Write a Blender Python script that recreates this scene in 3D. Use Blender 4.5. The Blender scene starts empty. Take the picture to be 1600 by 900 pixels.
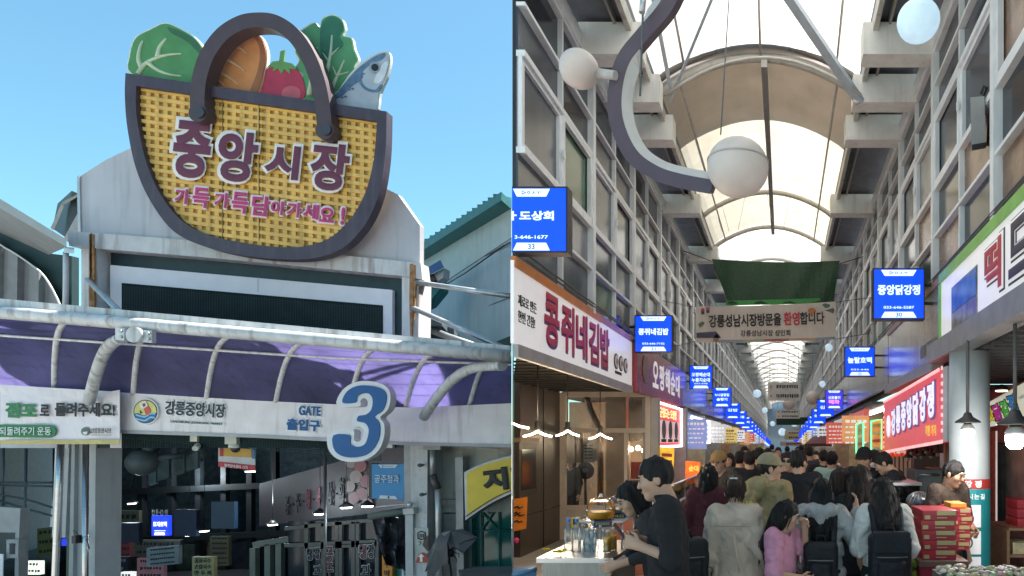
import bpy, math, random
import numpy as np
from mathutils import Vector, Matrix
random.seed(7)
S = bpy.context.scene
COL = S.collection
PI = math.pi
R = math.radians
# ------------------------------------------------------------------ camera, sky, sun, exposure
F, CX, CY, H = 1000.0, 1225.0, 690.0, 1.8          # focal length and vanishing point in 1600x900 pixels, eye height
cd = bpy.data.cameras.new('camera')
cam = bpy.data.objects.new('camera', cd)
COL.objects.link(cam)
S.camera = cam
cam.location = (0, 0, H)
cam.rotation_euler = (R(90), 0, 0)
cd.sensor_width = 36
cd.lens = F / 1600 * 36
cd.shift_x = -(CX - 800) / 1600
cd.shift_y = (CY - 450) / 1600
cd.clip_start = 0.05
cd.clip_end = 2000
SUN_EL, SUN_AZ = R(62), R(45)                       # azimuth from +Y towards +X
W = bpy.data.worlds.new('World')
S.world = W
W.use_nodes = True
wn = W.node_tree
sky = wn.nodes.new('ShaderNodeTexSky')
sky.sky_type = 'NISHITA'
sky.sun_disc = False
sky.sun_elevation = SUN_EL
sky.sun_rotation = SUN_AZ
sky.air_density = 1.0
sky.dust_density = 0.6
sky.ozone_density = 1.6
tint = wn.nodes.new('ShaderNodeMix')
tint.data_type = 'RGBA'
tint.blend_type = 'MULTIPLY'
tint.inputs['Factor'].default_value = 1
tint.inputs['B'].default_value = (.7, 1.02, .95, 1)
wn.links.new(sky.outputs[0], tint.inputs['A'])
wn.links.new(tint.outputs['Result'], wn.nodes['Background'].inputs[0])
wn.nodes['Background'].inputs[1].default_value = 0.072
sl = bpy.data.lights.new('sun', 'SUN')
sl.energy = 5.0
sl.angle = R(0.5)
sl.color = (1, .95, .87)
sun = bpy.data.objects.new('sun', sl)
COL.objects.link(sun)
sdir = Vector((math.sin(SUN_AZ) * math.cos(SUN_EL), math.cos(SUN_AZ) * math.cos(SUN_EL), math.sin(SUN_EL)))
sun.rotation_euler = sdir.to_track_quat('Z', 'Y').to_euler()
sun.location = sdir * 60
S.view_settings.view_transform = 'Standard'
S.view_settings.look = 'None'
S.view_settings.exposure = 1.75
S.view_settings.gamma = 1
S.cycles.max_bounces = 8
S.cycles.diffuse_bounces = 4
S.cycles.transparent_max_bounces = 12
S.cycles.caustics_reflective = False
S.cycles.caustics_refractive = False

# ------------------------------------------------------------------ helpers
def P(px, py, d):
    return Vector(((px - CX) * d / F, d, H + (CY - py) * d / F))

def lin(h):
    if isinstance(h, str):
        h = h.lstrip('#')
        c = [int(h[i:i + 2], 16) / 255 for i in (0, 2, 4)]
        return tuple(x / 12.92 if x <= .04045 else ((x + .055) / 1.055) ** 2.4 for x in c)
    return tuple(h)

MATS = {}
def mat(name, col, rough=.6, metal=0, var=.12, scale=6.0, bump=0.0, bscale=None, emit=0, streak=0, streak_col=None, trans=0, alpha=1,
        stretch=(1, 1, 1), spec=.5, coat=0, transl=0, speck=0):
    if name in MATS:
        return MATS[name]
    c = lin(col)
    m = bpy.data.materials.new(name)
    m.use_nodes = True
    nt = m.node_tree
    L = nt.links.new
    b = nt.nodes['Principled BSDF']
    tc = nt.nodes.new('ShaderNodeTexCoord')
    mp = nt.nodes.new('ShaderNodeMapping')
    mp.inputs['Scale'].default_value = stretch
    L(tc.outputs['Object'], mp.inputs[0])
    nz = nt.nodes.new('ShaderNodeTexNoise')
    nz.inputs['Scale'].default_value = scale
    nz.inputs['Detail'].default_value = 5
    L(mp.outputs[0], nz.inputs['Vector'])
    rp = nt.nodes.new('ShaderNodeValToRGB')
    rp.color_ramp.elements[0].position = .3
    rp.color_ramp.elements[1].position = .7
    rp.color_ramp.elements[0].color = (*[max(0, x * (1 - var)) for x in c], 1)
    rp.color_ramp.elements[1].color = (*[min(1, x * (1 + var)) for x in c], 1)
    L(nz.outputs[0], rp.inputs[0])
    out = rp.outputs[0]
    if streak:
        mp2 = nt.nodes.new('ShaderNodeMapping')
        mp2.inputs['Scale'].default_value = (5, 5, .5)
        L(tc.outputs['Object'], mp2.inputs[0])
        n2 = nt.nodes.new('ShaderNodeTexNoise')
        n2.inputs['Scale'].default_value = 2.2
        n2.inputs['Detail'].default_value = 6
        L(mp2.outputs[0], n2.inputs['Vector'])
        r2 = nt.nodes.new('ShaderNodeValToRGB')
        r2.color_ramp.elements[0].position = .52
        r2.color_ramp.elements[1].position = .72
        r2.color_ramp.elements[0].color = (0, 0, 0, 1)
        r2.color_ramp.elements[1].color = (streak, streak, streak, 1)
        L(n2.outputs[0], r2.inputs[0])
        mx = nt.nodes.new('ShaderNodeMix')
        mx.data_type = 'RGBA'
        L(r2.outputs[0], mx.inputs['Factor'])
        L(out, mx.inputs['A'])
        mx.inputs['B'].default_value = (*lin(streak_col or '#6b4a35'), 1)
        out = mx.outputs['Result']
    if speck:
        n3 = nt.nodes.new('ShaderNodeTexNoise')
        n3.inputs['Scale'].default_value = 26
        n3.inputs['Detail'].default_value = 3
        L(tc.outputs['Object'], n3.inputs['Vector'])
        r3 = nt.nodes.new('ShaderNodeValToRGB')
        r3.color_ramp.elements[0].position = .6
        r3.color_ramp.elements[1].position = .7
        r3.color_ramp.elements[0].color = (0, 0, 0, 1)
        r3.color_ramp.elements[1].color = (speck, speck, speck, 1)
        L(n3.outputs[0], r3.inputs[0])
        mx = nt.nodes.new('ShaderNodeMix')
        mx.data_type = 'RGBA'
        L(r3.outputs[0], mx.inputs['Factor'])
        L(out, mx.inputs['A'])
        mx.inputs['B'].default_value = (.12, .11, .1, 1)
        out = mx.outputs['Result']
    L(out, b.inputs['Base Color'])
    b.inputs['Roughness'].default_value = rough
    b.inputs['Metallic'].default_value = metal
    b.inputs['Specular IOR Level'].default_value = spec
    if coat:
        b.inputs['Coat Weight'].default_value = coat
    if trans:
        b.inputs['Transmission Weight'].default_value = trans
        b.inputs['IOR'].default_value = 1.3
    if alpha < 1:
        b.inputs['Alpha'].default_value = alpha
    if emit:
        L(out, b.inputs['Emission Color'])
        b.inputs['Emission Strength'].default_value = emit
    if bump:
        n4 = nt.nodes.new('ShaderNodeTexNoise')
        n4.inputs['Scale'].default_value = bscale or scale * 6
        n4.inputs['Detail'].default_value = 4
        L(mp.outputs[0], n4.inputs['Vector'])
        bp = nt.nodes.new('ShaderNodeBump')
        bp.inputs['Strength'].default_value = bump
        bp.inputs['Distance'].default_value = .01
        L(n4.outputs[0], bp.inputs['Height'])
        L(bp.outputs[0], b.inputs['Normal'])
    if transl:
        tl = nt.nodes.new('ShaderNodeBsdfTranslucent')
        L(out, tl.inputs[0])
        ms = nt.nodes.new('ShaderNodeMixShader')
        ms.inputs[0].default_value = transl
        L(b.outputs[0], ms.inputs[1])
        L(tl.outputs[0], ms.inputs[2])
        L(ms.outputs[0], nt.nodes['Material Output'].inputs[0])
    MATS[name] = m
    return m

def glass(name, col, rough=.03, a=.25):
    """clear pane: thin mix of transparent and glossy"""
    if name in MATS:
        return MATS[name]
    m = bpy.data.materials.new(name)
    m.use_nodes = True
    nt = m.node_tree
    nt.nodes.remove(nt.nodes['Principled BSDF'])
    t = nt.nodes.new('ShaderNodeBsdfTransparent')
    t.inputs[0].default_value = (*lin(col), 1)
    g = nt.nodes.new('ShaderNodeBsdfGlossy')
    g.inputs['Roughness'].default_value = rough
    nz = nt.nodes.new('ShaderNodeTexNoise')
    nz.inputs['Scale'].default_value = 3
    bp = nt.nodes.new('ShaderNodeBump')
    bp.inputs['Strength'].default_value = .05
    nt.links.new(nz.outputs[0], bp.inputs['Height'])
    nt.links.new(bp.outputs[0], g.inputs['Normal'])
    fr = nt.nodes.new('ShaderNodeFresnel')
    fr.inputs[0].default_value = 1.45
    mm = nt.nodes.new('ShaderNodeMath')
    mm.operation = 'MULTIPLY_ADD'
    mm.inputs[1].default_value = 1 - a
    mm.inputs[2].default_value = a * .4
    nt.links.new(fr.outputs[0], mm.inputs[0])
    ms = nt.nodes.new('ShaderNodeMixShader')
    nt.links.new(mm.outputs[0], ms.inputs[0])
    nt.links.new(t.outputs[0], ms.inputs[1])
    nt.links.new(g.outputs[0], ms.inputs[2])
    nt.links.new(ms.outputs[0], nt.nodes['Material Output'].inputs[0])
    MATS[name] = m
    return m

def tag(o, label=None, cat=None, group=None, kind=None):
    if label: o['label'] = label
    if cat: o['category'] = cat
    if group: o['group'] = group
    if kind: o['kind'] = kind
    return o

def empty(name, loc, label=None, cat=None, group=None):
    o = bpy.data.objects.new(name, None)
    o.empty_display_size = .1
    COL.objects.link(o)
    o.matrix_basis = Matrix.Translation(Vector(loc))
    return tag(o, label, cat, group)

def attach(o, parent):
    if parent is not None:
        o.parent = parent
        o.matrix_parent_inverse = parent.matrix_basis.inverted() if parent.type == 'EMPTY' else Matrix.Identity(4)
    return o

def link_mesh(name, me, m, parent=None, smooth=False):
    if m is not None:
        me.materials.append(m)
    if smooth:
        me.polygons.foreach_set('use_smooth', [True] * len(me.polygons))
    o = bpy.data.objects.new(name, me)
    COL.objects.link(o)
    return attach(o, parent)

def spl(pts, n=6, closed=False):
    """catmull-rom through points of any dimension"""
    p = [Vector(q) for q in pts]
    N = len(p)
    out = []
    for i in range(N if closed else N - 1):
        a, b, c, d = (p[(i - 1) % N], p[i], p[(i + 1) % N], p[(i + 2) % N]) if closed else (p[max(i - 1, 0)], p[i], p[i + 1], p[min(i + 2, N - 1)])
        for k in range(n):
            t = k / n
            out.append(.5 * ((2 * b) + (c - a) * t + (2 * a - 5 * b + 4 * c - d) * t * t + (3 * b - a - 3 * c + d) * t ** 3))
    if not closed:
        out.append(p[-1])
    return out

class MB:
    def __init__(s):
        s.v, s.f, s.sm = [], [], set()
    def poly(s, pts):
        n = len(s.v)
        s.v += [tuple(p) for p in pts]
        s.f.append(tuple(range(n, n + len(pts))))
        return s
    def hexa(s, a, b):
        """a: 4 corners, b: the 4 opposite corners"""
        n = len(s.v)
        s.v += [tuple(p) for p in a] + [tuple(p) for p in b]
        s.f += [(n, n + 1, n + 2, n + 3), (n + 7, n + 6, n + 5, n + 4)]
        for i in range(4):
            j = (i + 1) % 4
            s.f.append((n + j, n + i, n + 4 + i, n + 4 + j))
        return s
    def box(s, x0, x1, y0, y1, z0, z1):
        return s.hexa([(x0, y0, z0), (x1, y0, z0), (x1, y0, z1), (x0, y0, z1)], [(x0, y1, z0), (x1, y1, z0), (x1, y1, z1), (x0, y1, z1)])
    def prism(s, pts, off):
        """front polygon pts extruded by vector off"""
        n, k = len(s.v), len(pts)
        off = Vector(off)
        s.v += [tuple(p) for p in pts] + [tuple(Vector(p) + off) for p in pts]
        s.f.append(tuple(range(n, n + k)))
        s.f.append(tuple(range(n + 2 * k - 1, n + k - 1, -1)))
        for i in range(k):
            j = (i + 1) % k
            s.f.append((n + j, n + i, n + k + i, n + k + j))
        return s
    def ring(s, outer, inner, off, closed=True):
        """band between two polylines of the same length, extruded"""
        n, k = len(s.v), len(outer)
        off = Vector(off)
        o, i_ = [Vector(p) for p in outer], [Vector(p) for p in inner]
        s.v += [tuple(p) for p in o + i_] + [tuple(p + off) for p in o + i_]
        for i in range(k if closed else k - 1):
            j = (i + 1) % k
            s.f.append((n + i, n + j, n + k + j, n + k + i))
            s.f.append((n + 2 * k + j, n + 2 * k + i, n + 3 * k + i, n + 3 * k + j))
            s.f.append((n + j, n + i, n + 2 * k + i, n + 2 * k + j))
            s.f.append((n + k + i, n + k + j, n + 3 * k + j, n + 3 * k + i))
        if not closed:
            for e in (0, k - 1):
                s.f.append((n + e, n + k + e, n + 3 * k + e, n + 2 * k + e))
        return s
    def tube(s, pts, r, n=8, caps=True):
        pts = [Vector(p) for p in pts]
        rr = r if isinstance(r, (list, tuple)) else [r] * len(pts)
        base = len(s.v)
        up = None
        for i, p in enumerate(pts):
            t = (pts[min(i + 1, len(pts) - 1)] - pts[max(i - 1, 0)])
            t = t.normalized() if t.length > 1e-9 else Vector((0, 0, 1))
            if up is None:
                up = t.orthogonal().normalized()
            else:
                up = (up - t * up.dot(t))
                up = up.normalized() if up.length > 1e-6 else t.orthogonal().normalized()
            q = t.cross(up)
            for k in range(n):
                a = 2 * PI * k / n
                s.v.append(tuple(p + (up * math.cos(a) + q * math.sin(a)) * rr[i]))
        for i in range(len(pts) - 1):
            for k in range(n):
                l = (k + 1) % n
                s.sm.add(len(s.f))
                s.f.append((base + i * n + k, base + i * n + l, base + (i + 1) * n + l, base + (i + 1) * n + k))
        if caps:
            s.f.append(tuple(base + k for k in range(n - 1, -1, -1)))
            e = base + (len(pts) - 1) * n
            s.f.append(tuple(e + k for k in range(n)))
        return s
    def bar(s, a, b, w, h, up=(0, 0, 1)):
        """rectangular bar from a to b, w sideways and h along up"""
        a, b = Vector(a), Vector(b)
        t = (b - a).normalized()
        u = Vector(up)
        u = u - t * u.dot(t)
        u = u.normalized() if u.length > 1e-5 else t.orthogonal().normalized()
        q = t.cross(u) * (w / 2)
        u = u * (h / 2)
        c = [-q - u, q - u, q + u, -q + u]
        return s.hexa([a + k for k in c], [b + k for k in c])
    def lathe(s, prof, c, n=20, axis='z'):
        """prof: (radius, height) pairs"""
        c = Vector(c)
        base = len(s.v)
        for r, h in prof:
            for k in range(n):
                a = 2 * PI * k / n
                v = (r * math.cos(a), r * math.sin(a), h)
                if axis == 'y': v = (v[0], h, v[1])
                if axis == 'x': v = (h, v[0], v[1])
                s.v.append(tuple(c + Vector(v)))
        for i in range(len(prof) - 1):
            for k in range(n):
                l = (k + 1) % n
                s.sm.add(len(s.f))
                s.f.append((base + i * n + k, base + i * n + l, base + (i + 1) * n + l, base + (i + 1) * n + k))
        s.f.append(tuple(base + k for k in range(n - 1, -1, -1)))
        e = base + (len(prof) - 1) * n
        s.f.append(tuple(e + k for k in range(n)))
        return s
    def ball(s, c, r, n=16, m=10, sq=(1, 1, 1)):
        c = Vector(c)
        base = len(s.v)
        for i in range(1, m):
            t = PI * i / m
            for k in range(n):
                a = 2 * PI * k / n
                s.v.append((c.x + r * sq[0] * math.sin(t) * math.cos(a), c.y + r * sq[1] * math.sin(t) * math.sin(a), c.z + r * sq[2] * math.cos(t)))
        top = len(s.v)
        s.v += [(c.x, c.y, c.z + r * sq[2]), (c.x, c.y, c.z - r * sq[2])]
        for i in range(m - 2):
            for k in range(n):
                l = (k + 1) % n
                s.sm.add(len(s.f))
                s.f.append((base + (i + 1) * n + k, base + (i + 1) * n + l, base + i * n + l, base + i * n + k))
        for k in range(n):
            l = (k + 1) % n
            s.sm.add(len(s.f)); s.f.append((base + k, base + l, top))
            s.sm.add(len(s.f)); s.f.append((base + (m - 2) * n + l, base + (m - 2) * n + k, top + 1))
        return s
    def build(s, name, m, parent=None, smooth=None):
        me = bpy.data.meshes.new(name)
        me.from_pydata(s.v, [], s.f)
        o = link_mesh(name, me, m, parent)
        if smooth is None and s.sm:
            me.polygons.foreach_set('use_smooth', [i in s.sm for i in range(len(s.f))])
        elif smooth:
            me.polygons.foreach_set('use_smooth', [True] * len(s.f))
        return o

def copy_thing(root, M, label=None):
    """copy of a thing with its parts and sub-parts, moved by matrix M"""
    r = root.copy()
    COL.objects.link(r)
    r.matrix_basis = M @ root.matrix_basis
    if label: r['label'] = label
    for ch in root.children:
        c = ch.copy(); COL.objects.link(c); c.parent = r
        for g in ch.children:
            d = g.copy(); COL.objects.link(d); d.parent = c
    return r

# lettering: recorded while building, turned into meshes in one go at the end
TEXTS = []
LINE = 3.0
def text(s, c, u, v, w, h, m, parent=None, bold=.0, depth=.012, name='lettering', shear=0):
    """letters of string s filling a box of w by h centred on c, along unit vectors u (reading direction) and v (up)"""
    me = bpy.data.meshes.new(name)
    o = link_mesh(name, me, m, parent)
    TEXTS.append((me, s, Vector(c), Vector(u).normalized(), Vector(v).normalized(), w, h, bold, depth, shear))
    return o

def ptext(s, px, py, wpx, hpx, d, m, parent=None, slope=0, **k):
    """lettering facing the camera's side, box given in photo pixels at distance d; slope = fall per pixel to the right"""
    return text(s, P(px, py, d), (1, 0, -slope), (slope, 0, 1), wpx * d / F, hpx * d / F, m, parent, **k)

def flush_texts():
    by = {}
    for (_, s, *r) in TEXTS:
        l = by.setdefault(r[5], [])
        if s not in l: l.append(s)
    tmp, geo = [], {}
    for b, l in by.items():                                           # one curve per boldness, one string per line
        cu = bpy.data.curves.new('t', 'FONT')
        cu.body = '\n'.join(l)
        cu.size = 1
        cu.space_line = 3
        cu.resolution_u = 4
        cu.extrude = .02
        cu.bevel_depth = b
        cu.bevel_resolution = 0
        o = bpy.data.objects.new('t', cu)
        COL.objects.link(o)
        tmp.append((b, l, o))
    dg = bpy.context.evaluated_depsgraph_get()
    dg.update()
    for b, l, o in tmp:
        me = bpy.data.meshes.new_from_object(o.evaluated_get(dg))
        n = len(me.vertices)
        co = np.empty(n * 3, np.float64)
        me.vertices.foreach_get('co', co)
        co = co.reshape(-1, 3)
        line = np.clip(np.round((.3 - co[:, 1]) / LINE), 0, len(l) - 1).astype(int)
        fl = [[] for _ in l]
        for p in me.polygons:
            v = tuple(p.vertices)
            fl[line[v[0]]].append(v)
        for k, s in enumerate(l):
            idx = np.nonzero(line == k)[0]
            mp = {int(q): i for i, q in enumerate(idx)}
            geo[(s, b)] = (co[idx], [tuple(mp[q] for q in f) for f in fl[k]])
        bpy.data.meshes.remove(me)
        cu = o.data
        bpy.data.objects.remove(o)
        bpy.data.curves.remove(cu)
    for (me, s, c, u, v, w, h, bold, depth, shear) in TEXTS:
        co, fs = geo[(s, bold)]
        lo, hi = co.min(0), co.max(0)
        sz = hi - lo
        kx = w / sz[0] if w else h / sz[1]
        ky = h / sz[1] if h else kx
        q = co - (lo + hi) / 2
        nrm = u.cross(v).normalized()
        zz = q[:, 2] / max(sz[2], 1e-6) * depth + depth / 2
        yy = q[:, 1] * ky
        xx = q[:, 0] * kx + yy * shear
        pts = np.outer(xx, u) + np.outer(yy, v) + np.outer(zz, nrm) + np.array(c)
        me.from_pydata(pts.tolist(), [], fs)

NTH = 'first second third fourth fifth sixth seventh eighth ninth tenth eleventh twelfth thirteenth fourteenth fifteenth sixteenth'.split()
# common materials
M_white = mat('white_paint', (.62, .62, .64), .5, var=.06, streak=.25, streak_col='#77706a')
M_black = mat('black_paint', (.02, .02, .022), .45)
M_steel = mat('brushed_steel', (.55, .55, .56), .28, 1, var=.1, stretch=(1, 1, 8))
M_galv = mat('galvanised_pipe', (.5, .51, .52), .4, .6, var=.15)
M_ink = mat('black_ink', (.015, .015, .02), .6)
# ================================================================== THE GATE SQUARE (left part of the picture)
D = 8.75
def G(pts, d=D):
    return [P(x, y, d) for x, y in pts]
def plate(name, pts, d, t, m, parent=None):
    """flat board traced in pixels, front face at distance d, real thickness t going back"""
    return MB().prism(G(pts, d), (0, t, 0)).build(name, m, parent)
def circ(cx, cy, r, n=24, ry=None, a0=0, a1=360):
    return [(cx + r * math.cos(R(a0 + (a1 - a0) * k / n)), cy + (ry or r) * math.sin(R(a0 + (a1 - a0) * k / n))) for k in range(n if a1 - a0 == 360 else n + 1)]

# setting ---------------------------------------------------------------
tag(MB().poly([(-60, -40, -1.1), (-2.9, -40, -1.1), (-2.9, 5.0, -1.1), (-4.4, 9.2, -1.1), (-60, 9.2, -1.1)]).build('street', mat('street_concrete', (.34, .33, .31), .85, var=.3, scale=9, bump=.3)), kind='structure')
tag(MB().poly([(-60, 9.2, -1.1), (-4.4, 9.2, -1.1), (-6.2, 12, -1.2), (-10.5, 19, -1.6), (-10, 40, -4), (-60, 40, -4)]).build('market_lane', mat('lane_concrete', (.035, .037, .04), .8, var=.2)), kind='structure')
tag(MB().poly([(-2000, -2000, -4.6), (2000, -2000, -4.6), (2000, 3000, -4.6), (-2000, 3000, -4.6)]).build('ground', mat('far_ground', (.16, .16, .15), .9, var=.2, scale=.3)), kind='structure')
tag(MB().box(-2.9, -2.65, -40, 5.0, -1.1, .0).build('retaining_wall', mat('retaining_concrete', (.3, .3, .29), .8)), 'low concrete step between the lower street and the arcade floor', 'wall', kind='structure')

# main gate building ----------------------------------------------------
gb = empty('gate_building', P(400, 900, D), 'pale grey market gate building with a large blank LED screen under the basket sign', 'building')
m_panel = mat('grey_cladding', (.47, .47, .51), .45, var=.08, scale=2, streak=.5, streak_col='#8d9296')
plate('cladding_panel', [(126, 378), (124, 276), (165, 250), (215, 226), (240, 220), (590, 288), (622, 304), (656, 352), (656, 428)], D, .1, m_panel, gb)
plate('cladding_edge', [(122, 377), (120, 275), (124, 274), (126, 378)], D - .02, .1, M_galv, gb)
m_ledge = mat('stained_ledge', (.56, .56, .57), .6, var=.1, streak=.7, streak_col='#7a6552')
plate('ledge', [(106, 361), (150, 364), (330, 378), (657, 411), (660, 437), (628, 431), (320, 402), (150, 388), (108, 384)], D - .09, .2, m_ledge, gb)
m_rust = mat('rusty_column', (.6, .6, .62), .6, var=.08, streak=.9, streak_col='#9a6a3c')
plate('column', [(127, 387), (153, 389), (152, 600), (127, 600)], D - .05, .3, m_rust, gb)
plate('column', [(628, 430), (655, 434), (652, 640), (628, 640)], D - .05, .3, m_rust, gb)
for (a, b, y0, y1, y2) in ((139, 147, 366, 470, 600), (640, 645, 412, 470, 545), (141, 143, 364, 420, 470), (646, 649, 414, 440, 500)):
    o = plate('rust_stain', [(a, y0), (b, y0), (b + .5, y1), (b - 1.5, y2), (a + 1.5, y2), (a - .5, y1)], D - .098, .02, mat('rust', (.32, .17, .075), .9, var=.4, scale=14), gb)
m_teal = mat('dark_teal_recess', (.012, .035, .045), .5, var=.2)
plate('screen_recess', [(150, 386), (630, 428), (630, 700), (150, 700)], D + .12, .2, m_teal, gb)
scr = plate('screen_surround', [(172, 414), (613, 453), (613, 700), (172, 700)], D + .05, .06, mat('screen_frame_white', (.68, .68, .74), .5, var=.04), gb)
plate('screen_joint', [(402, 434), (404, 434), (404, 456), (402, 456)], D + .047, .02, M_galv, gb)
led = plate('led_screen', [(190, 442), (597, 477), (597, 700), (190, 700)], D + .03, .03, mat('led_face', (.014, .024, .026), .9, spec=.1), gb)
mb = MB()
for k in range(92):                                                # louvre rows and columns of LED modules
    y = 447 + k * 2.6
    mb.prism(G([(192, y), (595, y + 34.5), (595, y + 35.7), (192, y + 1.2)], D + .022), (0, .01, 0))
for k in range(100):
    x = 193 + k * 4.06
    y = 444 + (x - 190) * .086
    mb.prism(G([(x, y), (x + 1, y), (x + 1, 700), (x, 700)], D + .026), (0, .006, 0))
tag(mb.build('led_louvre', mat('led_grid', (.03, .048, .052), .9, spec=.1), led), kind='stuff')
plate('upper_wall', [(152, 560), (660, 560), (800, 580), (800, 700), (0, 700), (0, 560)], D + .35, .15, mat('gate_wall', (.45, .45, .47), .7), gb)

# basket sign -----------------------------------------------------------
bk = empty('basket_sign', P(400, 400, D - .3), 'giant yellow woven basket sign with brown handle on the gate roof', 'sign')
m_rim = mat('aubergine_rim', (.055, .042, .062), .5, var=.15, streak=.3, streak_col='#6a6068')
outer = spl([(196, 114), (195, 150), (199, 200), (212, 262), (236, 316), (272, 362), (322, 386), (380, 399), (440, 405), (492, 403), (536, 387), (571, 350), (592, 302), (602, 240), (604, 174)], 5)
inner = spl([(213, 134), (212, 160), (216, 200), (230, 258), (252, 306), (285, 346), (328, 368), (383, 380), (436, 386), (480, 384), (518, 370), (552, 336), (574, 292), (585, 240), (589, 189)], 5)
bz = D - .32
plate('back_panel', [tuple(p) for p in inner], bz + .1, .03, mat('basket_back_board', (.42, .29, .11), .7, var=.15), bk)  # golden brown board behind the straps, darker than the weave
MB().ring(G(outer, bz), G(inner, bz), (0, .13, 0)).build('rim', m_rim, bk)
def inside_span(line, poly):
    """parameters where segment line (p0,p1) crosses polygon"""
    (x0, y0), (x1, y1) = line
    ts = []
    for i in range(len(poly)):
        (ax, ay), (bx, by) = poly[i][:2], poly[(i + 1) % len(poly)][:2]
        den = (x1 - x0) * (by - ay) - (y1 - y0) * (bx - ax)
        if abs(den) < 1e-9: continue
        t = ((ax - x0) * (by - ay) - (ay - y0) * (bx - ax)) / den
        u = ((ax - x0) * (y1 - y0) - (ay - y0) * (x1 - x0)) / den
        if 0 <= t <= 1 and 0 <= u < 1: ts.append(t)
    return (min(ts), max(ts)) if len(ts) > 1 else None
m_weave = mat('yellow_weave', (.74, .46, .12), .55, var=.17, scale=3, streak=.4, streak_col='#8a6a30')
mb = MB()
sl_ = .1446
for k in range(0, 32):                                              # upright straps
    x = 205 + k * 13.35
    t = inside_span(((x, 90), (x, 420)), inner)
    if t: mb.prism(G([(x - 3.3, 90 + 330 * t[0]), (x + 3.3, 90 + 330 * t[0] + 1), (x + 3.3, 90 + 330 * t[1]), (x - 3.3, 90 + 330 * t[1])], bz + .075), (0, .03, 0))
tag(mb.build('upright_strap', m_weave, bk), kind='stuff')
mb = MB()
for k in range(0, 25):                                              # cross straps
    y = 138 + k * 12.3
    a, b = (190, y - 23 * sl_), (610, y + 397 * sl_)
    t = inside_span((a, b), inner)
    if t:
        xa, xb = 190 + 420 * t[0], 190 + 420 * t[1]
        ya, yb = a[1] + 420 * sl_ * t[0], a[1] + 420 * sl_ * t[1]
        mb.prism(G([(xa, ya - 2.8), (xb, yb - 2.8), (xb, yb + 2.8), (xa, ya + 2.8)], bz + .06), (0, .04, 0))
tag(mb.build('cross_strap', m_weave, bk), kind='stuff')
for a, b in ((344, 352), (401, 409)):
    mb = MB().prism(G([(a + 3, 157), (a + 4, 157), (a + 4, 376), (a + 3, 376)], bz + .055), (0, .02, 0)).build('panel_seam', mat('seam', (.2, .14, .05), .7), bk)
m_hand = mat('brown_handle', (.075, .05, .058), .5, var=.1)
path = [Vector((x, y)) for x, y in spl([(309, 175), (308, 150), (312, 118), (324, 84), (346, 54), (374, 36), (400, 31), (428, 34), (456, 52), (478, 82), (494, 120), (503, 160), (507, 200)], 5)]
ol, il = [], []
for i, p in enumerate(path):
    t = (path[min(i + 1, len(path) - 1)] - path[max(0, i - 1)]).normalized()
    nn = Vector((-t.y, t.x)) * 11.5
    ol.append(tuple(p - nn)); il.append(tuple(p + nn))
hd = MB().ring(G(ol, bz - .09), G(il, bz - .09), (0, .16, 0), closed=False).build('handle', m_hand, bk)
for cx, cy in ((309, 176), (507, 203)):
    plate('handle_end', circ(cx, cy, 14.5), bz - .1, .14, m_hand, hd)
    plate('rivet', circ(cx + 1, cy - 1, 8.5), bz - .13, .05, mat('rivet_dark', (.05, .05, .06), .4), hd)
    MB().tube([P(cx, cy - 176 + 50, bz), P(cx, cy - 176 + 52, bz)], .002).build('rivet_pin', M_black, hd)
m_wine, m_cream = mat('wine_letters', (.13, .022, .05), .45, var=.1), mat('cream_letters', (.74, .7, .68), .5, var=.05)
m_pink, m_pinkw = mat('pink_letters', (.46, .03, .15), .45, var=.08), mat('pale_pink_edge', (.75, .58, .62), .5, var=.05)
for ch, x, y, w, h in (('중', 300, 234, 60, 90), ('앙', 371, 245, 64, 80), ('시', 441, 253, 56, 54), ('장', 515, 261, 62, 75)):
    l = ptext(ch, x, y, w + 7, h + 8, bz + .03, m_cream, bk, slope=.11, bold=.075, depth=.025)
    ptext(ch, x, y, w - 2, h - 1, bz + .003, m_wine, l, slope=.11, bold=.04, depth=.008)
for s, x, y, w, h in (('가', 285, 307, 24, 24), ('득', 314, 309, 26, 32), ('가', 347, 313, 24, 24), ('득', 375, 317, 26, 34), ('담', 408, 322, 29, 32), ('아', 435, 325, 24, 22), ('가', 460, 328, 24, 24), ('세', 486, 331, 26, 24), ('요', 511, 336, 24, 24), ('!', 536, 338, 7, 28)):
    l = ptext(s, x, y, w + 4, h + 5, bz + .045, m_pinkw, bk, slope=.1, bold=.07, depth=.02)
    ptext(s, x, y, w - 1, h - 1, bz + .023, m_pink, l, slope=.1, bold=.03, depth=.008)

# goods boards in the basket (flat cut-out boards standing behind the rim)
vz = bz + .14
m_edge = mat('board_edge', (.62, .66, .6), .6, var=.05)
def board(name, label, pts, m, d=vz, grow=2, t=.045):
    p = [Vector(q) for q in spl(pts, 4, closed=True)]
    c = sum(p, Vector((0, 0))) / len(p)
    o = plate(name, [tuple(c + (q - c) * (1 + grow / max((q - c).length, 1))) for q in p], d, t, m_edge)
    tag(o, label, 'sign board', 'cut-out food boards in the basket sign')
    plate('printed_face', [tuple(q) for q in p], d - .012, .015, m, o)
    return o
m_cab, m_cabd, m_vein = mat('cabbage_green', (.075, .25, .085), .55), mat('cabbage_dark', (.035, .13, .06), .55), mat('pale_vein', (.5, .58, .4), .55)
cb = board('cabbage_board', 'round green cabbage cut-out with white veins at the basket\'s left', [(205, 114), (203, 88), (212, 60), (236, 46), (258, 37), (282, 46), (306, 62), (322, 86), (332, 110), (326, 140), (260, 130)], m_cab)
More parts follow.
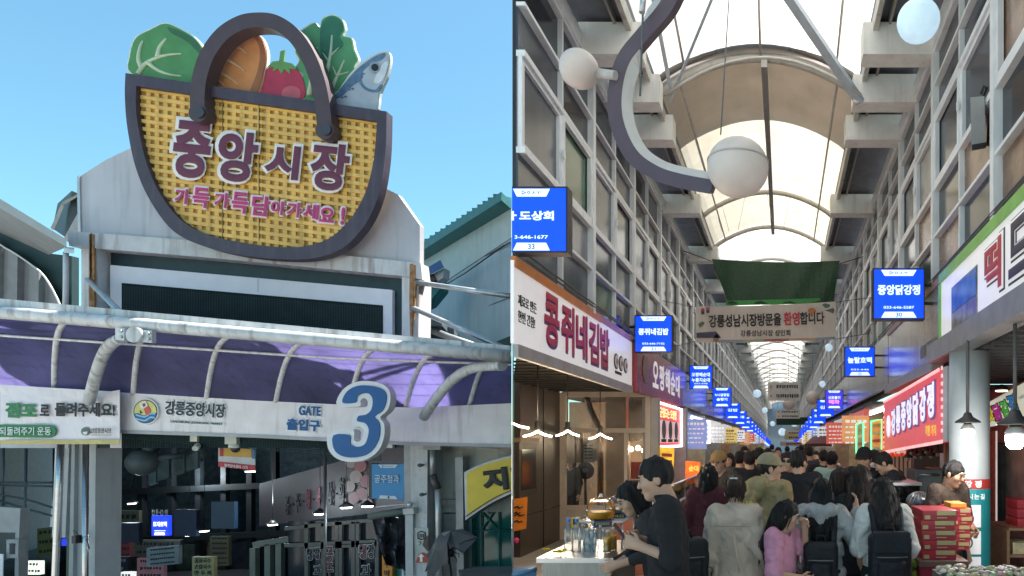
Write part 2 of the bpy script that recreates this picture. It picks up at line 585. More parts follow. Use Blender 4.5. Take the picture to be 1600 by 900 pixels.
plate('dark_leaf', [tuple(q) for q in spl([(262, 42), (285, 50), (306, 64), (320, 86), (330, 108), (326, 130), (312, 124), (318, 96), (300, 72), (284, 60), (268, 52)], 4, True)], vz - .016, .006, m_cabd, cb)
for ln in ([(217, 116), (226, 102), (242, 92), (262, 86), (284, 84)], [(232, 98), (244, 108), (262, 116), (284, 119)], [(247, 90), (250, 74), (260, 60)], [(222, 106), (217, 92), (220, 72), (224, 64)]):
    q = spl(ln, 4)
    MB().tube([P(x, y, vz - .012) for x, y in q], [.034 * (1 - .75 * i / len(q)) for i in range(len(q))], 6).build('vein', m_vein, cb)
m_brd, m_brdd, m_brdl = mat('bread_brown', (.56, .23, .08), .55), mat('bread_crust', (.3, .115, .05), .55), mat('bread_score', (.62, .38, .22), .55)
br = board('bread_board', 'orange brown bread loaf cut-out under the basket handle', [(333, 136), (338, 105), (352, 74), (372, 55), (392, 51), (408, 60), (416, 84), (412, 112), (402, 145), (366, 142)], m_brd, vz + .03)
plate('crust_shade', [tuple(q) for q in spl([(392, 52), (408, 60), (415, 84), (411, 112), (402, 144), (390, 144), (402, 112), (406, 84), (402, 66)], 4, True)], vz + .012, .006, m_brdd, br)
for a in ((362, 69, 386, 84), (348, 90, 384, 112), (340, 112, 372, 132), (336, 124, 350, 134)):
    q = spl([(a[0], a[1]), ((a[0] + a[2]) / 2, (a[1] + a[3]) / 2 - 2), (a[2], a[3])], 4)
    MB().tube([P(x, y, vz + .016) for x, y in q], [.03 * (1 - .8 * i / len(q)) for i in range(len(q))], 6).build('score_mark', m_brdl, br)
m_tom, m_toml, m_tomg = mat('tomato_red', (.42, .035, .075), .5), mat('tomato_light', (.52, .11, .13), .5), mat('tomato_leaf', (.13, .3, .09), .5)
tm = board('tomato_board', 'crimson tomato cut-out with green stalk beside the bread', [(404, 146), (410, 118), (424, 103), (442, 101), (462, 107), (473, 124), (475, 152), (440, 158)], m_tom, vz + .05)
plate('light_patch', circ(455, 146, 15, 20, 12), vz + .034, .005, m_toml, tm)
plate('calyx', [(418, 104), (426, 96), (436, 95), (438, 80), (445, 78), (443, 96), (456, 99), (464, 108), (452, 107), (454, 116), (444, 108), (440, 115), (434, 107), (426, 112), (428, 105)], vz + .03, .02, m_tomg, tm)
m_let, m_letd = mat('lettuce_green', (.085, .28, .12), .55), mat('lettuce_dark', (.03, .15, .085), .55)
lt = board('lettuce_board', 'tall leafy green lettuce cut-out behind the handle\'s right side', [(478, 158), (470, 130), (474, 116), (462, 108), (468, 94), (462, 80), (470, 68), (466, 54), (480, 42), (492, 36), (500, 44), (504, 30), (520, 24), (534, 32), (538, 46), (534, 56), (548, 60), (552, 76), (558, 92), (552, 104), (556, 116), (540, 122), (534, 134), (514, 152), (500, 168)], m_let, vz + .06, 2)
plate('dark_leaf', [tuple(q) for q in spl([(500, 62), (502, 40), (514, 26), (530, 30), (536, 44), (530, 56), (536, 70), (520, 84), (516, 100), (508, 112), (502, 90)], 4, True)], vz + .042, .006, m_letd, lt)
for ln, w in (([(496, 160), (506, 130), (516, 90), (519, 55)], .04), ([(484, 150), (488, 120), (486, 80), (484, 62)], .04), ([(514, 150), (526, 122), (538, 94)], .03), ([(516, 88), (530, 74)], .015), ([(514, 96), (504, 82)], .015), ([(528, 118), (545, 112)], .015), ([(527, 120), (520, 104)], .015), ([(487, 104), (476, 90)], .014), ([(487, 90), (496, 74)], .014)):
    q = spl(ln, 4)
    MB().tube([P(x, y, vz + .046) for x, y in q], [w * (1 - .8 * i / len(q)) for i in range(len(q))], 6).build('vein', m_vein, lt)
m_fish, m_fishd, m_fishl = mat('fish_silver', (.4, .46, .52), .4, var=.12), mat('fish_back', (.1, .18, .28), .4, var=.25, scale=14), mat('fish_belly', (.62, .66, .7), .4)
fs = board('fish_board', 'silver blue fish head cut-out poking from the basket\'s right end', [(516, 160), (530, 142), (548, 118), (566, 100), (586, 86), (604, 82), (608, 96), (602, 120), (592, 142), (586, 172), (550, 166)], m_fish, vz + .04, 3)
plate('dark_back', [tuple(q) for q in spl([(518, 156), (532, 138), (550, 116), (568, 100), (588, 87), (602, 83), (598, 92), (580, 100), (566, 112), (566, 122), (548, 136), (534, 150)], 4, True)], vz + .024, .006, m_fishd, fs)
plate('gill_line', [tuple(q) for q in spl([(566, 112), (564, 124), (572, 136), (586, 140), (594, 132), (597, 134), (588, 144), (570, 140), (560, 126)], 3, True)], vz + .02, .006, m_fishd, fs)
plate('belly', [tuple(q) for q in spl([(598, 100), (606, 98), (601, 118), (592, 130), (584, 126)], 4, True)], vz + .023, .006, m_fishl, fs)
e = plate('eye', circ(585, 105, 8.5), vz + .015, .014, mat('fish_eye_ring', (.3, .36, .42), .4), fs)
plate('pupil', circ(585.5, 105, 5.5), vz + .008, .008, M_ink, e)
for k in range(7):
    plate('spot', circ(534 + k * 5.5, 152 - k * 6.2 + (k % 2) * 5, 2.6, 8, 1.4), vz + .019, .006, m_fishd, fs)

# struts -----------------------------------------------------------------
def pole(name, label, pts, r, m=M_galv, cat='pole', parent=None, n=10):
    o = MB().tube([P(*p) for p in pts], r, n).build(name, m, parent)
    return tag(o, label, cat) if label else o
pole('brace_pole', 'pale steel brace slanting from the rusty left column to the canopy pipe', [(137, 437, D - .07), (206, 506, 7.28)], .032)
pole('brace_pole', 'upper steel brace running right from the rusty right column', [(650, 441, D - .06), (800, 463, 7.9)], .035)
pole('brace_pole', 'lower steel brace sloping right from the rusty right column', [(645, 481, D - .07), (802, 549, 7.35)], .035)
pole('drain_pipe', 'grey flue pipe sloping down behind the right column', [(652, 507, 9.6), (700, 526, 9.4), (740, 540, 9.2)], .05, mat('flue_grey', (.25, .26, .27), .45, .3))

# canopy -----------------------------------------------------------------
cn = empty('gate_canopy', P(400, 640, 8.5), 'long arched purple translucent canopy with white ribs over the gate', 'canopy')
def top(x): return 487 + .0865 * x                                   # front pipe centre, by pixel
CB = [-35, 85, 208, 322, 430, 545, 634, 733, 830]
CT = [0, 110, 246, 373, 492, 607, 705, 798, 880]
def bot(x): return 606 + .052 * x if x < 500 else 632 - (x - 500) * .01
def rib_pt(i, t, clip=None):
    k = min(int(i), 7)
    f = i - k
    xb, xt = CB[k] + (CB[k + 1] - CB[k]) * f, CT[k] + (CT[k + 1] - CT[k]) * f
    a, b = P(xb, bot(xb) + 6, 8.62), P(xt, top(xt), 7.2)
    q = a.lerp(b, t)
    q.z += .30 * math.sin(PI * t) * (1 - .25 * t)
    q.y -= .05 * math.sin(PI * t)
    return q
def px(v): return CX + (v.x) * F / v.y
NT = 10
m_rib = mat('canopy_rib', (.68, .68, .69), .5, var=.15, scale=12, streak=.4, streak_col='#5d5650')
for i in range(8):
    MB().tube([rib_pt(i, k / NT) for k in range(NT + 1)], .03, 8).build('rib', m_rib, cn)
m_can = mat('purple_sheet', (.33, .31, .5), .1, var=.22, scale=1.2, transl=.78, bump=.12, bscale=5, streak=.2, streak_col='#4a4668')
for i in range(8):
    for (t0, t1) in ((0, .5), (.5, 1)):
        mb = MB()
        ks = [t0 + (t1 - t0) * k / 5 for k in range(6)]
        for k in range(5):
            row = []
            for t in (ks[k], ks[k + 1]):
                a, b = rib_pt(i, t), rib_pt(i + 1, t)
                if px(b) > 800:                                       # the canopy ends at the corner of the arcade wall
                    f = max(.02, min(1, (800 - px(a)) / (px(b) - px(a))))
                    b = a.lerp(b, f)
                row.append((a, b))
            n = Vector((0, .2, 1)).normalized() * .012
            mb.hexa([row[0][0], row[0][1], row[1][1], row[1][0]], [row[0][0] + n, row[0][1] + n, row[1][1] + n, row[1][0] + n])
        mb.build('canopy_sheet', m_can, cn)
MB().tube([rib_pt(i + f / 4, .5) + Vector((0, -.01, -.02)) for i in range(8) for f in range(4)], .018, 6).build('purlin', m_rib, cn)
m_pipe = mat('weathered_pipe', (.56, .57, .58), .42, var=.14, scale=7, streak=.8, streak_col='#6b625a')
MB().tube([P(x, top(x) + 1, 7.14) for x in (-60, 100, 207, 400, 600, 800)], .072, 16).build('front_pipe', m_pipe, cn)
MB().prism([P(-60, top(-60) - 21, 7.2), P(800, top(800) - 16, 7.2), P(800, top(800) - 9, 7.2), P(-60, top(-60) - 8, 7.2)], (0, .12, 0)).build('gutter_lip', m_pipe, cn)
j = MB().lathe([(.085, 0), (.085, .06), (.07, .075)], P(208, 523, 7.0), 18, 'y').build('pipe_joint', m_pipe, cn)
for x in (187, 230):
    p_ = MB().prism(G([(x - 7, 512 + (x - 187) * .08), (x + 7, 513 + (x - 187) * .08), (x + 7, 532 + (x - 187) * .08), (x - 7, 531 + (x - 187) * .08)], 7.04), (0, .05, 0)).build('joint_plate', m_pipe, cn)
    for yy in (517, 526):
        MB().lathe([(.017, 0), (.017, .02)], P(x, yy + (x - 187) * .08, 7.02), 8, 'y').build('bolt', M_galv, p_)
for (xb, yb, xt, yt) in ((139, 628, 190, 529), (662, 652, 785, 571)):
    a, b = P(xb, yb, 8.35), P(xt, yt, 7.16)
    q = []
    for k in range(11):
        t = k / 10
        v = a.lerp(b, t); v.z += .26 * math.sin(PI * t) * (1 - .2 * t)
        q.append(v)
    MB().tube(q, .06, 12).build('main_rib', m_pipe, cn)

# beam with the market name ------------------------------------------------
bm_ = empty('gate_beam', P(400, 640, 8.6), 'long white gate beam lettered with the market name and GATE', 'sign')
m_beam = mat('beam_white', (.8, .74, .75), .55, var=.08, scale=4, streak=.35, streak_col='#8a8580')
MB().prism(G([(0, 604), (187, 613), (400, 626), (640, 637), (800, 630), (800, 694), (640, 691), (400, 679), (187, 672), (0, 663)], 8.55), (0, .45, 0)).build('beam', m_beam, bm_)
MB().prism(G([(0, 663), (187, 672), (400, 679), (640, 691), (800, 694), (800, 699), (640, 696), (400, 684), (187, 677), (0, 668)], 8.53), (0, .5, 0)).build('beam_lip', mat('beam_grey', (.38, .38, .39), .5), bm_)
bd = 8.55
lg = plate('emblem', circ(227, 643, 20.5, 32), bd - .03, .04, mat('sticker_white', (.75, .75, .77), .5, var=.03), bm_)
plate('emblem_ring', circ(227, 643, 18.5, 32), bd - .034, .006, M_ink, lg)
plate('emblem_sky', circ(227, 643, 17.3, 32), bd - .038, .006, mat('emblem_yellow', (.72, .66, .22), .5), lg)
plate('emblem_sea', [(210.5, 646), (216, 645.5), (223, 649), (231, 648), (238, 645), (244, 646)] + circ(227, 643, 17.3, 14, a0=12, a1=168), bd - .042, .006, mat('emblem_blue', (.02, .15, .36), .5), lg)
m_wv = mat('emblem_wave', (.3, .55, .72), .5)
for yy in (649, 655):
    q = spl([(212, yy - 1), (219, yy + 1), (227, yy + 2), (235, yy - 3), (242, yy - 2)], 4)
    MB().ring(G([(x, y - 1.2) for x, y in q], bd - .045), G([(x, y + 1.2) for x, y in q], bd - .045), (0, .004, 0), closed=False).build('emblem_wave', m_wv, lg)
plate('emblem_fish', [tuple(q) for q in spl([(225, 637), (229, 634), (234, 638), (235, 645), (232, 648), (228, 648), (226, 643)], 4, True)], bd - .046, .006, mat('emblem_orange', (.6, .1, .05), .5), lg)
plate('emblem_paper', [(217, 632), (227, 626), (231, 634), (222, 640)], bd - .05, .006, mat('emblem_paper_white', (.75, .75, .75), .5), lg)
plate('emblem_mark', [(222, 631), (226, 630), (227, 634), (224, 636)], bd - .054, .004, mat('emblem_red', (.35, .03, .1), .5), lg)
plate('emblem_fin', [(218, 641), (222, 645), (219, 646)], bd - .046, .006, M_ink, lg)
m_stw = MATS['sticker_white']
m_navy = mat('navy_letters', (.03, .03, .05), .5)
ptext('강릉중앙시장', 305, 639.5, 99, 27, bd - .006, m_stw, bm_, slope=.06, bold=.09, depth=.008)
ptext('강릉중앙시장', 305, 639.5, 94, 22, bd - .018, m_navy, bm_, slope=.06, bold=.022, depth=.006)
plate('caption_sticker', [(263, 656), (350, 660), (352, 663), (350, 666), (263, 662), (261, 659)], bd - .008, .01, m_stw, bm_)
ptext('GANGNEUNG JOONGANG MARKET', 307, 661, 82, 4.6, bd - .014, m_navy, bm_, slope=.05, bold=.0, depth=.004)
m_b1 = mat('gate_blue', (.001, .085, .27), .5, var=.05)
ptext('GATE', 484, 642, 38, 19, bd - .006, m_stw, bm_, slope=.05, bold=.11, depth=.008)
ptext('GATE', 484, 642, 34, 15, bd - .018, m_b1, bm_, slope=.05, bold=.03, depth=.006)
ptext('출입구', 474, 664, 57, 23, bd - .006, m_stw, bm_, slope=.05, bold=.11, depth=.008)
ptext('출입구', 474, 664, 52, 18, bd - .018, m_b1, bm_, slope=.05, bold=.045, depth=.006)
n3 = empty('gate_number', P(560, 660, 7.8), 'large blue number 3 with thick white border on the gate beam', 'sign')
m_3w = mat('number_white', (.68, .68, .69), .5, var=.04)
o3 = [(516, 676), (551, 671), (553, 687), (560, 690), (566, 684), (568, 672), (562, 667), (549, 666), (553, 645), (566, 643), (573, 636), (574, 626), (568, 622), (563, 626), (561, 635), (527, 634), (531, 615), (546, 601), (567, 595), (592, 598), (606, 607), (610, 622), (606, 640), (594, 652), (600, 662), (600, 682), (592, 703), (574, 717), (549, 722), (527, 717), (514, 704), (511, 688)]
i3 = [(521, 680), (546, 680), (547, 693), (556, 698), (567, 696), (573, 688), (576, 671), (570, 661), (558, 658), (560, 650), (571, 648), (580, 640), (582, 624), (576, 615), (566, 615), (558, 620), (555, 629), (535, 629), (540, 614), (552, 605), (568, 602), (590, 605), (602, 613), (603, 628), (597, 642), (585, 651), (592, 660), (593, 680), (585, 699), (571, 711), (549, 715), (531, 711), (521, 700)]
plate('number_body', [tuple(q) for q in spl(o3, 3, True)], 7.72, .12, m_3w, n3)
plate('number_face', [tuple(q) for q in spl(i3, 3, True)], 7.708, .02, m_b1, n3)
for x, y in ((545, 680), (575, 660)):
    MB().tube([P(x, y, 7.84), P(x, y + 2, 8.56)], .02, 8).build('bracket_rod', M_galv, n3)

# banner on the left ----------------------------------------------------------
bn = empty('cloth_banner', P(90, 650, 8.4), 'white cloth banner with green and black Korean lettering tied across the beam', 'banner')
m_ban = mat('banner_cloth', (.8, .75, .78), .7, var=.05, scale=3, bump=.3, bscale=4)
mb = MB()
N = 14
grid = []
for i in range(N + 1):
    x = 187 * i / N
    y0, y1 = 601 + .06 * x - 3 * (i == N), 693 - .003 * x
    grid.append([P(x, y0 + (y1 - y0) * k / 6, 8.42 + .012 * math.sin(x * .05 + k) + .008 * math.sin(k * 1.7 + x * .11)) for k in range(7)])
for i in range(N):
    for k in range(6):
        a = [grid[i][k], grid[i + 1][k], grid[i + 1][k + 1], grid[i][k + 1]]
        mb.hexa(a, [p + Vector((0, .006, 0)) for p in a])
mb.build('cloth', m_ban, bn, smooth=False)
MB().prism(G([(0, 688), (187, 687), (187, 694), (0, 694)], 8.385), (0, .006, 0)).build('gold_hem', mat('gold_hem', (.55, .45, .18), .6), bn)
td = 8.39
m_grn = mat('banner_green', (.03, .2, .075), .6)
ptext('점포', 33, 641, 50, 24, td, m_grn, bn, slope=.03, bold=.05, depth=.004)
ptext('로', 70, 641, 15, 18, td, M_ink, bn, slope=.03, bold=.04, depth=.004)
ptext('돌려주세요!', 133, 640, 94, 22, td, M_ink, bn, slope=.01, bold=.04, depth=.004)
plate('green_pill', [(0, 663), (77, 664)] + circ(77, 674, 10, 10, a0=-90, a1=90) + [(0, 683)], td, .004, m_grn, bn)
ptext('되돌려주기 운동', 40, 673.5, 80, 13, td - .008, MATS['sticker_white'], bn, bold=.01, depth=.004)
plate('stamp', circ(133, 674, 6.5, 16), td, .004, mat('stamp_grey', (.12, .16, .14), .6), bn)
plate('stamp_wave', [(129, 675), (137, 674), (135, 679), (131, 679)], td - .005, .004, MATS['sticker_white'], bn)
ptext('강릉중앙시장', 158, 673, 32, 8, td, M_ink, bn, bold=.0, depth=.004)
plate('stamp_rule', [(143, 679.5), (174, 679.5), (174, 680.2), (143, 680.2)], td, .003, M_ink, bn)

# neighbours on the left ------------------------------------------------------
nb = empty('neighbour_roof', P(50, 500, 8.5), 'grey sheet roof with tarpaulin side wall left of the gate', 'building')
m_sheet = mat('grey_sheet', (.34, .35, .35), .5, .2, var=.08)
MB().hexa(G([(-40, 286), (104, 374), (104, 386), (-40, 302)], 8.3), G([(-40, 286), (104, 374), (104, 386), (-40, 302)], 8.5)).build('roof_edge', m_sheet, nb)
MB().poly([P(-40, 302, 8.3), P(104, 386, 8.3), P(76, 398, 9.6), P(-40, 345, 9.6)]).build('soffit', mat('soffit_grey', (.2, .21, .22), .6), nb)
MB().prism(G([(-40, 338), (76, 396), (112, 400), (112, 700), (-40, 700)], 9.62), (0, .1, 0)).build('dark_wall', mat('dark_green_wall', (.012, .04, .042), .6), nb)
m_tarp = mat('grey_tarp', (.2, .21, .22), .65, var=.12, bump=.4, bscale=6)
mb = MB()
tp = spl([(-40, 352), (0, 382), (22, 395), (44, 410), (66, 428), (84, 456), (98, 490), (99, 520)], 4)
for i in range(len(tp) - 1):
    (x0, y0), (x1, y1) = tp[i], tp[i + 1]
    d0, d1 = 9.5 + .05 * math.sin(x0 * .19), 9.5 + .05 * math.sin(x1 * .19)
    mb.poly([P(x0, y0, d0), P(x1, y1, d1), P(x1 - 4, 640, d1), P(x0 - 4, 640, d0)])
mb.build('tarpaulin', m_tarp, nb, smooth=True)
MB().tube([P(x, y, 9.42) for x, y in tp[:-2]], .012, 6).build('tarp_cord', mat('pale_rope', (.6, .6, .58), .7), nb)
MB().hexa(G([(112, 298), (124, 303), (124, 330), (104, 372)], 9.2), G([(90, 318), (98, 312), (99, 345), (82, 357)], 10.4)).build('back_roof', mat('dark_slate_sheet', (.06, .075, .075), .6), nb)
MB().hexa(G([(79, 356), (96, 318), (100, 322), (84, 360)], 9.15), G([(79, 356), (96, 318), (100, 322), (84, 360)], 9.3)).build('torn_edge', mat('torn_edge_pale', (.4, .38, .33), .8, var=.3), nb)
MB().hexa(G([(96, 316), (124, 302), (124, 306), (98, 321)], 9.1), G([(96, 316), (124, 302), (124, 306), (98, 321)], 9.2)).build('roof_trim', mat('trim_olive', (.3, .31, .25), .7), nb)
MB().hexa(G([(100, 372), (123, 330), (126, 360), (112, 384)], 9.0), G([(100, 372), (123, 330), (126, 360), (112, 384)], 9.4)).build('end_wall', mat('pale_end_wall', (.4, .41, .4), .7, streak=.5), nb)
pole('drain_pipe', 'white rain pipe under the grey roof corner at the far left', [(103, 394, 8.45), (103, 440, 8.45), (101, 560, 8.45)], .028, M_white)
MB().hexa(G([(100, 386), (116, 387), (116, 396), (100, 395)], 8.38), G([(100, 386), (116, 387), (116, 396), (100, 395)], 8.55)).build('gutter_outlet', M_galv, nb)

# pale wall building on the right ----------------------------------------------
rw = empty('pale_building', P(760, 600, 12), 'pale blue-grey building with green ridged roof edge right of the gate', 'building')
def W3(x, y):                                                        # wall plane, nearer to the right
    return P(x, y, 14.5 - (x - 640) * .024)
m_pw = mat('pale_wall', (.36, .45, .5), .75, var=.07, scale=1.5, streak=.45, streak_col='#7b8890')
MB().prism([W3(640, 422), W3(800, 330), W3(800, 720), W3(640, 720)], (.0, .3, 0)).build('wall', m_pw, rw)
MB().prism([W3(640, 419), W3(800, 327), W3(800, 372), W3(640, 478)], (0, -.03, 0)).build('upper_panel', mat('upper_panel_pale', (.44, .52, .52), .7, var=.06, streak=.3, streak_col='#8f9c9c'), rw)
m_gr = mat('green_metal_roof', (.03, .16, .155), .5, var=.12)
MB().hexa([W3(640, 411), W3(800, 316), W3(800, 327), W3(640, 422)], [W3(640, 411) + Vector((0, -.4, .02)), W3(800, 316) + Vector((0, -.4, .02)), W3(800, 327) + Vector((0, -.4, 0)), W3(640, 422) + Vector((0, -.4, 0))]).build('roof_edge', m_gr, rw)
for k in range(19):
    a = W3(642 + k * 8.3, 411 - k * 4.93) + Vector((0, -.42, .01))
    MB().bar(a, a + Vector((.02, .9, .28)), .07, .07).build('roof_rib', m_gr, rw)
MB().tube([W3(695, 383) + Vector((0, -.06, 0)), W3(695, 444) + Vector((0, -.06, 0))], .02, 6).build('wall_joint', M_galv, rw)
mb = MB().tube([W3(660, 478) + Vector((0, -.3, 0)), W3(740, 432) + Vector((0, -.32, -.02)), W3(800, 392) + Vector((0, -.3, 0))], .012, 5)
tag(mb.build('power_cable', M_black), 'black cable crossing the pale blue wall right of the gate', 'cable')
mb = MB().tube([W3(680, 438) + Vector((0, -.08, 0)), W3(740, 414) + Vector((0, -.08, 0)), W3(800, 381) + Vector((0, -.08, 0))], .014, 5)
tag(mb.build('wall_cable', mat('cable_grey', (.12, .13, .14), .6)), 'thin grey cable clipped along the pale wall seam', 'cable')
MB().tube([W3(710, 500) + Vector((0, -.05, 0)), W3(800, 465) + Vector((0, -.05, 0))], .006, 5).build('wall_crack', MATS['cable_grey'], rw)
tp_ = empty('teal_awning', P(680, 450, 11.5), 'small teal and blue awning fixed beside the rusty right column', 'awning')
MB().prism(G([(652, 440), (687, 436), (687, 452), (668, 475), (652, 483)], 11.5), (0, .3, 0)).build('side_panel', mat('teal_sheet', (.02, .2, .2), .5), tp_)
MB().hexa(G([(665, 420), (688, 406), (694, 418), (668, 431)], 11.2), G([(665, 420), (688, 406), (694, 418), (668, 431)], 11.6)).build('blue_sheet', mat('blue_sheet', (.015, .1, .28), .5), tp_)
MB().prism(G([(676, 428), (694, 419), (692, 434), (682, 440)], 11.3), (0, .2, 0)).build('white_panel', mat('awning_white', (.5, .54, .55), .6), tp_)
MB().prism(G([(653, 434), (676, 428), (681, 438), (660, 441)], 11.25), (0, .2, 0)).build('dark_gap', M_black, tp_)
tag(MB().hexa(G([(760, 540), (800, 524), (800, 560), (760, 560)], 9.4), G([(760, 540), (800, 524), (800, 560), (760, 560)], 9.9)).build('green_awning', mat('dark_green_canvas', (.015, .05, .045), .7)), 'dark green awning corner behind the canopy\'s right end', 'awning')

# gate opening: posts and pipes ------------------------------------------------
gp = empty('gate_post', P(130, 900, 8.9), 'white steel gate post with a polished pipe, left of the opening', 'post')
MB().prism(G([(116, 690), (150, 692), (146, 1080), (108, 1080)], 8.85), (0, .35, 0)).build('post', mat('post_white', (.52, .54, .56), .55, var=.05, streak=.2), gp)
MB().prism(G([(112, 690), (117, 690), (111, 1080), (103, 1080)], 8.8), (0, .3, 0)).build('post_flange', mat('post_grey', (.34, .37, .38), .5), gp)
MB().tube([P(134, 692, 8.7), P(132, 1080, 8.7)], .033, 12).build('polished_pipe', M_steel, gp)
MB().box(*sorted((P(122, 836, 8.7).x, P(128, 836, 8.7).x)), 8.62, 8.72, P(0, 848, 8.7).z, P(0, 836, 8.7).z).build('pipe_clamp', M_black, gp)
for (ax, ay, bx, by) in ((128, 841, 141, 838), (124, 838, 114, 829), (134, 842, 140, 858), (116, 843, 124, 844)):
    MB().tube([P(ax, ay, 8.62), P((ax + bx) / 2, (ay + by) / 2 - 2, 8.6), P(bx, by, 8.62)], .004, 4).build('wire_tie', M_black, gp)
sp_ = pole('steel_pole', 'tall polished steel pole left of the white gate post', [(95, 694, 8.6), (92, 760, 8.6), (86, 900, 8.6), (80, 1080, 8.6)], .036, M_steel)
o = MB().prism(G([(86, 700), (89, 700), (84, 840), (81, 840)], 8.75), (0, .1, 0)).build('white_strip', M_white); tag(o, 'thin white strip beside the polished pole', 'panel')
o = MB().prism(G([(101, 700), (108, 700), (102, 840), (96, 840)], 8.8), (0, .1, 0)).build('grey_strip', mat('strip_grey', (.42, .44, .46), .5)); tag(o, 'wider grey strip between polished pole and white post', 'panel')
tag(MB().prism(G([(107, 692), (113, 692), (108, 1080), (100, 1080)], 8.95), (0, .1, 0)).build('green_jamb', mat('dark_green_jamb', (.01, .05, .04), .5)), 'dark green strip left of the white gate post', 'panel')

rp = empty('gate_pillar', P(655, 900, 8.9), 'white pillar with bolts and a torn notice, right of the opening', 'pillar')
MB().prism(G([(641, 690), (668, 692), (666, 1080), (646, 1080)], 8.8), (0, .4, 0)).build('pillar', mat('pillar_white', (.5, .5, .51), .6, var=.06, streak=.3, speck=.3), rp)
MB().prism(G([(631, 693), (642, 693), (644, 800), (632, 800)], 8.85), (0, .35, 0)).build('side_channel', mat('channel_grey', (.32, .32, .33), .5), rp)
MB().prism(G([(629, 795), (646, 794), (647, 803), (630, 804)], 8.7), (0, .2, 0)).build('cap_bracket', mat('bracket_beige', (.45, .45, .42), .5), rp)
MB().prism(G([(633, 804), (645, 804), (646, 1080), (635, 1080)], 8.75), (0, .2, 0)).build('lower_channel', mat('channel_pale', (.4, .4, .41), .5), rp)
for x, y in ((655, 727), (658, 773)):
    MB().lathe([(.026, 0), (.026, .03), (.014, .03), (.014, .1)], P(x, y, 8.7), 8, 'y').build('bolt', M_black, rp)
nt_ = plate('torn_notice', [(647, 825), (669, 825), (670, 879), (648, 879)], 8.78, .015, mat('notice_paper', (.45, .46, .42), .7, var=.15), rp)
plate('notice_red', [(649, 879), (669, 879), (669, 866), (660, 863), (654, 866)], 8.772, .006, mat('notice_red', (.45, .06, .04), .6), nt_)
plate('notice_arrow', [(656, 878), (656, 870), (653, 870), (658, 865), (663, 870), (660, 870), (660, 878)], 8.766, .005, MATS['sticker_white'], nt_)
MB().ring(G([(652, 832), (658, 829), (665, 832), (665, 842), (658, 844), (652, 842)], 8.77), G([(653.5, 833), (658, 831), (663.5, 833), (663.5, 840.5), (658, 842), (653.5, 840.5)], 8.77), (0, .005, 0)).build('notice_crest', M_ink, nt_)
for x in (655.5, 658.3, 661): plate('crest_bar', [(x, 834), (x + 1.2, 834), (x + 1.2, 840), (x, 840)], 8.77, .005, M_ink, nt_)
plate('torn_patch', [(663, 840), (669, 836), (669, 862), (665, 858), (660, 852)], 8.77, .005, mat('torn_dark', (.13, .08, .07), .8), nt_)
MB().tube([P(653, 847, 8.765), P(656, 846, 8.765), P(657, 849, 8.765), P(655, 852, 8.765)], .005, 4).build('notice_mark', M_ink, nt_)
dp = empty('downpipe', P(682, 800, 8.9), 'galvanised downpipe with a black elbow beside the white pillar', 'pipe')
MB().tube([P(676, 700, 8.85), P(676, 742, 8.85)], .04, 12).build('upper_pipe', M_galv, dp)
MB().tube([P(676, 742, 8.85), P(679, 753, 8.85), P(684, 764, 8.85)], .052, 12).build('elbow', mat('elbow_dark', (.07, .065, .06), .4), dp)
MB().tube([P(684, 764, 8.85), P(685, 800, 8.85), P(686, 930, 8.85)], .042, 12).build('lower_pipe', M_galv, dp)
MB().prism(G([(661, 691), (688, 691), (688, 703), (661, 703)], 8.75), (0, .25, 0)).build('hopper', mat('hopper_grey', (.36, .36, .34), .6), dp)
bw = empty('side_wall', P(720, 900, 9.2), 'grubby beige side wall behind the downpipe and yellow sign', 'wall')
m_bw = mat('beige_wall', (.42, .42, .38), .75, var=.1, streak=.4, speck=.2)
MB().prism(G([(662, 690), (802, 690), (802, 800), (662, 800)], 9.2), (0, .2, 0)).build('upper_board', m_bw, bw)
MB().prism(G([(662, 803), (740, 803), (740, 1080), (662, 1080)], 9.25), (0, .2, 0)).build('lower_board', mat('beige_wall_low', (.33, .33, .32), .75, var=.12, speck=.3), bw)
MB().prism(G([(676, 780), (716, 781), (716, 790), (676, 789)], 9.1), (0, .12, 0)).build('ledge', mat('ledge_dirty', (.3, .29, .27), .8, speck=.6), bw)
MB().prism(G([(711, 715), (723, 714), (726, 1080), (716, 1080)], 9.0), (0, .15, 0)).build('steel_upright', mat('upright_grey', (.3, .3, .31), .5, .3), bw)
MB().tube([P(690, 697, 9.1), P(760, 700, 9.05), P(780, 703, 9.0), P(795, 712, 8.95)], .008, 5).build('cable', mat('cable_pale', (.45, .45, .43), .6), bw)
# green glass front under the yellow sign
gf = empty('green_shopfront', P(770, 900, 9.3), 'dark green glass shopfront under the yellow arched sign', 'shopfront')
MB().prism(G([(735, 790), (802, 740), (802, 1080), (735, 1080)], 9.25), (0, .1, 0)).build('green_glass', mat('green_glass', (.01, .1, .085), .12, var=.3, scale=2), gf)
for pts in ([(752, 1080, 9.22), (752, 790, 9.22)], [(735, 829, 9.22), (802, 829, 9.22)], [(752, 829, 9.22), (778, 790, 9.22)], [(780, 829, 9.22), (752, 800, 9.22)], [(780, 1080, 9.22), (780, 790, 9.22)]):
    MB().tube([P(*p) for p in pts], .012, 6).build('glazing_bar', mat('green_bar', (.03, .16, .14), .5), gf)
MB().prism(G([(728, 800), (737, 800), (738, 1080), (730, 1080)], 9.15), (0, .1, 0)).build('jamb', mat('green_jamb_pale', (.12, .22, .2), .5, speck=.5), gf)
ys = empty('yellow_sign', P(760, 770, 9.0), 'yellow arched shop sign with black letter, cut by the wall corner', 'sign')
arc_o = spl([(725, 738), (745, 728), (770, 719), (802, 711)], 4)
arc_i = spl([(802, 770), (775, 782), (750, 797), (727, 813)], 4)
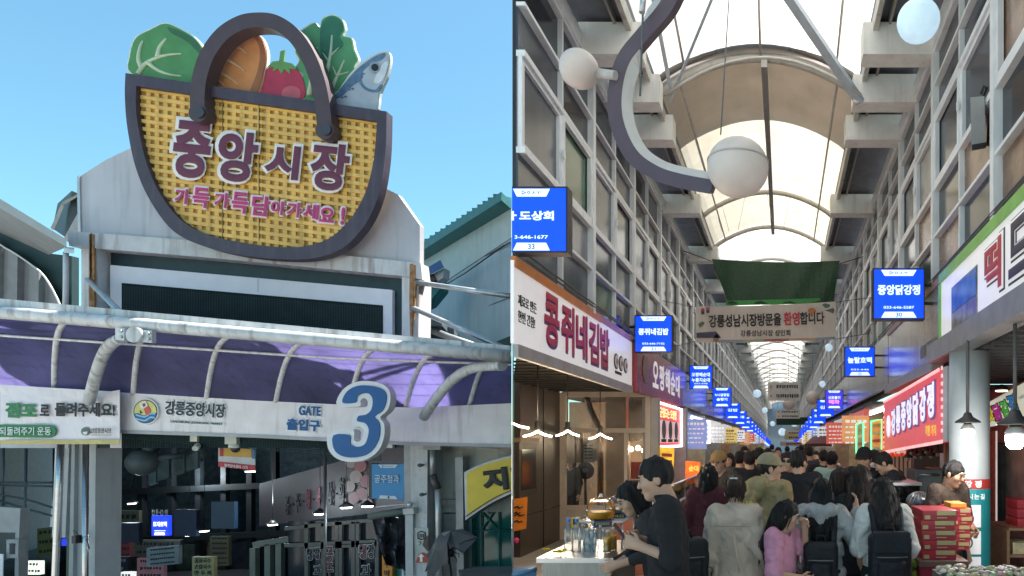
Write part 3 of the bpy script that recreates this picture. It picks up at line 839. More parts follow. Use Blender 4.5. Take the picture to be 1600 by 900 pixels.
MB().prism(G([tuple(p) for p in arc_o] + [tuple(p) for p in arc_i], 8.8), (0, .22, 0)).build('sign_box', mat('sign_edge_grey', (.4, .4, .41), .45, .3), ys)
q = [(729, 741)] + [tuple(p + Vector((0, 3.5))) for p in arc_o[3:]] + [tuple(p - Vector((0, 4))) for p in arc_i[:-2]] + [(730, 804)]
plate('yellow_face', q, 8.79, .012, mat('sign_yellow', (.66, .47, .02), .4, var=.07), ys)
ptext('지', 774, 749, 40, 36, 8.78, M_ink, ys, bold=.06, depth=.02, slope=-.12)
plate('letter_stroke', [(797, 732), (802, 730), (802, 736), (798, 737)], 8.775, .014, M_ink, ys)
MB().tube([P(x, y - 5.5, 8.78) for x, y in arc_i], .006, 4).build('sign_rule', M_ink, ys)

# umbrella -----------------------------------------------------------------
um = empty('umbrella', P(700, 900, 8.3), 'half folded dark grey umbrella hanging upside by the white pillar', 'umbrella')
m_um = mat('umbrella_cloth', (.085, .085, .095), .5, var=.15, bump=.15, transl=.25)
apex = P(705, 829, 8.05)
rimp = [(747, 840, 8.2), (722, 862, 8.0), (700, 880, 7.95), (674, 905, 8.0), (664, 893, 8.2), (666, 868, 8.45), (680, 845, 8.5), (715, 838, 8.5)]
cl = MB()
for i in range(8):
    a, b = P(*rimp[i]), P(*rimp[(i + 1) % 8])
    if i in (0, 1, 7): continue
    m1 = (a + b) / 2 + (apex - (a + b) / 2) * .1
    ca, cb_ = (a + apex) / 2 + Vector((0, -.06, .05)), (b + apex) / 2 + Vector((0, -.06, .05))
    for tri in ((apex, ca, cb_), (ca, a, m1), (ca, m1, cb_), (cb_, m1, b)):
        cl.poly(tri)
cl.build('canopy', m_um, um)
cl = MB()
for tri in ((P(705, 829, 8.05), P(722, 826, 8.2), P(747, 840, 8.2)), (P(705, 829, 8.05), P(747, 840, 8.2), P(722, 866, 8.0)), (P(690, 834, 8.1), P(705, 829, 8.05), P(722, 866, 8.0))):
    cl.poly(tri)
cl.build('canopy_fold', mat('umbrella_inside', (.2, .2, .21), .5, var=.15, transl=.3), um)
for i in (0, 1, 2, 3, 4):
    MB().tube([P(704, 858, 8.1), P((704 + rimp[i][0]) / 2, (852 + rimp[i][1]) / 2, 8.0), P(*rimp[i])], .006, 5).build('rib', M_black, um)
MB().tube([P(697, 834, 8.1), P(706, 905, 8.1)], .012, 8).build('shaft', M_black, um)
MB().lathe([(.03, 0), (.045, .05), (.03, .1)], P(704, 870, 8.1), 10).build('runner', M_black, um)
for dx, dy in ((-14, 5), (13, 3), (-8, 10), (9, 11), (-3, 14)):
    MB().tube([P(704, 862, 8.1), P(704 + dx, 862 + dy, 8.02), P(704 + dx, 868 + dy, 8.02)], .006, 5).build('stretcher', M_black, um)
# ------------------------------------------------------------------ inside the gate
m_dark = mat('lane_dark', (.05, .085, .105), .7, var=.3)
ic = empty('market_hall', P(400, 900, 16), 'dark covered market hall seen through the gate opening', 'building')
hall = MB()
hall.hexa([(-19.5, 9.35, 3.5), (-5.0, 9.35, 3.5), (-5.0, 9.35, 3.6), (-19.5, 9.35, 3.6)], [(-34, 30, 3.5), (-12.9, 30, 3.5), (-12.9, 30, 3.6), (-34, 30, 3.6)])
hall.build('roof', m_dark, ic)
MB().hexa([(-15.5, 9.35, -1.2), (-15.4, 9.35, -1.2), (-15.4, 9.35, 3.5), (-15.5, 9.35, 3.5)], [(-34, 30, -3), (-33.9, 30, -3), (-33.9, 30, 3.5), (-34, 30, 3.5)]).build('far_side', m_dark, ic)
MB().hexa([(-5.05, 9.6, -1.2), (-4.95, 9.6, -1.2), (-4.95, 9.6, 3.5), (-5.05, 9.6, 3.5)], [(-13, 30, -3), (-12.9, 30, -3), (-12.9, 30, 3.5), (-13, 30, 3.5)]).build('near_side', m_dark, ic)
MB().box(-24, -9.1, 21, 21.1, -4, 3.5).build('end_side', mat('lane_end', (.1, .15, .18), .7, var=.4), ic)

def RW(x, y, off=0):                                                 # right-hand shop row, receding to the left
    return P(x, y, 1 / (.10256 - (640 - x) * .000168) + off)
sh = empty('fruit_shop', RW(540, 900), 'dim fruit shop with a long lettered fascia inside the gate', 'shop')
m_fas = mat('dim_fascia', (.06, .05, .058), .6, var=.15)
MB().prism([RW(405, 756), RW(640, 690), RW(640, 796), RW(405, 822)], (0, .15, 0)).build('fascia', m_fas, sh)
u_ = (RW(560, 760) - RW(440, 760)).normalized()
m_d1, m_d2 = mat('fascia_black', (.012, .012, .02), .6), mat('fascia_maroon', (.1, .02, .03), .6)
for ch, x, y, w, h, m in (('공', 450, 790, 13, 30, m_d1), ('주', 466, 786, 13, 30, m_d1), ('청', 482, 780, 14, 32, m_d2), ('과', 499, 776, 14, 34, m_d2), ('상', 517, 771, 15, 38, m_d1), ('회', 535, 766, 15, 40, m_d1)):
    p = RW(x, y, -.1)
    text(ch, p, (.8, -.6, 0), (0, 0, 1), w * p.y / F * 1.35, h * p.y / F, m, sh, bold=.04, depth=.02)
for x, y, r in ((458, 788, 1.5), (474, 783, 1.5), (490, 780, 1.5), (508, 776, 1.5), (526, 771, 1.5)):
    MB().ball(RW(x, y, -.05), .018, 8, 6).build('letter_dot', m_d1, sh)
m_peach, m_rose = mat('peach_print', (.4, .28, .26), .6), mat('rose_print', (.36, .1, .12), .6)
for i, (x, y, r) in enumerate(((548, 722, 9), (563, 728, 10), (556, 745, 10), (572, 752, 10), (546, 760, 9), (566, 772, 10), (580, 768, 8), (553, 778, 9), (574, 786, 8), (586, 742, 9))):
    MB().prism([RW(x + r * math.cos(a * PI / 7), y + r * math.sin(a * PI / 7), -.05 - .003 * i) for a in range(14)], (0, .02, 0)).build('fruit_print', (m_peach, m_rose)[i % 2], sh)
m_frame = mat('dim_frame', (.09, .09, .088), .5)
fr = MB()
fy = 10.6
for a, b in (((446, 852), (590, 846)), ((478, 822), (590, 812)), ((446, 826), (480, 822)), ((478, 856), (590, 850))):
    fr.bar(P(*a, fy), P(*b, fy), .05, .06)
for x in (480, 506, 528, 533, 560, 590, 553):
    fr.bar(P(x, 815, fy), P(x, 1010, fy), .05, .06, (1, 0, 0))
fr.build('door_frame', m_frame, sh)
MB().box(P(446, 0, fy).x, P(600, 0, fy).x, fy + .06, fy + .1, P(0, 1010, fy).z, P(0, 815, fy).z).build('door_glass', mat('dim_glass', (.015, .022, .03), .1), sh)
for s, x, y, w, h, m in (('냉', 484, 866, 9, 18, m_d1), ('장', 496, 864, 9, 18, m_d1), ('공', 515, 866, 11, 24, m_d2), ('주', 515, 890, 11, 22, m_d2), ('냉', 567, 862, 11, 22, m_d2), ('장', 580, 861, 10, 22, m_d1), ('과', 572, 892, 14, 20, m_d1), ('과', 496, 892, 11, 18, m_d1)):
    ptext(s, x, y, w + 2.5, h + 2.5, fy - .04, mat('dim_white', (.32, .32, .33), .6), sh, bold=.06, depth=.008)
    ptext(s, x, y, w, h, fy - .05, m, sh, bold=.02, depth=.008)
ct = empty('shop_booth', P(430, 900, 11.5), 'beige framed booth with dark glass left of the fruit shop doors', 'booth')
mb = MB()
for a, b in (((398, 851), (466, 840)), ((398, 856), (398, 1000)), ((466, 842), (466, 1000)), ((421, 850), (421, 1000)), ((438, 848), (438, 1000))):
    mb.bar(P(*a, 11.3), P(*b, 11.3), .1, .1, (0, 0, 1) if a[1] != b[1] and a[0] != b[0] else (1, 0, 0))
mb.build('frame', mat('booth_beige', (.2, .2, .17), .6), ct)
MB().prism(G([(398, 852), (466, 842), (466, 1000), (398, 1000)], 11.4), (0, .5, 0)).build('glass', MATS['dim_glass'], ct)
pole('steel_pole', 'thin steel pole hanging down inside the gate left of the number 3', [(508, 690, 9.4), (508, 1060, 9.4)], .02, m_frame)

def board2(name, label, cat, x0, x1, y0, y1, d, col, lines=0, lcol=(.02, .02, .03), emit=0, group=None, t=.08, skew=0, vert=False):
    """a shop board hanging in the dark hall; lines = rows of small illegible lettering"""
    o = plate(name, [(x0, y0), (x1, y0 + skew), (x1, y1 + skew), (x0, y1)], d, t, mat('board_%02x%02x%02x%s' % (*[int(min(1, c) * 255) for c in col], '_lit' if emit else ''), col, .55, emit=emit))
    tag(o, label, cat, group)
    ml = mat('board_print_%02x%02x%02x' % tuple(int(c * 255) for c in lcol), lcol, .6)
    rnd = random.Random(x0 * 7 + y0)
    for k in range(lines):
        yy = y0 + (y1 - y0) * (k + .5) / lines
        mb = MB()
        x = x0 + (x1 - x0) * .12
        while x < x1 - (x1 - x0) * .14:
            w = rnd.uniform(.6, 1.3) * (y1 - y0) / lines * .35
            s = skew * (x - x0) / (x1 - x0)
            hh = (y1 - y0) / lines * .22
            mb.prism(G([(x, yy - hh + s), (x + w * .75, yy - hh + s), (x + w * .75, yy + hh * .3 + s), (x, yy + hh * rnd.uniform(.2, 1) + s)], d - .008), (0, .006, 0))
            x += w * 1.25
        tag(mb.build('print_row', ml, o), kind='stuff')
    return o
board2('shop_board', 'faded green menu board beside the white gate post', 'sign', 148, 181, 812, 866, 14, (.13, .15, .07), 3, group='boards inside the gate')
board2('shop_board', 'olive menu board above the green one near the post', 'sign', 176, 217, 798, 840, 16, (.12, .13, .09), 2, group='boards inside the gate')
board2('shop_board', 'tall olive board right of the dark hall centre', 'sign', 328, 357, 838, 884, 14, (.17, .15, .09), 6, group='boards inside the gate')
board2('shop_board', 'pale blue price board tilted in the middle of the hall', 'sign', 229, 279, 857, 886, 13, (.22, .27, .3), 4, group='boards inside the gate', skew=-5)
yb = board2('shop_board', 'yellow noodle board with black writing low in the hall', 'sign', 300, 334, 870, 905, 12.5, (.42, .36, .18), 0, group='boards inside the gate')
for k, s in enumerate(('꿈표국수', '손칼국수', '만 두 피')):
    ptext(s, 317, 876 + k * 9.5, 26, 7.5, 12.49, M_ink, yb, bold=.02, depth=.006)
board2('shop_board', 'long grey-green lettered board behind the blue price board', 'sign', 204, 282, 844, 870, 15, (.08, .1, .08), 2, group='boards inside the gate')
board2('shop_board', 'narrow red vertical board in the dark hall', 'sign', 189, 203, 843, 872, 14.5, (.2, .05, .06), 3, group='boards inside the gate')
board2('unlit_sign', 'unlit dark blue box sign left of the lit blue sign', 'sign', 186, 217, 817, 848, 13, (.01, .02, .05), group='unlit box signs inside the gate')
board2('unlit_sign', 'unlit dark blue box sign right of the lit blue sign', 'sign', 272, 307, 796, 838, 13, (.01, .025, .07), group='unlit box signs inside the gate')
board2('unlit_sign', 'unlit blue box sign nearest the hanging pole', 'sign', 330, 366, 784, 826, 12, (.015, .05, .1), group='unlit box signs inside the gate')
board2('price_board', 'pink lit display panel low in the dark hall', 'display', 214, 256, 872, 905, 15, (.25, .14, .17), 3, emit=.06)
board2('price_board', 'small dark board with white scribbles at the hall bottom', 'sign', 155, 200, 870, 895, 13.5, (.03, .025, .05), 2, (.3, .3, .3))
board2('price_board', 'white lit letters panel at the hall\'s very bottom', 'display', 188, 207, 894, 905, 12.8, (.5, .5, .5), 1, emit=.5)
ls = board2('lit_sign', 'lit blue box sign with white letters deep in the gate hall', 'sign', 237, 263, 806, 837, 14, (.01, .03, .62), 0, emit=.8)
m_glow = mat('white_glow', (.8, .85, 1), .5, emit=.7)
ptext('모자호떡', 250, 819, 21, 8, 13.985, m_glow, ls, bold=.01, depth=.006)
plate('number_plate', [(242, 832), (256, 832), (257, 836), (241, 836)], 13.98, .01, m_glow, ls)
plate('print_row', [(241, 829), (258, 829), (258, 829.8), (241, 829.8)], 13.985, .006, m_glow, ls)
for i, (x, c) in enumerate(((240, 'ㅇ'), (247, 'ㅏ'), (253, 'ㅇ'), (260, '맵'))):
    ptext(c, x, 801, 5, 10, 14, mat('dim_sign_white', (.5, .5, .5), .5), ls, bold=.03, depth=.01)
# hall lamps (lit)
m_lamp = mat('hall_lamp', (1, .95, .85), .5, emit=5)
def hall_lamp(x, y, d, label):
    o = MB().lathe([(.1, 0), (.1, .012), (.05, .05), (.02, .08)], P(x, y, d), 12).build('hall_lamp', M_black)
    tag(o, label, 'lamp', 'lit lamps inside the gate')
    MB().lathe([(.075, -.02), (.075, -.004)], P(x, y, d), 12).build('bulb', m_lamp, o)
    MB().tube([P(x, y, d) + Vector((0, 0, .08)), (P(x, y, d).x, d, 3.5)], .005, 5).build('cord', M_black, o)
for x, y, d, l in ((541, 792, 9.8, 'lit lamp just below the last letter of the dim fascia'), (500, 802, 10.3, 'lit lamp left of the thin hanging pole'), (426, 819, 12, 'lit lamp above the beige booth'), (319, 829, 13, 'lit lamp above the olive board'), (296, 836, 14, 'lit lamp between blue sign and olive board'), (206, 786, 15, 'lit lamp over the olive menu board'), (574, 790, 9.7, 'lit lamp under the fruit print'), (391, 736, 12, 'high lit lamp behind the hanging wall poster')):
    hall_lamp(x, y, d, l)
for x, y, d, e in ((540, 800, 9.5, 5), (430, 780, 12, 10), (300, 740, 17, 24), (206, 780, 14, 12)):  # deepest light has no lamp, added to brighten the dark hall end
    l = bpy.data.lights.new('hall_light', 'POINT'); l.energy = e; l.color = (.8, .92, 1); l.shadow_soft_size = .1
    o = bpy.data.objects.new('hall_light', l); COL.objects.link(o); o.location = P(x, y + 5, d)
gl = empty('ring_lamp', P(232, 723, 12.6), 'unlit grey globe lamp with curved arms in the dark hall', 'lamp')
m_dg = mat('dim_globe', (.1, .13, .14), .5)
MB().ball(P(222, 723, 12.6), .25, 18, 12).build('globe', m_dg, gl)
MB().ball(P(236, 702, 13.0), .13, 14, 10).build('globe', m_dg, gl)
MB().tube([P(240, 718, 12.7), P(262, 714, 12.8), P(284, 712, 13)], .06, 8).build('arm', m_dg, gl)
MB().ball(P(312, 710, 13.5), .15, 14, 10).build('globe', m_dg, gl)
MB().tube([P(222, 700, 12.6), (P(222, 0, 12.6).x, 12.6, 3.5)], .01, 5).build('hanger', m_dg, gl)
hw = empty('hall_windows', P(270, 740, 14), 'row of dim high windows receding inside the gate hall', 'window')
for k, (x0, x1, y0, y1, s) in enumerate(((232, 244, 729, 759, 4), (246, 264, 724, 752, 6), (272, 288, 716, 744, 5), (291, 309, 712, 737, 6))):
    plate('pane', [(x0, y0), (x1, y0 - s), (x1, y1 - s), (x0, y1)], 14 - k * .3, .05, mat('dim_pane', (.09, .13, .14), .3, var=.3), hw)
board2('wall_banner', 'dim blue banner high behind the gate beam', 'banner', 205, 290, 676, 692, 11, (.02, .06, .1), 1, (.2, .2, .25))
hf = empty('stall_structure', P(330, 900, 17), 'row of dark stall posts and beams deep in the gate hall', 'frame')
m_hf = mat('hall_frame', (.015, .02, .023), .6)
for k, x in enumerate((182, 222, 268, 312, 352, 392, 430)):
    MB().bar(P(x, 700, 17.5), P(x, 960, 17.5), .14, .14, (1, 0, 0)).build('post', m_hf, hf)
    if k: MB().box(P(x - 40, 0, 17.6).x, P(x - 8, 0, 17.6).x, 17.7, 17.8, P(0, 905, 17.6).z, P(0, 852 - 3 * (k % 3), 17.6).z).build('shopfront_panel', mat('hall_panel_%d' % (k % 3), ((.05, .07, .06), (.09, .08, .06), (.04, .05, .07))[k % 3], .4, var=.4), hf)
for y in (770, 846):
    MB().bar(P(160, y, 17.4), P(470, y - 14, 17.4), .12, .16).build('beam', m_hf, hf)
# left bay beyond the steel pole
fb = empty('booth_frame', P(10, 900, 9.6), 'grey painted booth frame with square opening at the far left', 'booth')
MB().prism(G([(-20, 791), (32, 794), (30, 832), (-20, 832)], 9.5), (0, .12, 0)).build('top_board', mat('booth_grey', (.3, .31, .32), .6), fb)
MB().prism(G([(24, 832), (30, 832), (26, 1060), (20, 1060)], 9.5), (0, .12, 0)).build('upright', MATS['booth_grey'], fb)
mb = MB().ring(G([(10, 843), (29, 843), (28, 872), (10, 872)], 9.45), G([(14.5, 849), (25, 849), (24, 866), (14.5, 866)], 9.45), (0, .1, 0)).build('square_frame', MATS['booth_grey'], fb)
plate('paper', [(-5, 865), (5, 866), (4, 905), (-5, 905)], 9.4, .01, MATS['sticker_white'], fb)
board2('shop_board', 'small yellow-green board left of the steel pole', 'sign', 58, 84, 826, 871, 13, (.14, .15, .06), 3, group='boards inside the gate', skew=-3)
board2('lit_display', 'white and green lit panel at the bottom left', 'display', 38, 62, 877, 898, 12, (.55, .62, .5), 2, emit=.6)
board2('lit_sign', 'tiny lit blue sign behind the grey strip', 'sign', 96, 103, 842, 853, 14, (.02, .04, .5), emit=.5)
for k, pts in enumerate(([(-5, 754, 11), (82, 754, 11)], [(-5, 758, 11), (82, 760, 11)], [(-5, 772, 11), (40, 780, 11), (82, 793, 11)], [(-5, 781, 11), (40, 795, 11), (82, 806, 11)], [(5, 690, 11), (5, 790, 11)], [(41, 690, 11), (38, 900, 11)])):
    o = MB().tube([P(*p) for p in pts], .018, 6).build('hall_rail', mat('rail_teal', (.05, .08, .1), .5)); tag(o, ('upper level rail in the dark left bay', 'second level rail in the dark left bay', 'upper sagging cable in the dark left bay', 'lower sagging cable in the dark left bay', 'leftmost upright rod in the dark left bay', 'tall upright rod right of the grey booth')[k], 'rail')
# blue shop sign by the pillar, tarp, orange board, cameras, poster
gs = empty('blue_shop_sign', P(606, 752, 9.0), 'unlit light blue sign box with white Korean letters beside the pillar', 'sign')
MB().prism(G([(576, 724), (581, 724), (581, 781), (576, 780)], 9.0), (0, .16, 0)).build('box', M_black, gs)
m_lb = mat('sky_blue_face', (.02, .21, .47), .45, var=.05)
plate('face', [(581, 725), (632, 725), (631, 781), (581, 779)], 9.0, .16, m_lb, gs)
m_lbw = mat('sign_white', (.6, .65, .7), .5)
plate('top_plate', [(591, 726), (622, 726), (617, 731), (595, 731)], 8.99, .01, m_lbw, gs)
plate('number_plate', [(594, 774), (617, 775), (621, 780), (592, 779)], 8.99, .01, m_lbw, gs)
ptext('▷ㅇㅅㅜ', 606, 728.7, 17, 3.6, 8.985, m_b1, gs, depth=.004)
ptext('1', 607, 777, 2, 4, 8.985, M_ink, gs, depth=.004)
ptext('공주청과', 605, 748, 38, 13, 8.99, m_lbw, gs, bold=.01, depth=.008)
MB().tube([P(588, 792, 8.95), P(641, 787, 8.75)], .012, 6).build('bracket_rod', M_galv, gs)
MB().ball(P(641, 788, 8.7), .035, 10, 8).build('rod_end', M_galv, gs)
tb = empty('tied_tarp', P(610, 850, 9.0), 'crumpled black plastic tarp tied under the bracket by the pillar', 'tarp')
mb = MB()
NU, NV = 14, 16
g = []
rnd = random.Random(3)
for i in range(NU + 1):
    row = []
    for k in range(NV + 1):
        u, v = i / NU, k / NV
        xl = 581 + 14 * v + 8 * v * v
        x = xl + (634 - xl) * u
        y = 808 + (74 + 10 * u) * v + 6 * math.sin(u * 9) * v * (1 - v)
        row.append(P(x, y, 8.95 + .06 * math.sin(u * 13 + v * 5) + .05 * math.sin(v * 11 - u * 7) + rnd.uniform(-.02, .02)))
    g.append(row)
for i in range(NU):
    for k in range(NV):
        mb.poly([g[i][k], g[i + 1][k], g[i + 1][k + 1], g[i][k + 1]])
mb.build('sheet', mat('black_plastic', (.022, .024, .03), .3, bump=.6, bscale=20), tb, smooth=True)
MB().tube([P(578, 807, 8.9), P(636, 798, 8.85)], .05, 8).build('rolled_edge', mat('tarp_roll', (.1, .12, .11), .6), tb)
ob = board2('orange_board', 'narrow orange sign with two letters beside the tied tarp', 'sign', 597, 613, 864, 905, 9.6, (.6, .22, .02))
ptext('수', 604.5, 881, 9, 11, 9.59, m_d1, ob, bold=.01, depth=.006)
ptext('박', 604.5, 896, 9, 11, 9.59, m_d1, ob, bold=.01, depth=.006)
tag(MB().prism(G([(613, 860), (636, 870), (636, 1060), (613, 1060)], 9.7), (0, .05, 0)).build('green_glazing', mat('green_pane', (.03, .22, .18), .3)), 'pale green glass pane below the tied black tarp', 'pane')
tag(MB().tube([P(630, 889, 8.9), P(630, 940, 8.9)], .018, 8).build('white_tube', mat('tube_white', (.7, .7, .7), .5)), 'short white tube standing under the tied tarp', 'tube')
mp_ = empty('wall_poster', P(370, 708, 9.1), 'hanging poster of a shop plan with red strip below the beam', 'poster')
plate('sheet', [(341, 682), (399, 686), (398, 735), (341, 729)], 9.1, .015, mat('poster_grey', (.5, .5, .52), .5), mp_)
for pts, c, nm in (([(343, 690), (355, 690), (355, 697), (343, 697)], (.05, .2, .4), 'blue_patch'), ([(349, 698), (393, 701), (393, 715), (349, 713)], (.5, .3, .05), 'orange_patch'), ([(343, 700), (348, 700), (348, 713), (343, 713)], (.4, .03, .04), 'red_patch'), ([(394, 700), (398, 700), (398, 717), (394, 717)], (.04, .15, .35), 'blue_strip'), ([(341, 721), (398, 727), (398, 735), (341, 729)], (.42, .02, .04), 'red_strip'), ([(360, 686), (398, 688), (397, 697), (376, 696)], (.05, .2, .4), 'blue_corner')):
    plate(nm, pts, 9.09, .01, mat('poster_' + nm, c, .5), mp_)
ptext('일력달숙셜비 12억', 369, 728.5, 36, 5, 9.08, MATS['sticker_white'], mp_, slope=.1, bold=.01, depth=.004)
dc = empty('dome_camera', P(368, 695, 8.8), 'white dome camera with dark lens hanging from the beam', 'camera')
MB().box(P(359, 0, 8.8).x, P(377, 0, 8.8).x, 8.72, 8.9, P(0, 694, 8.8).z, P(0, 681, 8.8).z).build('mount', mat('camera_cream', (.55, .54, .48), .5), dc)
MB().lathe([(.02, .06), (.075, .05), (.08, 0), (.07, -.01)], P(368, 699, 8.8), 16).build('housing', MATS['camera_cream'], dc)
MB().ball(P(368, 701, 8.8), .055, 14, 10).build('lens', M_black, dc)
bc = empty('spot_camera', P(307, 690, 8.8), 'small white swivel camera under the beam near the market name', 'camera')
MB().box(P(303, 0, 8.8).x, P(314, 0, 8.8).x, 8.74, 8.88, P(0, 690, 8.8).z, P(0, 677, 8.8).z).build('mount', MATS['camera_cream'], bc)
MB().tube([P(308, 690, 8.8), P(308, 696, 8.8)], .02, 8).build('stem', MATS['camera_cream'], bc)
MB().tube([P(311, 694, 8.8), P(305, 701, 8.65)], .035, 10).build('body', MATS['camera_cream'], bc)

# everything of the gate square stops at the side partition of the arcade's first shop
for o in list(COL.objects):
    if o.type != 'MESH' or o.get('kind') == 'structure' or not o.data.vertices: continue
    n = len(o.data.vertices)
    co = np.empty(n * 3, np.float32); o.data.vertices.foreach_get('co', co); co = co.reshape(-1, 3)
    m = (co[:, 1] > 2) & (co[:, 0] > -.4257 * co[:, 1])
    if m.any():
        co[m, 0] = -.4257 * co[m, 1]
        o.data.vertices.foreach_set('co', co.ravel())
# ================================================================== THE ARCADE (right part of the picture)
XL, XR, YE = -2.5, 1.85, 100.0
m_floor = mat('arcade_paving', (.4, .385, .36), .55, var=.2, scale=3, bump=.15, bscale=30)
tag(MB().poly([(-2.65, -12, 0), (8, -12, 0), (8, YE, 0), (-9, YE, 0), (-9, 17, 0), (-2.65, 5.5, 0)]).build('floor', m_floor), kind='structure')
mb = MB()
for k in range(-10, 90):
    mb.box(-2.4, 1.8, k * 1.0, k * 1.0 + .012, .0, .004)
for x in (-1.6, -.8, 0, .8, 1.6):
    mb.box(x, x + .012, -10, 90, .005, .009)
tag(mb.build('paving_joint', mat('paving_joint_dark', (.07, .07, .065), .8)), kind='stuff')

m_alu = mat('aluminium_frame', (.8, .82, .85), .38, .0, var=.07, scale=5, streak=.14, streak_col='#6e675f')
m_pan = [mat('glass_grey', (.04, .05, .07), .2, var=.5, scale=.9, spec=.5, stretch=(1, 2.5, .4)), mat('glass_dark', (.018, .021, .028), .14, var=.5, scale=1.2, spec=.5, stretch=(1, 2, .5)),
         mat('glass_mid', (.075, .088, .112), .24, var=.45, scale=.8, spec=.5, stretch=(1, 2.5, .4)), mat('glass_green', (.03, .1, .055), .18, var=.5, spec=.7), mat('glass_amber', (.2, .11, .065), .25, var=.35, spec=.6),
         mat('glass_pale', (.17, .178, .195), .25, var=.4, scale=1.3, spec=.6)]
m_fmet = mat('metal_fascia', (.42, .41, .39), .24, .75, var=.2, scale=1.5, streak=.5, streak_col='#4c4640')
m_soff = mat('slate_soffit', (.12, .125, .15), .6, var=.2)
m_ibeam = mat('roof_beam', (.86, .85, .82), .5, var=.06, scale=6, streak=.18, streak_col='#7a756d', speck=.06)
m_ceil = mat('shop_ceiling', (.05, .05, .055), .6)

SIDES = {
    'left': dict(x=XL, n=1, y0=5.99, rows=[3.48, 4.03, 4.58, 5.5, 5.97, 6.55], top=6.55, inner=-1.85, fas=(2.7, 3.48)),
    'right': dict(x=XR, n=-1, y0=1.0, rows=[3.7, 4.28, 4.86, 5.72, 6.12, 6.55], top=6.55, inner=1.08, fas=(2.77, 3.7)),
}
BAY = 2.25
for side, s in SIDES.items():
    x, n = s['x'], s['n']
    root = empty('arcade_building', (x, s['y0'], 0), 'glazed upper floor of the shop row along the %s side of the arcade' % side, 'building')
    s['root'] = root
    rnd = random.Random(5 if side == 'left' else 9)
    def bx(mb, a, b, y0, y1, z0, z1):                               # a..b measured from the wall face towards the alley
        mb.box(*sorted((x + n * a, x + n * b)), y0, y1, z0, z1)
    mb = MB(); bx(mb, -.22, -.16, s['y0'] + .42, YE, 2.7, 6.62); mb.build('back_wall', mat('dim_rooms', (.05, .05, .05), .8), root)
    cache = {}
    def pane(y0, y1, z0, z1, k, parent):
        key = (round(y1 - y0, 3), round(z1 - z0, 3), k)
        if key not in cache:
            m2 = MB(); bx(m2, -.05, -.03, 0, y1 - y0, 0, z1 - z0)
            cache[key] = m2.build('pane', m_pan[k], None).data
            o = bpy.data.objects[-1] if False else [q for q in COL.objects if q.data == cache[key]][0]
        else:
            o = bpy.data.objects.new('pane', cache[key]); COL.objects.link(o)
        attach(o, parent)
        o.matrix_basis = Matrix.Translation((0, y0, z0))
    far_f, far_p = MB(), [MB() for _ in m_pan]
    y = s['y0']
    nb_ = 0
    while y < 94:
        near = y < 27
        fr = MB() if near else far_f
        zs = s['rows']
        bx(fr, -.06, .05, y, y + .1, zs[0] - .02, zs[-1]) if nb_ or side == 'right' else None
        for zi, z in enumerate(zs):
            h = .06 if zi in (2, 3, 5) else .036
            bx(fr, -.05, .035, y + .1, y + BAY, z - h / 2, z + h / 2)
        for r in range(5):
            z0, z1 = zs[r] + .03, zs[r + 1] - .03
            ym = y + .1 + (BAY - .1) / 2
            if r != 2:
                bx(fr, -.05, .025, ym - .018, ym + .018, z0, z1)
                spans = ((y + .1, ym - .018), (ym + .018, y + BAY))
            else:                                                     # sliding windows with their own sashes
                spans = ((y + .1, ym), (ym, y + BAY))
                for i, (a, b) in enumerate(spans):
                    o_ = .012 if i else -.012
                    for q0, q1 in ((a, a + .06), (b - .06, b)):
                        bx(fr, -.03 + o_, .02 + o_, q0, q1, z0, z1)
                    for q0, q1 in ((z0, z0 + .05), (z1 - .05, z1)):
                        bx(fr, -.03 + o_, .02 + o_, a + .06, b - .06, q0, q1)
                if near:
                    bx(fr, .03, .05, ym - .03, ym + .015, z0 + .36, z0 + .45)
            for i, (a, b) in enumerate(spans):
                k = rnd.choices(range(6), (5, 4, 4, 1.2, 0, 1.0) if side == 'left' else (4, 3, 4, .6, .35, 1.5))[0]
                if r >= 3: k = rnd.choice((0, 1, 2, 0))
                if side == 'right' and r < 2 and y < 9: k = 4 if (r + i) % 2 else 1
                if near: pane(a, b, z0, z1, k, root)
                else: bx(far_p[k], -.05, -.03, a, b, z0, z1)
        if near:
            fr.build('window_frame', m_alu, root)
        y += BAY
        nb_ += 1
    tag(far_f.build('far_window_frame', m_alu, root), kind='stuff')
    for k, f in enumerate(far_p):
        if f.v: tag(f.build('far_pane', m_pan[k], root), kind='stuff')
    mb = MB(); bx(mb, -.05, .06, s['y0'], YE, 6.55, 6.75); mb.build('head_rail', m_alu, root)
    for q, zz in enumerate((s['fas'][1] + .05, s['fas'][1] + .09)):
        MB().tube([(x + n * .045, (6.1 if side == 'left' else 1.2) + k * 3.3, zz + .02 * math.sin(k * 1.9 + q)) for k in range(28)], .011, 5).build('conduit', mat('conduit_dark', (.1, .1, .1), .5), root)
    # eave: soffit, inner edge
    inn = s['inner']
    mb = MB().box(*sorted((x - n * .2, inn)), 6.4 if side == 'left' else -8, YE, 6.95, 7.05); mb.build('soffit', m_soff, root)
    mb = MB().box(*sorted((inn - n * .06, inn)), 6.4 if side == 'left' else -8, YE, 6.78, 6.95); mb.build('eave_edge', mat('eave_white', (.5, .49, .46), .5, streak=.4), root)
    mb = MB().box(*sorted((inn - n * .22, inn - n * .19)), 6.4 if side == 'left' else -8, YE, 6.86, 6.95); mb.build('eave_strip', mat('eave_grey', (.3, .29, .27), .5), root)

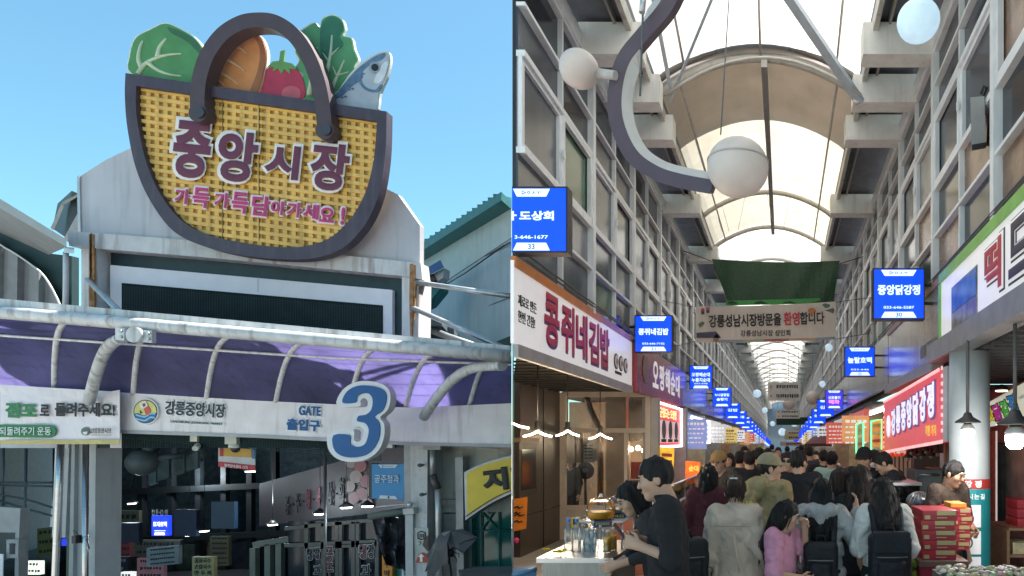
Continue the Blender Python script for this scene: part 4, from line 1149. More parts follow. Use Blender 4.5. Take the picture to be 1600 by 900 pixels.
BEAMS = [6.6, 7.9, 9.0, 10.1, 13.3, 16.8] + [20.2 + 3.4 * k for k in range(22)]
for side, s in SIDES.items():
    root, x, n, inn = s['root'], s['x'], s['n'], s['inner']
    for y in BEAMS:
        a, b = sorted((x, inn + n * .12))
        mb = MB()
        mb.box(a, b, y - .14, y + .14, 6.50, 6.53)
        mb.box(a, b, y - .14, y - .12, 6.53, 6.86)
        mb.box(a, b, y + .12, y + .14, 6.53, 6.86)
        mb.box(a, b, y - .14, y + .14, 6.86, 6.89)
        mb.box(inn + n * .10, inn + n * .12, y - .13, y + .1, 6.53, 6.86) if True else None
        mb.build('roof_beam', m_ibeam, root)

# roof: arches, membranes ---------------------------------------------------
rf = empty('arcade_roof', (-.4, 9.6, 0), 'white tensile membrane roof on curved steel arches over the alley', 'roof')
m_mem = mat('roof_membrane', (.5, .48, .45), .7, var=.12, scale=1.6, transl=.75)
m_mem2 = mat('cream_membrane', (.44, .395, .315), .7, var=.12, scale=1.6, transl=.6, speck=.05)
m_arch = mat('arch_steel', (.5, .48, .44), .45, var=.1, streak=.2)
xa, xb = -1.95, 1.18
def arch(t, y, z0=6.95, rise=.62, lift=0):
    return Vector((xa + (xb - xa) * t, y, z0 + rise * math.sin(PI * t) ** .8 + lift))
ys_ = [9.6, 14.8, 17.2] + [20.2 + 3.4 * k for k in range(22)]
for i, y in enumerate(ys_):
    r = .075 if i == 0 else .055
    MB().tube([arch(k / 16, y) for k in range(17)], r, 10).build('arch', m_arch, rf)
    if i and y > 19:                                                  # bow-string under every arch
        MB().tube([arch(0, y, lift=-.05), arch(1, y, lift=-.05)], .018, 6).build('tie_rod', m_arch, rf)
    if i + 1 < len(ys_):
        y1 = ys_[i + 1]
        mb = MB()
        for k in range(16):
            for q in range(3):
                f0, f1 = q / 3, (q + 1) / 3
                sg = lambda f: .09 - .10 * math.sin(PI * f)
                mb.poly([arch(k / 16, y + (y1 - y) * f0, lift=sg(f0)), arch((k + 1) / 16, y + (y1 - y) * f0, lift=sg(f0)), arch((k + 1) / 16, y + (y1 - y) * f1, lift=sg(f1)), arch(k / 16, y + (y1 - y) * f1, lift=sg(f1))])
        mb.build('membrane', m_mem2 if y < 17 else m_mem, rf, smooth=True)
        if y > 19:
            a, b = (.12, .55) if i % 2 else (.88, .45)
            MB().tube([arch(a, y), arch(b, y1)], .035, 6).build('cross_brace', m_arch, rf)
            MB().tube([arch(1 - a, y), arch(1 - b, y1)], .035, 6).build('cross_brace', m_arch, rf)
for t in (.12, .88):
    MB().tube([arch(t, y, lift=.0) for y in ys_[:3]], .02, 6).build('seam_cable', m_arch, rf)
MB().box(-.34, -.25, 9.5, 17.2, 7.36, 7.5).build('ridge_beam', mat('ridge_steel', (.34, .33, .32), .45, .4), rf)
for y in (14.8, 17.2):
    for k in range(1, 6):
        MB().tube([arch(k / 6, y, lift=-.06), arch(k / 6 + (.05 if k % 2 else -.05), y, z0=6.6, rise=.1)], .006, 4).build('hanger_wire', m_arch, rf)
# brown sheet added to shade the first bay of the membrane
mb = MB()
for k in range(16):
    for q in range(6):
        f0, f1 = 9.45 + q * .35, 9.45 + (q + 1) * .35
        mb.poly([arch(k / 16, f0, lift=.16), arch((k + 1) / 16, f0, lift=.16), arch((k + 1) / 16, f1, lift=.16), arch(k / 16, f1, lift=.16)])
tag(mb.build('added_shade_sheet', mat('shade_sheet_brown', (.36, .31, .29), .8, var=.2, speck=.25, transl=.5), None, smooth=True), 'brown sheet added over the roof to shade it behind the first arch', 'sheet')
# front tent
tn = empty('roof_tent', (-.4, 8, 6.9), 'tall white peaked membrane tent over the near end of the alley', 'roof')
mb = MB()
NX, NY = 16, 12
def tent(i, k):
    u = i / NX
    y = 9.5 - k * .95
    lift = 2.3 * (1 - abs(2 * u - 1) ** 1.4) * min(1, (9.5 - y) / 2.6) ** .8
    return (-2.15 + 3.6 * u, y, 7.02 + lift + .55 * math.sin(PI * u) ** .8 * max(0, 1 - (9.5 - y) / 1.2))
for i in range(NX):
    for k in range(NY):
        mb.poly([tent(i, k), tent(i + 1, k), tent(i + 1, k + 1), tent(i, k + 1)])
mb.build('membrane', m_mem, tn, smooth=True)
m_blu = mat('pale_blue_steel', (.42, .48, .55), .4, .2)
def tie(a, b, w, name='rafter'):
    MB().bar(P(*a), P(*b), w, w * .5).build(name, m_blu, tn)
tie((1344, 160, 8.9), (1215, -30, 7.9), .13)
tie((1046, 160, 8.9), (1124, -30, 7.9), .035)
for u_ in (3, 8, 13):
    MB().tube([Vector(tent(u_, k)) - Vector((0, 0, .03)) for k in range(NY)], .02, 6).build('membrane_seam', m_arch, tn)
tie((1048, 140, 8.8), (1010, -60, 7.6), .05)
MB().tube([P(1040 + 305 * k / 12, 108 - 18 * math.sin(PI * k / 12) + 40 * abs(k / 6 - 1) ** 2, 8.75) for k in range(13)], .02, 6).build('seam_hoop', m_arch, tn)
mb = MB().tube([arch(k / 16, 9.45, lift=.10) for k in range(17)], .05, 8)
mb.build('edge_gutter', mat('edge_dark', (.14, .13, .12), .6), tn)
MB().tube([P(1140, -20, 6.3), P(1126, 210, 5.0)], .006, 5).build('steel_cable', MATS['cable_grey'], tn)

# far end -----------------------------------------------------------------
tag(MB().box(-9, 9, YE, YE + .3, 0, 14).build('end_building', mat('hazy_end', (.42, .5, .58), .7, var=.2, scale=.4)), 'building front with painted pale blue haze at the far end of the arcade', 'building')  # pale blue haze of the far opening painted into the wall colour

# globes and the S-shaped lamp ---------------------------------------------
m_globe = mat('opal_globe', (.68, .6, .56), .45, var=.05, spec=.4)
m_globe2 = mat('opal_globe_bright', (.62, .76, .84), .25, var=.08, transl=.4, emit=.22)  # slight glow added to stand for skylight on the globe
m_band = mat('lamp_band_side', (.55, .54, .53), .45, var=.08)
m_bandp = mat('lamp_band_purple', (.1, .075, .1), .5, 0, var=.08)
sl_l = empty('curved_lamp', P(1030, 200, 4.8), 'large S curved grey band lamp with an opal globe at its end', 'lamp')
pts = spl([(1062, -40), (1040, 10), (1005, 52), (974, 92), (961, 140), (963, 190), (985, 240), (1020, 268), (1060, 282), (1112, 292)], 5)
path = [P(x, y, 4.75 + .25 * math.sin(i / len(pts) * 3)) for i, (x, y) in enumerate(pts)]
o1, i1 = [], []
for i, p in enumerate(path):
    t = (path[min(i + 1, len(path) - 1)] - path[max(i - 1, 0)]).normalized()
    nn = Vector((-t.z, 0, t.x)).normalized() * .055
    o1.append(p + nn); i1.append(p - nn)
mb = MB()
for i in range(len(path) - 1):                                        # flat band turned to face down, with an upright side
    a, b = path[i], path[i + 1]
    d_ = Vector((.02, .12, .05))
    mb.hexa([o1[i], i1[i], i1[i + 1], o1[i + 1]], [o1[i] + d_, i1[i] + d_, i1[i + 1] + d_, o1[i + 1] + d_])
mb.build('band', m_bandp, sl_l, smooth=False)
mb = MB()
for i in range(len(path) - 1):
    q = []
    for k in (i, i + 1):
        nn = (o1[k] - i1[k]).normalized()
        f = min(1, max(-1, (k - 11) / 4))
        e = o1[k] if f > 0 else i1[k]
        q.append((e + Vector((0, .003, 0)), e + nn * (.075 * f) + Vector((0, .05, 0))))
    mb.hexa([q[0][0], q[0][1], q[1][1], q[1][0]], [p + Vector((0, .03, .01)) for p in (q[0][0], q[0][1], q[1][1], q[1][0])])
mb.build('band_side', m_band, sl_l)
gc = P(1153, 262, 4.75)
g_ = MB().ball(gc, .228, 32, 20, (1, 1, .93)).build('globe', m_globe, sl_l)
MB().lathe([(.23, -.006), (.23, .006)], gc + Vector((0, 0, .04)), 32).build('globe_seam', mat('globe_seam', (.45, .42, .4), .5), g_)
MB().tube([P(1006, -30, 4.8), P(1000, 150, 4.85)], .008, 5).build('hanger_cable', MATS['cable_grey'], sl_l)
mb = MB().tube([P(1006, -10, 4.78), P(1003, 20, 4.78)], .022, 8).build('cable_clamp', M_galv, sl_l)
gb2 = empty('globe_lamp', P(905, 108, 5.0), 'smaller opal globe lamp on a short arm beside the S curve', 'lamp', 'opal globe lamps along the arcade')
MB().ball(P(905, 108, 5.0), .158, 28, 18, (.95, 1, .88)).build('globe', m_globe, gb2)
MB().tube([P(933, 114, 5.0), P(962, 118, 4.95)], .035, 12).build('arm', m_band, gb2)
gb3 = empty('globe_lamp', P(1435, 33, 5.2), 'bright pale blue globe lamp at the upper right wall', 'lamp', 'opal globe lamps along the arcade')
MB().ball(P(1435, 33, 5.2), .18, 28, 18, (.96, 1, .86)).build('globe', m_globe2, gb3)
MB().tube([P(1445, 0, 5.2), P(1490, -20, 5.6)], .03, 10).build('arm', m_band, gb3)
FARG = [(1183, 615, 26, 6.5, 'far white globe above the left blue signs'), (1195, 641, 36, 4.5, 'smaller far white globe at left, lower'), (1295, 543, 17, 6, 'bright globe right of the welcome banner'), (1232, 632, 26, 9, 'drum shaped grey globe in the alley middle'), (1270, 622, 24, 11, 'grey globe in front of the right truss feet'), (1207, 662, 46, 4, 'tiny globe low in the left distance'), (1257, 666, 46, 5, 'tiny globe low in the right distance'), (1222, 675, 60, 6, 'grey distant globe near the vanishing signs'), (1285, 600, 21, 5, 'pale globe beside the right trusses'), (1241, 662, 52, 5, 'farthest hanging grey globe in the middle')]
for x, y, d, r, l in FARG:
    g = empty('globe_lamp', P(x, y, d), l, 'lamp', 'opal globe lamps along the arcade')
    MB().ball(P(x, y, d), r * d / F, 14, 10).build('globe', m_globe2 if r < 6.8 else m_globe, g)
    MB().tube([P(x, y, d) + Vector((0, 0, r * d / F * .9)), (P(x, y, d).x, d, 7.0)], .012, 5).build('hanger', M_galv, g)

# green net and welcome banner ------------------------------------------------
nt2 = empty('green_net', P(1213, 440, 14.2), 'dark green shade net stretched across the alley above the banner', 'net')
m_net = mat('green_mesh', (.014, .055, .032), .75, var=.4, scale=30, bump=.5, bscale=60, transl=.15)
mb = MB()
nx, nz = 22, 8
def netp(i, k):
    u, v = i / nx, k / nz
    x0, x1 = 1112 + 26 * v, 1312 - 10 * v
    return P(x0 + (x1 - x0) * u, 408 + 66 * v + 5 * math.sin(PI * u) * (1 - v) - 4 * (1 - v) * math.sin(2 * u + 1), 14.6 - .8 * v + .05 * math.sin(u * 23 + v * 4))
for i in range(nx):
    for k in range(nz):
        mb.poly([netp(i, k), netp(i + 1, k), netp(i + 1, k + 1), netp(i, k + 1)])
mb.build('net', m_net, nt2, smooth=True)
MB().prism([P(1134, 470, 13.8), P(1282, 466, 13.8), P(1282, 474, 13.8), P(1134, 477, 13.8)], (0, .02, 0)).build('bright_hem', mat('green_hem', (.08, .34, .1), .8, var=.4, scale=40), nt2)
for a, b in (((1112, 408, 14.6), (1068, 392, 14.7)), ((1312, 412, 14.6), (1352, 400, 14.7))):
    MB().tube([P(*a), P(*b)], .01, 5).build('rope', M_black, nt2)
wb = empty('welcome_banner', P(1198, 505, 13.0), 'cream welcome banner with black and red Korean writing over the alley', 'banner')
m_wb = mat('cream_cloth', (.86, .81, .77), .75, var=.05, scale=3, bump=.3, bscale=5, transl=.5)
BD = 13.0
mb = MB()
def wbp(u, v, off=0):
    return P(1087 + 219 * u, 479 - 8 * u + (56 + 2 * u) * v + 2.2 * math.sin(PI * u), BD + .03 * math.sin(u * 17) + off)
for i in range(24):
    for k in range(4):
        a = [wbp(i / 24, k / 4), wbp((i + 1) / 24, k / 4), wbp((i + 1) / 24, (k + 1) / 4), wbp(i / 24, (k + 1) / 4)]
        mb.hexa(a, [p + Vector((0, .008, 0)) for p in a])
mb.build('cloth', m_wb, wb, smooth=False)
td2 = BD - .05
ptext('강릉성남시장방문을', 1164, 500.5, 113, 20, td2, M_ink, wb, slope=-.03, bold=.03, depth=.006)
ptext('환영', 1237, 498, 25, 21, td2, mat('banner_red', (.5, .04, .07), .6), wb, slope=-.03, bold=.03, depth=.006)
ptext('합니다', 1269, 497, 38, 20, td2, M_ink, wb, slope=-.03, bold=.03, depth=.006)
ptext('강릉성남시장 상인회', 1196, 520.5, 78, 9.5, td2, M_ink, wb, slope=-.01, bold=.02, depth=.006)
def wshape(nm, pts, c):
    MB().prism(G(pts, td2), (0, .01, 0)).build(nm, mat('banner_' + nm, c, .6), wb)
wshape('house_roof', [(1088, 520), (1119, 518), (1127, 528), (1088, 528)], (.06, .06, .11))
wshape('house_wall', [(1114, 529), (1120, 521), (1124, 528), (1120, 534), (1114, 534)], (.3, .17, .11))
wshape('wave_grey', [(1120, 531), (1162, 531), (1160, 535), (1118, 535)], (.25, .28, .32))
wshape('wave_green', [(1162, 531), (1195, 530), (1193, 534), (1160, 535)], (.33, .36, .26))
wshape('wave_red', [(1195, 530), (1233, 529), (1231, 533), (1193, 534)], (.4, .13, .13))
wshape('wave_orange', [(1233, 529), (1275, 528), (1273, 532), (1231, 533)], (.5, .3, .2))
wshape('wave_blue', [(1275, 528), (1305, 526), (1305, 530), (1273, 532)], (.27, .33, .4))
wshape('sun', [(1262, 486), (1264, 482), (1269, 481), (1274, 483), (1275, 487), (1270, 489), (1270, 494), (1267, 494), (1266, 488)], (.55, .2, .06))
wshape('pine', [(1284, 476), (1290, 474), (1297, 476), (1296, 480), (1290, 481)], (.06, .16, .14))
wshape('pine_branch', [(1289, 485), (1296, 483), (1302, 481), (1304, 485), (1302, 490), (1296, 487)], (.1, .13, .11))
wshape('left_pine', [(1091, 506), (1097, 502), (1101, 504), (1099, 508), (1093, 512)], (.08, .16, .1))
for x, y in ((1098, 486), (1106, 484)):
    wshape('lantern', [(x - 2.5, y - 4), (x + 2.5, y - 4), (x + 2.5, y), (x - 2.5, y)], (.5, .06, .09))
    wshape('lantern_base', [(x - 2.5, y), (x + 2.5, y), (x + 2.5, y + 5), (x - 2.5, y + 5)], (.06, .06, .1))
for a, b in (((1087, 480, BD), (1035, 470, 11.8)), ((1087, 533, BD), (1040, 545, 12)), ((1306, 472, BD), (1362, 465, 13.2)), ((1306, 530, BD), (1362, 520, 13.3))):
    MB().tube([P(*a), P(*b)], .008, 5).build('rope', MATS['cable_grey'], wb)

# hanging direction boards -----------------------------------------------------
m_dir = mat('direction_white', (.62, .6, .58), .5)
m_drd = mat('direction_red', (.5, .04, .06), .5)
def direction_board(x0, x1, y0, y1, d, label, rows=2, col=None, arrows=True):
    o = MB().prism(G([(x0, y0), (x1, y0), (x1, y1), (x0, y1)], d), (0, .08, 0)).build('direction_board', col or m_dir)
    tag(o, label, 'sign', 'boards hung across the arcade')
    h = (y1 - y0) / rows
    rnd = random.Random(int(x0))
    for r in range(rows):
        yc = y0 + h * (r + .5)
        if arrows:
            MB().prism(G([(x0 + 4, yc - h * .2), (x0 + 6.5, yc), (x0 + 4, yc + h * .2)], d - .01), (0, .005, 0)).build('arrow', m_drd, o)
        mb = MB()
        x = x0 + (x1 - x0) * .26
        while x < x1 - 4:
            w = rnd.uniform(1.2, 2.4)
            mb.prism(G([(x, yc - h * .2), (x + w, yc - h * .2), (x + w, yc + h * rnd.uniform(0, .2)), (x, yc + h * .2)], d - .01), (0, .005, 0))
            x += w + .9
        tag(mb.build('print_row', M_ink, o), kind='stuff')
    for x in (x0 + 3, x1 - 3):
        MB().tube([P(x, y0, d + .04), (P(x, y0, d).x, d + .04, 7.1)], .01, 5).build('hanger', M_galv, o)
    return o
direction_board(1200, 1251, 597, 626, 24, 'largest hanging direction board with two red arrows in mid alley')
direction_board(1212, 1250, 640, 654, 38, 'second hanging direction board with red arrows, farther and lower')
direction_board(1226, 1251, 673, 687, 52, 'small gold lettered board hung deep in the alley', 2, mat('direction_gold', (.5, .45, .3), .5), False)
direction_board(1219, 1255, 690, 697, 58, 'lowest pinkish banner hung deep in the alley', 1, mat('direction_pink', (.5, .38, .36), .5), False)
tag(MB().box(P(1213, 0, 42).x, P(1262, 0, 42).x, 42, 42.05, P(0, 664, 42).z, P(0, 652, 42).z).build('green_net', m_net), 'far strip of green net behind the second direction board', 'net')
# ================================================================== SIGNS AND STALLS OF THE ARCADE
UL, UR = (0, 1, 0), (0, -1, 0)                                       # reading direction on the left and on the right wall
Z = (0, 0, 1)
def wbox(name, side, y0, y1, z0, z1, t, m, parent=None, off=0):
    """board on a side wall, standing t proud of it"""
    s = SIDES[side]; x, n = s['x'] + s['n'] * off, s['n']
    return MB().box(*sorted((x, x + n * t)), y0, y1, z0, z1).build(name, m, parent)
def wtext(s, side, yc, zc, w, h, m, parent, off=.1, **k):
    d = SIDES[side]
    return text(s, (d['x'] + d['n'] * off, yc, zc), UL if side == 'left' else UR, Z, w, h, m, parent, **k)

# --- left shop signs
m_sgnw = mat('sign_face_white', (.8, .78, .79), .3, var=.03, emit=.12)  # white faces get a faint added glow, though daylight alone lights these signs
m_crim, m_crimd = mat('crimson_letters', (.5, .03, .07), .4), mat('violet_shadow', (.2, .1, .28), .5)
a = empty('shop_fascia', (XL, 8, 2.7), 'white shop fascia with crimson Korean letters and orange strip, nearest on the left', 'sign')
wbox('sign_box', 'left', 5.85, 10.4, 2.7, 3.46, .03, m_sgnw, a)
wbox('orange_strip', 'left', 5.86, 8.6, 3.4, 3.5, .045, mat('orange_strip', (.62, .2, .04), .4), a)
wbox('pink_strip', 'left', 8.6, 10.4, 3.41, 3.5, .045, mat('pink_strip', (.5, .2, .22), .4), a)
wbox('bottom_rail', 'left', 5.9, 10.4, 2.58, 2.7, .05, mat('fascia_rail', (.4, .38, .36), .45, .2), a)
for k, ch in enumerate('콩쥐네김밥'):
    y = 6.78 + k * .5
    wtext(ch, 'left', y + .03, 3.06, .45, .56, m_crimd, a, .03, bold=.035, depth=.006)
    wtext(ch, 'left', y, 3.085, .44, .54, m_crim, a, .042, bold=.03, depth=.008)
wtext('재료로 만든', 'left', 6.16, 3.12, .44, .11, M_ink, a, .03, bold=.01, depth=.006)
wtext('한번 간참!', 'left', 6.14, 2.97, .4, .11, M_ink, a, .03, bold=.01, depth=.006)
for k in range(3):
    c = (XL + .03, 9.4 + k * .28, 2.98)
    r = MB().lathe([(.115, 0), (.115, .012)], c, 16, 'x').build('roll_icon', mat('seaweed_print', (.03, .03, .02), .5), a)
    MB().lathe([(.095, .012), (.095, .018)], c, 16, 'x').build('rice_print', MATS['sticker_white'], r)
    MB().lathe([(.04, .018), (.04, .024)], c, 10, 'x').build('filling_print', mat('filling_print', (.5, .25, .05), .5), r)
wbox('print_row', 'left', 9.35, 9.7, 2.8, 2.84, .04, M_ink, a)
a = empty('shop_fascia', (XL, 13, 2.7), 'dark red shop fascia with white letters, second on the left', 'sign')
m_maroon = mat('maroon_fascia', (.3, .035, .05), .25, .1, var=.2)
wbox('sign_box', 'left', 10.45, 15.2, 2.62, 3.46, .1, m_maroon, a)
for k, ch in enumerate('오짱해순대'):
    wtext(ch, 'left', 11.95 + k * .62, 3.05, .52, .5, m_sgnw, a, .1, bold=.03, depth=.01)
MB().lathe([(.24, 0), (.24, .012)], (XL + .1, 11.1, 3.05), 20, 'x').build('round_logo', mat('logo_brown', (.25, .14, .1), .4), a)
for k in range(12):
    y0 = 15.2 + k * 6.6
    o = wbox('metal_fascia', 'left', y0 + .03, y0 + 6.57, 2.66, 3.46, .09, m_fmet)
    tag(o, 'brushed metal fascia panel on the left, %s past the dark red sign' % NTH[k] if k else 'first bare metal fascia panel after the dark red sign', 'sign', 'metal fascia panels on the left')
# --- right shop signs
m_gb, m_redl = mat('lime_border', (.22, .5, .1), .4), mat('red_letters', (.5, .04, .05), .4)
a = empty('shop_fascia', (XR, 5, 2.8), 'white fascia with lime border and red rice cake letter at the right edge', 'sign')
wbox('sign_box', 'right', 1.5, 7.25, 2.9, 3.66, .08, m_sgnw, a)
wbox('top_border', 'right', 1.5, 7.25, 3.58, 3.68, .1, m_gb, a)
wbox('end_border', 'right', 7.2, 7.27, 2.9, 3.57, .1, m_gb, a)
wbox('bottom_rail', 'right', 1.5, 7.4, 2.7, 2.9, .2, mat('fascia_rail_grey', (.34, .34, .35), .4, .4), a)
wbox('printed_photo', 'right', 5.85, 6.75, 2.95, 3.42, .085, mat('printed_photo', (.2, .17, .14), .3, var=.6, scale=9), a)
wbox('photo_sky', 'right', 5.87, 6.73, 3.15, 3.4, .09, mat('printed_blue', (.06, .16, .38), .3, var=.5, scale=5), a)
for ch, y, c in (('떡', 5.38, m_redl), ('드', 4.78, mat('letter_charcoal', (.04, .03, .06), .4)), ('림', 4.2, m_redl)):
    wtext(ch, 'right', y, 3.27, .52, .5, mat('letter_outline', (.05, .04, .06), .5), a, .08, bold=.075, depth=.006)
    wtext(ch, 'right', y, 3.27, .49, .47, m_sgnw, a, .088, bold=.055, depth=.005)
    wtext(ch, 'right', y, 3.27, .43, .42, c, a, .096, bold=.035, depth=.006)
a = empty('shop_fascia', (XR, 9, 2.8), 'weathered pale fascia with a brown top strip behind the lime bordered sign', 'sign')
wbox('sign_box', 'right', 7.3, 10.9, 2.75, 3.6, .07, mat('weathered_fascia', (.45, .43, .41), .22, .55, var=.2, scale=2, streak=.6, streak_col='#5a5048'), a)
wbox('top_strip', 'right', 7.3, 10.9, 3.6, 3.68, .09, mat('brown_strip', (.3, .17, .12), .4), a)
wbox('bottom_rail', 'right', 7.42, 10.9, 2.62, 2.75, .14, MATS['fascia_rail_grey'], a)
for k, c in enumerate('010-5588'):
    wtext(c, 'right', 8.3 - k * .12, 2.95, .09, .16, mat('faded_grey', (.2, .19, .18), .5), a, .07, depth=.005)
for k in range(13):
    y0 = 10.95 + k * 6.6
    o = wbox('metal_fascia', 'right', y0, y0 + 6.55, 2.75, 3.66, .07, m_fmet)
    tag(o, 'brushed metal fascia panel on the right, %s past the weathered fascia' % NTH[k] if k else 'first brushed metal fascia panel past the weathered fascia', 'sign', 'metal fascia panels on the right')

# --- blue lightboxes standing out from the walls
m_bf = mat('blue_lit_face', (.002, .05, .85), .35, var=.02, emit=.4)
m_bfv = mat('violet_lit_face', (.04, .035, .6), .35, var=.02, emit=.38)
m_bw = mat('lit_white', (.55, .72, 1), .4, var=.02, emit=.4)
def lightbox(x0, x1, y0, y1, d, label, rows=(), phone=None, num=None, side='left', face=None, cut=False, far=False, tdep=.14):
    r = empty('blue_shop_sign', P((x0 + x1) / 2, y1, d), label, 'sign', 'blue lightbox signs along the arcade')
    w, h = x1 - x0, y1 - y0
    e = 1.6 * 10 / d
    MB().prism(G([(x0 - (0 if cut else e), y0 - e), (x1 + e, y0 - e), (x1 + e, y1 + e), (x0 - (0 if cut else e), y1 + e)], d), (0, tdep, 0)).build('box', M_black, r)
    MB().prism(G([(x0, y0), (x1, y0), (x1, y1), (x0, y1)], d - .006), (0, .005, 0)).build('face', face or m_bf, r)
    f = d - .013
    cx = (x0 + x1) / 2 if not cut else x0 + w * .36
    tw = .36 * w if not cut else .34 * w
    MB().prism(G([(cx - tw, y0 + .01 * h), (cx + tw, y0 + .01 * h), (cx + tw * .8, y0 + .13 * h), (cx - tw * .8, y0 + .13 * h)], f), (0, .006, 0)).build('top_plate', m_bw, r)
    MB().prism(G([(cx - tw * .8, y1 - .13 * h), (cx + tw * .8, y1 - .13 * h), (cx + tw, y1 - .01 * h), (cx - tw, y1 - .01 * h)], f), (0, .006, 0)).build('number_plate', m_bw, r)
    if not far:
        ptext('▷ㅇㅅㅜ', cx, y0 + .07 * h, tw * 1.05, .075 * h, f - .006, m_b1, r, bold=.02, depth=.004)
    for (s, fy, fw, fh) in rows:
        sx = (x0 + w * .5) if not cut else x0 + w * fw / 2
        ptext(s, sx, y0 + fy * h, fw * w, fh * h, f, m_bw, r, bold=.035, depth=.006)
    if phone:
        ptext(phone, cx + (0 if not cut else .0), y0 + .78 * h, .62 * w, .055 * h, f, m_bw, r, bold=.01, depth=.005)
    if num:
        ptext(num, cx, y1 - .07 * h, .12 * w, .085 * h, f - .006, m_b1, r, bold=.01, depth=.004)
    wx = SIDES[side]['x']
    zc = P(0, (y0 + y1) / 2, d).z
    xe = P(x0 if side == 'left' else x1, 0, d).x
    for dz in (-.1, .12):
        MB().tube([(xe, d + .07, zc + dz), (wx, d + .07, zc + dz)], .02, 6).build('bracket', M_black, r)
    return r
lightbox(800, 884, 294, 392, 5.93, 'blue lightbox numbered 33 cut by the left wall corner', [('ㅏ도상회', .44, .78, .15)], '3-646-1677', '33', cut=True)
lightbox(993, 1049, 494, 549, 10.3, 'blue lightbox numbered 31 beside the crimson lettered fascia', [('콩쥐네김밥', .44, .84, .19)], '033-646-7102', '31')
lightbox(1078, 1112, 572, 607, 16, 'blue lightbox with two rows of letters over the red menu', [('오짱해순대', .38, .84, .18), ('누룽지순대', .62, .84, .18)], '033-648', None)
lightbox(1114, 1142, 606, 635, 20.5, 'blue lightbox with two small rows, fourth on the left', [('누나곱창집', .38, .8, .16), ('솔향기', .62, .6, .16)], None, None)
lightbox(1366, 1443, 421, 497, 7.6, 'large blue lightbox numbered 30 on the right wall', [('중앙닭강정', .42, .86, .21)], '033-646-5587', '30', 'right')
lightbox(1321, 1366, 543, 587, 11.7, 'blue lightbox naming a pancake shop, second on the right', [('놀랄호떡', .45, .84, .22)], '033-646', '32', 'right')
o = lightbox(1290, 1317, 610, 638, 18.5, 'violet blue lightbox with pink letters, third on the right', [('신토불이', .4, .7, .18)], None, None, 'right', m_bfv)
ptext('매화', 1303.5, 628, 17, 7, 18.47, mat('pink_lit', (.9, .25, .55), .4, emit=.4), o, bold=.04, depth=.006)
rnd = random.Random(4)
def far_sign(x0, y0, w, d, side, label):
    r = lightbox(x0, x0 + w, y0, y0 + w, d, label, [], None, None, side, far=True)
    ptext(rnd.choice(('상회', '김밥', '건어물', '식당')), x0 + w / 2, y0 + w * .45, w * .7, w * .2, d - .013, m_bw, r, bold=.03, depth=.006)
for i in range(15):
    d = 26 + i * 4.4
    w = 590 / d
    far_sign(CX - 2380 / d, CY + 25 - 1900 / d - w / 2, w, d, 'left', 'small blue lightbox in the left row, %s beyond the two rowed sign' % NTH[i])
for i in range(13):
    d = 22 + i * 4.4
    w = 560 / d
    far_sign(CX + 1150 / d, CY + 25 - 1700 / d - w / 2, w, d, 'right', 'small blue lightbox in the right row, %s beyond the violet sign' % NTH[i])

# --- things fixed to the right wall
sp = empty('wall_speaker', P(1528, 190, 5.9), 'narrow grey box speaker hung on the right window frames', 'speaker')
MB().hexa(G([(1516, 152), (1538, 150), (1541, 228), (1518, 234)], 5.75), G([(1516, 152), (1538, 150), (1541, 228), (1518, 234)], 5.95)).build('case', mat('speaker_grey', (.33, .33, .33), .5), sp)
MB().tube([P(1536, 152, 5.8), P(1542, 138, 5.85), P(1537, 134, 5.85), P(1533, 146, 5.85)], .012, 6).build('hook', M_black, sp)
MB().prism(G([(1519, 226), (1541, 222), (1541, 230), (1519, 234)], 5.74), (0, .02, 0)).build('lower_vent', M_black, sp)

# ------------------------------------------------------------------ first shop on the left
sh1 = empty('food_shop', (-3.4, 10.5, 0), 'dark fronted food shop with a white framed glass booth under the crimson sign', 'shop')
m_dkw = mat('brown_metal_wall', (.1, .08, .065), .32, .45, var=.2, scale=1.5)
MB().poly([(-2.6, 6.25, 2.72), (-4.1, 9.68, 2.72), (-4.1, 12.2, 2.72), (-2.6, 12.2, 2.72)]).build('ceiling', mat('shop_ceiling_dark', (.03, .028, .026), .7), sh1)
for k in range(14):
    y = 7.2 + k * .35
    xl = max(-4.08, -y * .423)
    MB().bar((-2.62, y, 2.7), (xl, y, 2.7), .03, .02).build('ceiling_slat', mat('ceiling_slat', (.02, .02, .02), .6), sh1)
MB().box(-4.2, -4.1, 9.95, 11.7, 0, 2.72).build('side_wall', m_dkw, sh1)
MB().prism([(-2.6, 6.13, 0), (-4.13, 9.73, 0), (-4.13, 9.73, 2.7), (-2.6, 6.13, 2.7)], (.012, 0, 0)).build('side_partition', m_dkw, sh1)
MB().box(-4.12, -4.09, 10.9, 10.92, 0, 2.7).build('wall_seam', M_black, sh1)
MB().box(-4.12, -4.09, 9.95, 11.7, .62, .64).build('wall_seam', M_black, sh1)
ov = empty('dark_hatch', (-4.08, 10.0, 1.3), 'dark framed hatch set in the brown metal wall', 'hatch')
MB().box(-4.1, -4.02, 9.72, 10.42, .95, 1.78).build('frame', mat('hatch_frame', (.05, .045, .04), .4), ov)
MB().box(-4.02, -4.01, 9.8, 10.34, 1.05, 1.68).build('glass', mat('hatch_glass', (.02, .025, .022), .12), ov)
MB().box(-4.1, -4.0, 9.72, 10.45, 1.79, 1.86).build('lintel', mat('hatch_lintel', (.3, .22, .15), .5), ov)
on = empty('orange_note', P(811, 800, 9.6), 'orange handwritten paper note at the left end of the brown wall', 'note')
MB().prism(G([(800, 780), (824, 776), (822, 826), (800, 831)], 9.6), (0, .01, 0)).build('paper', mat('orange_paper', (.75, .24, .03), .7), on)
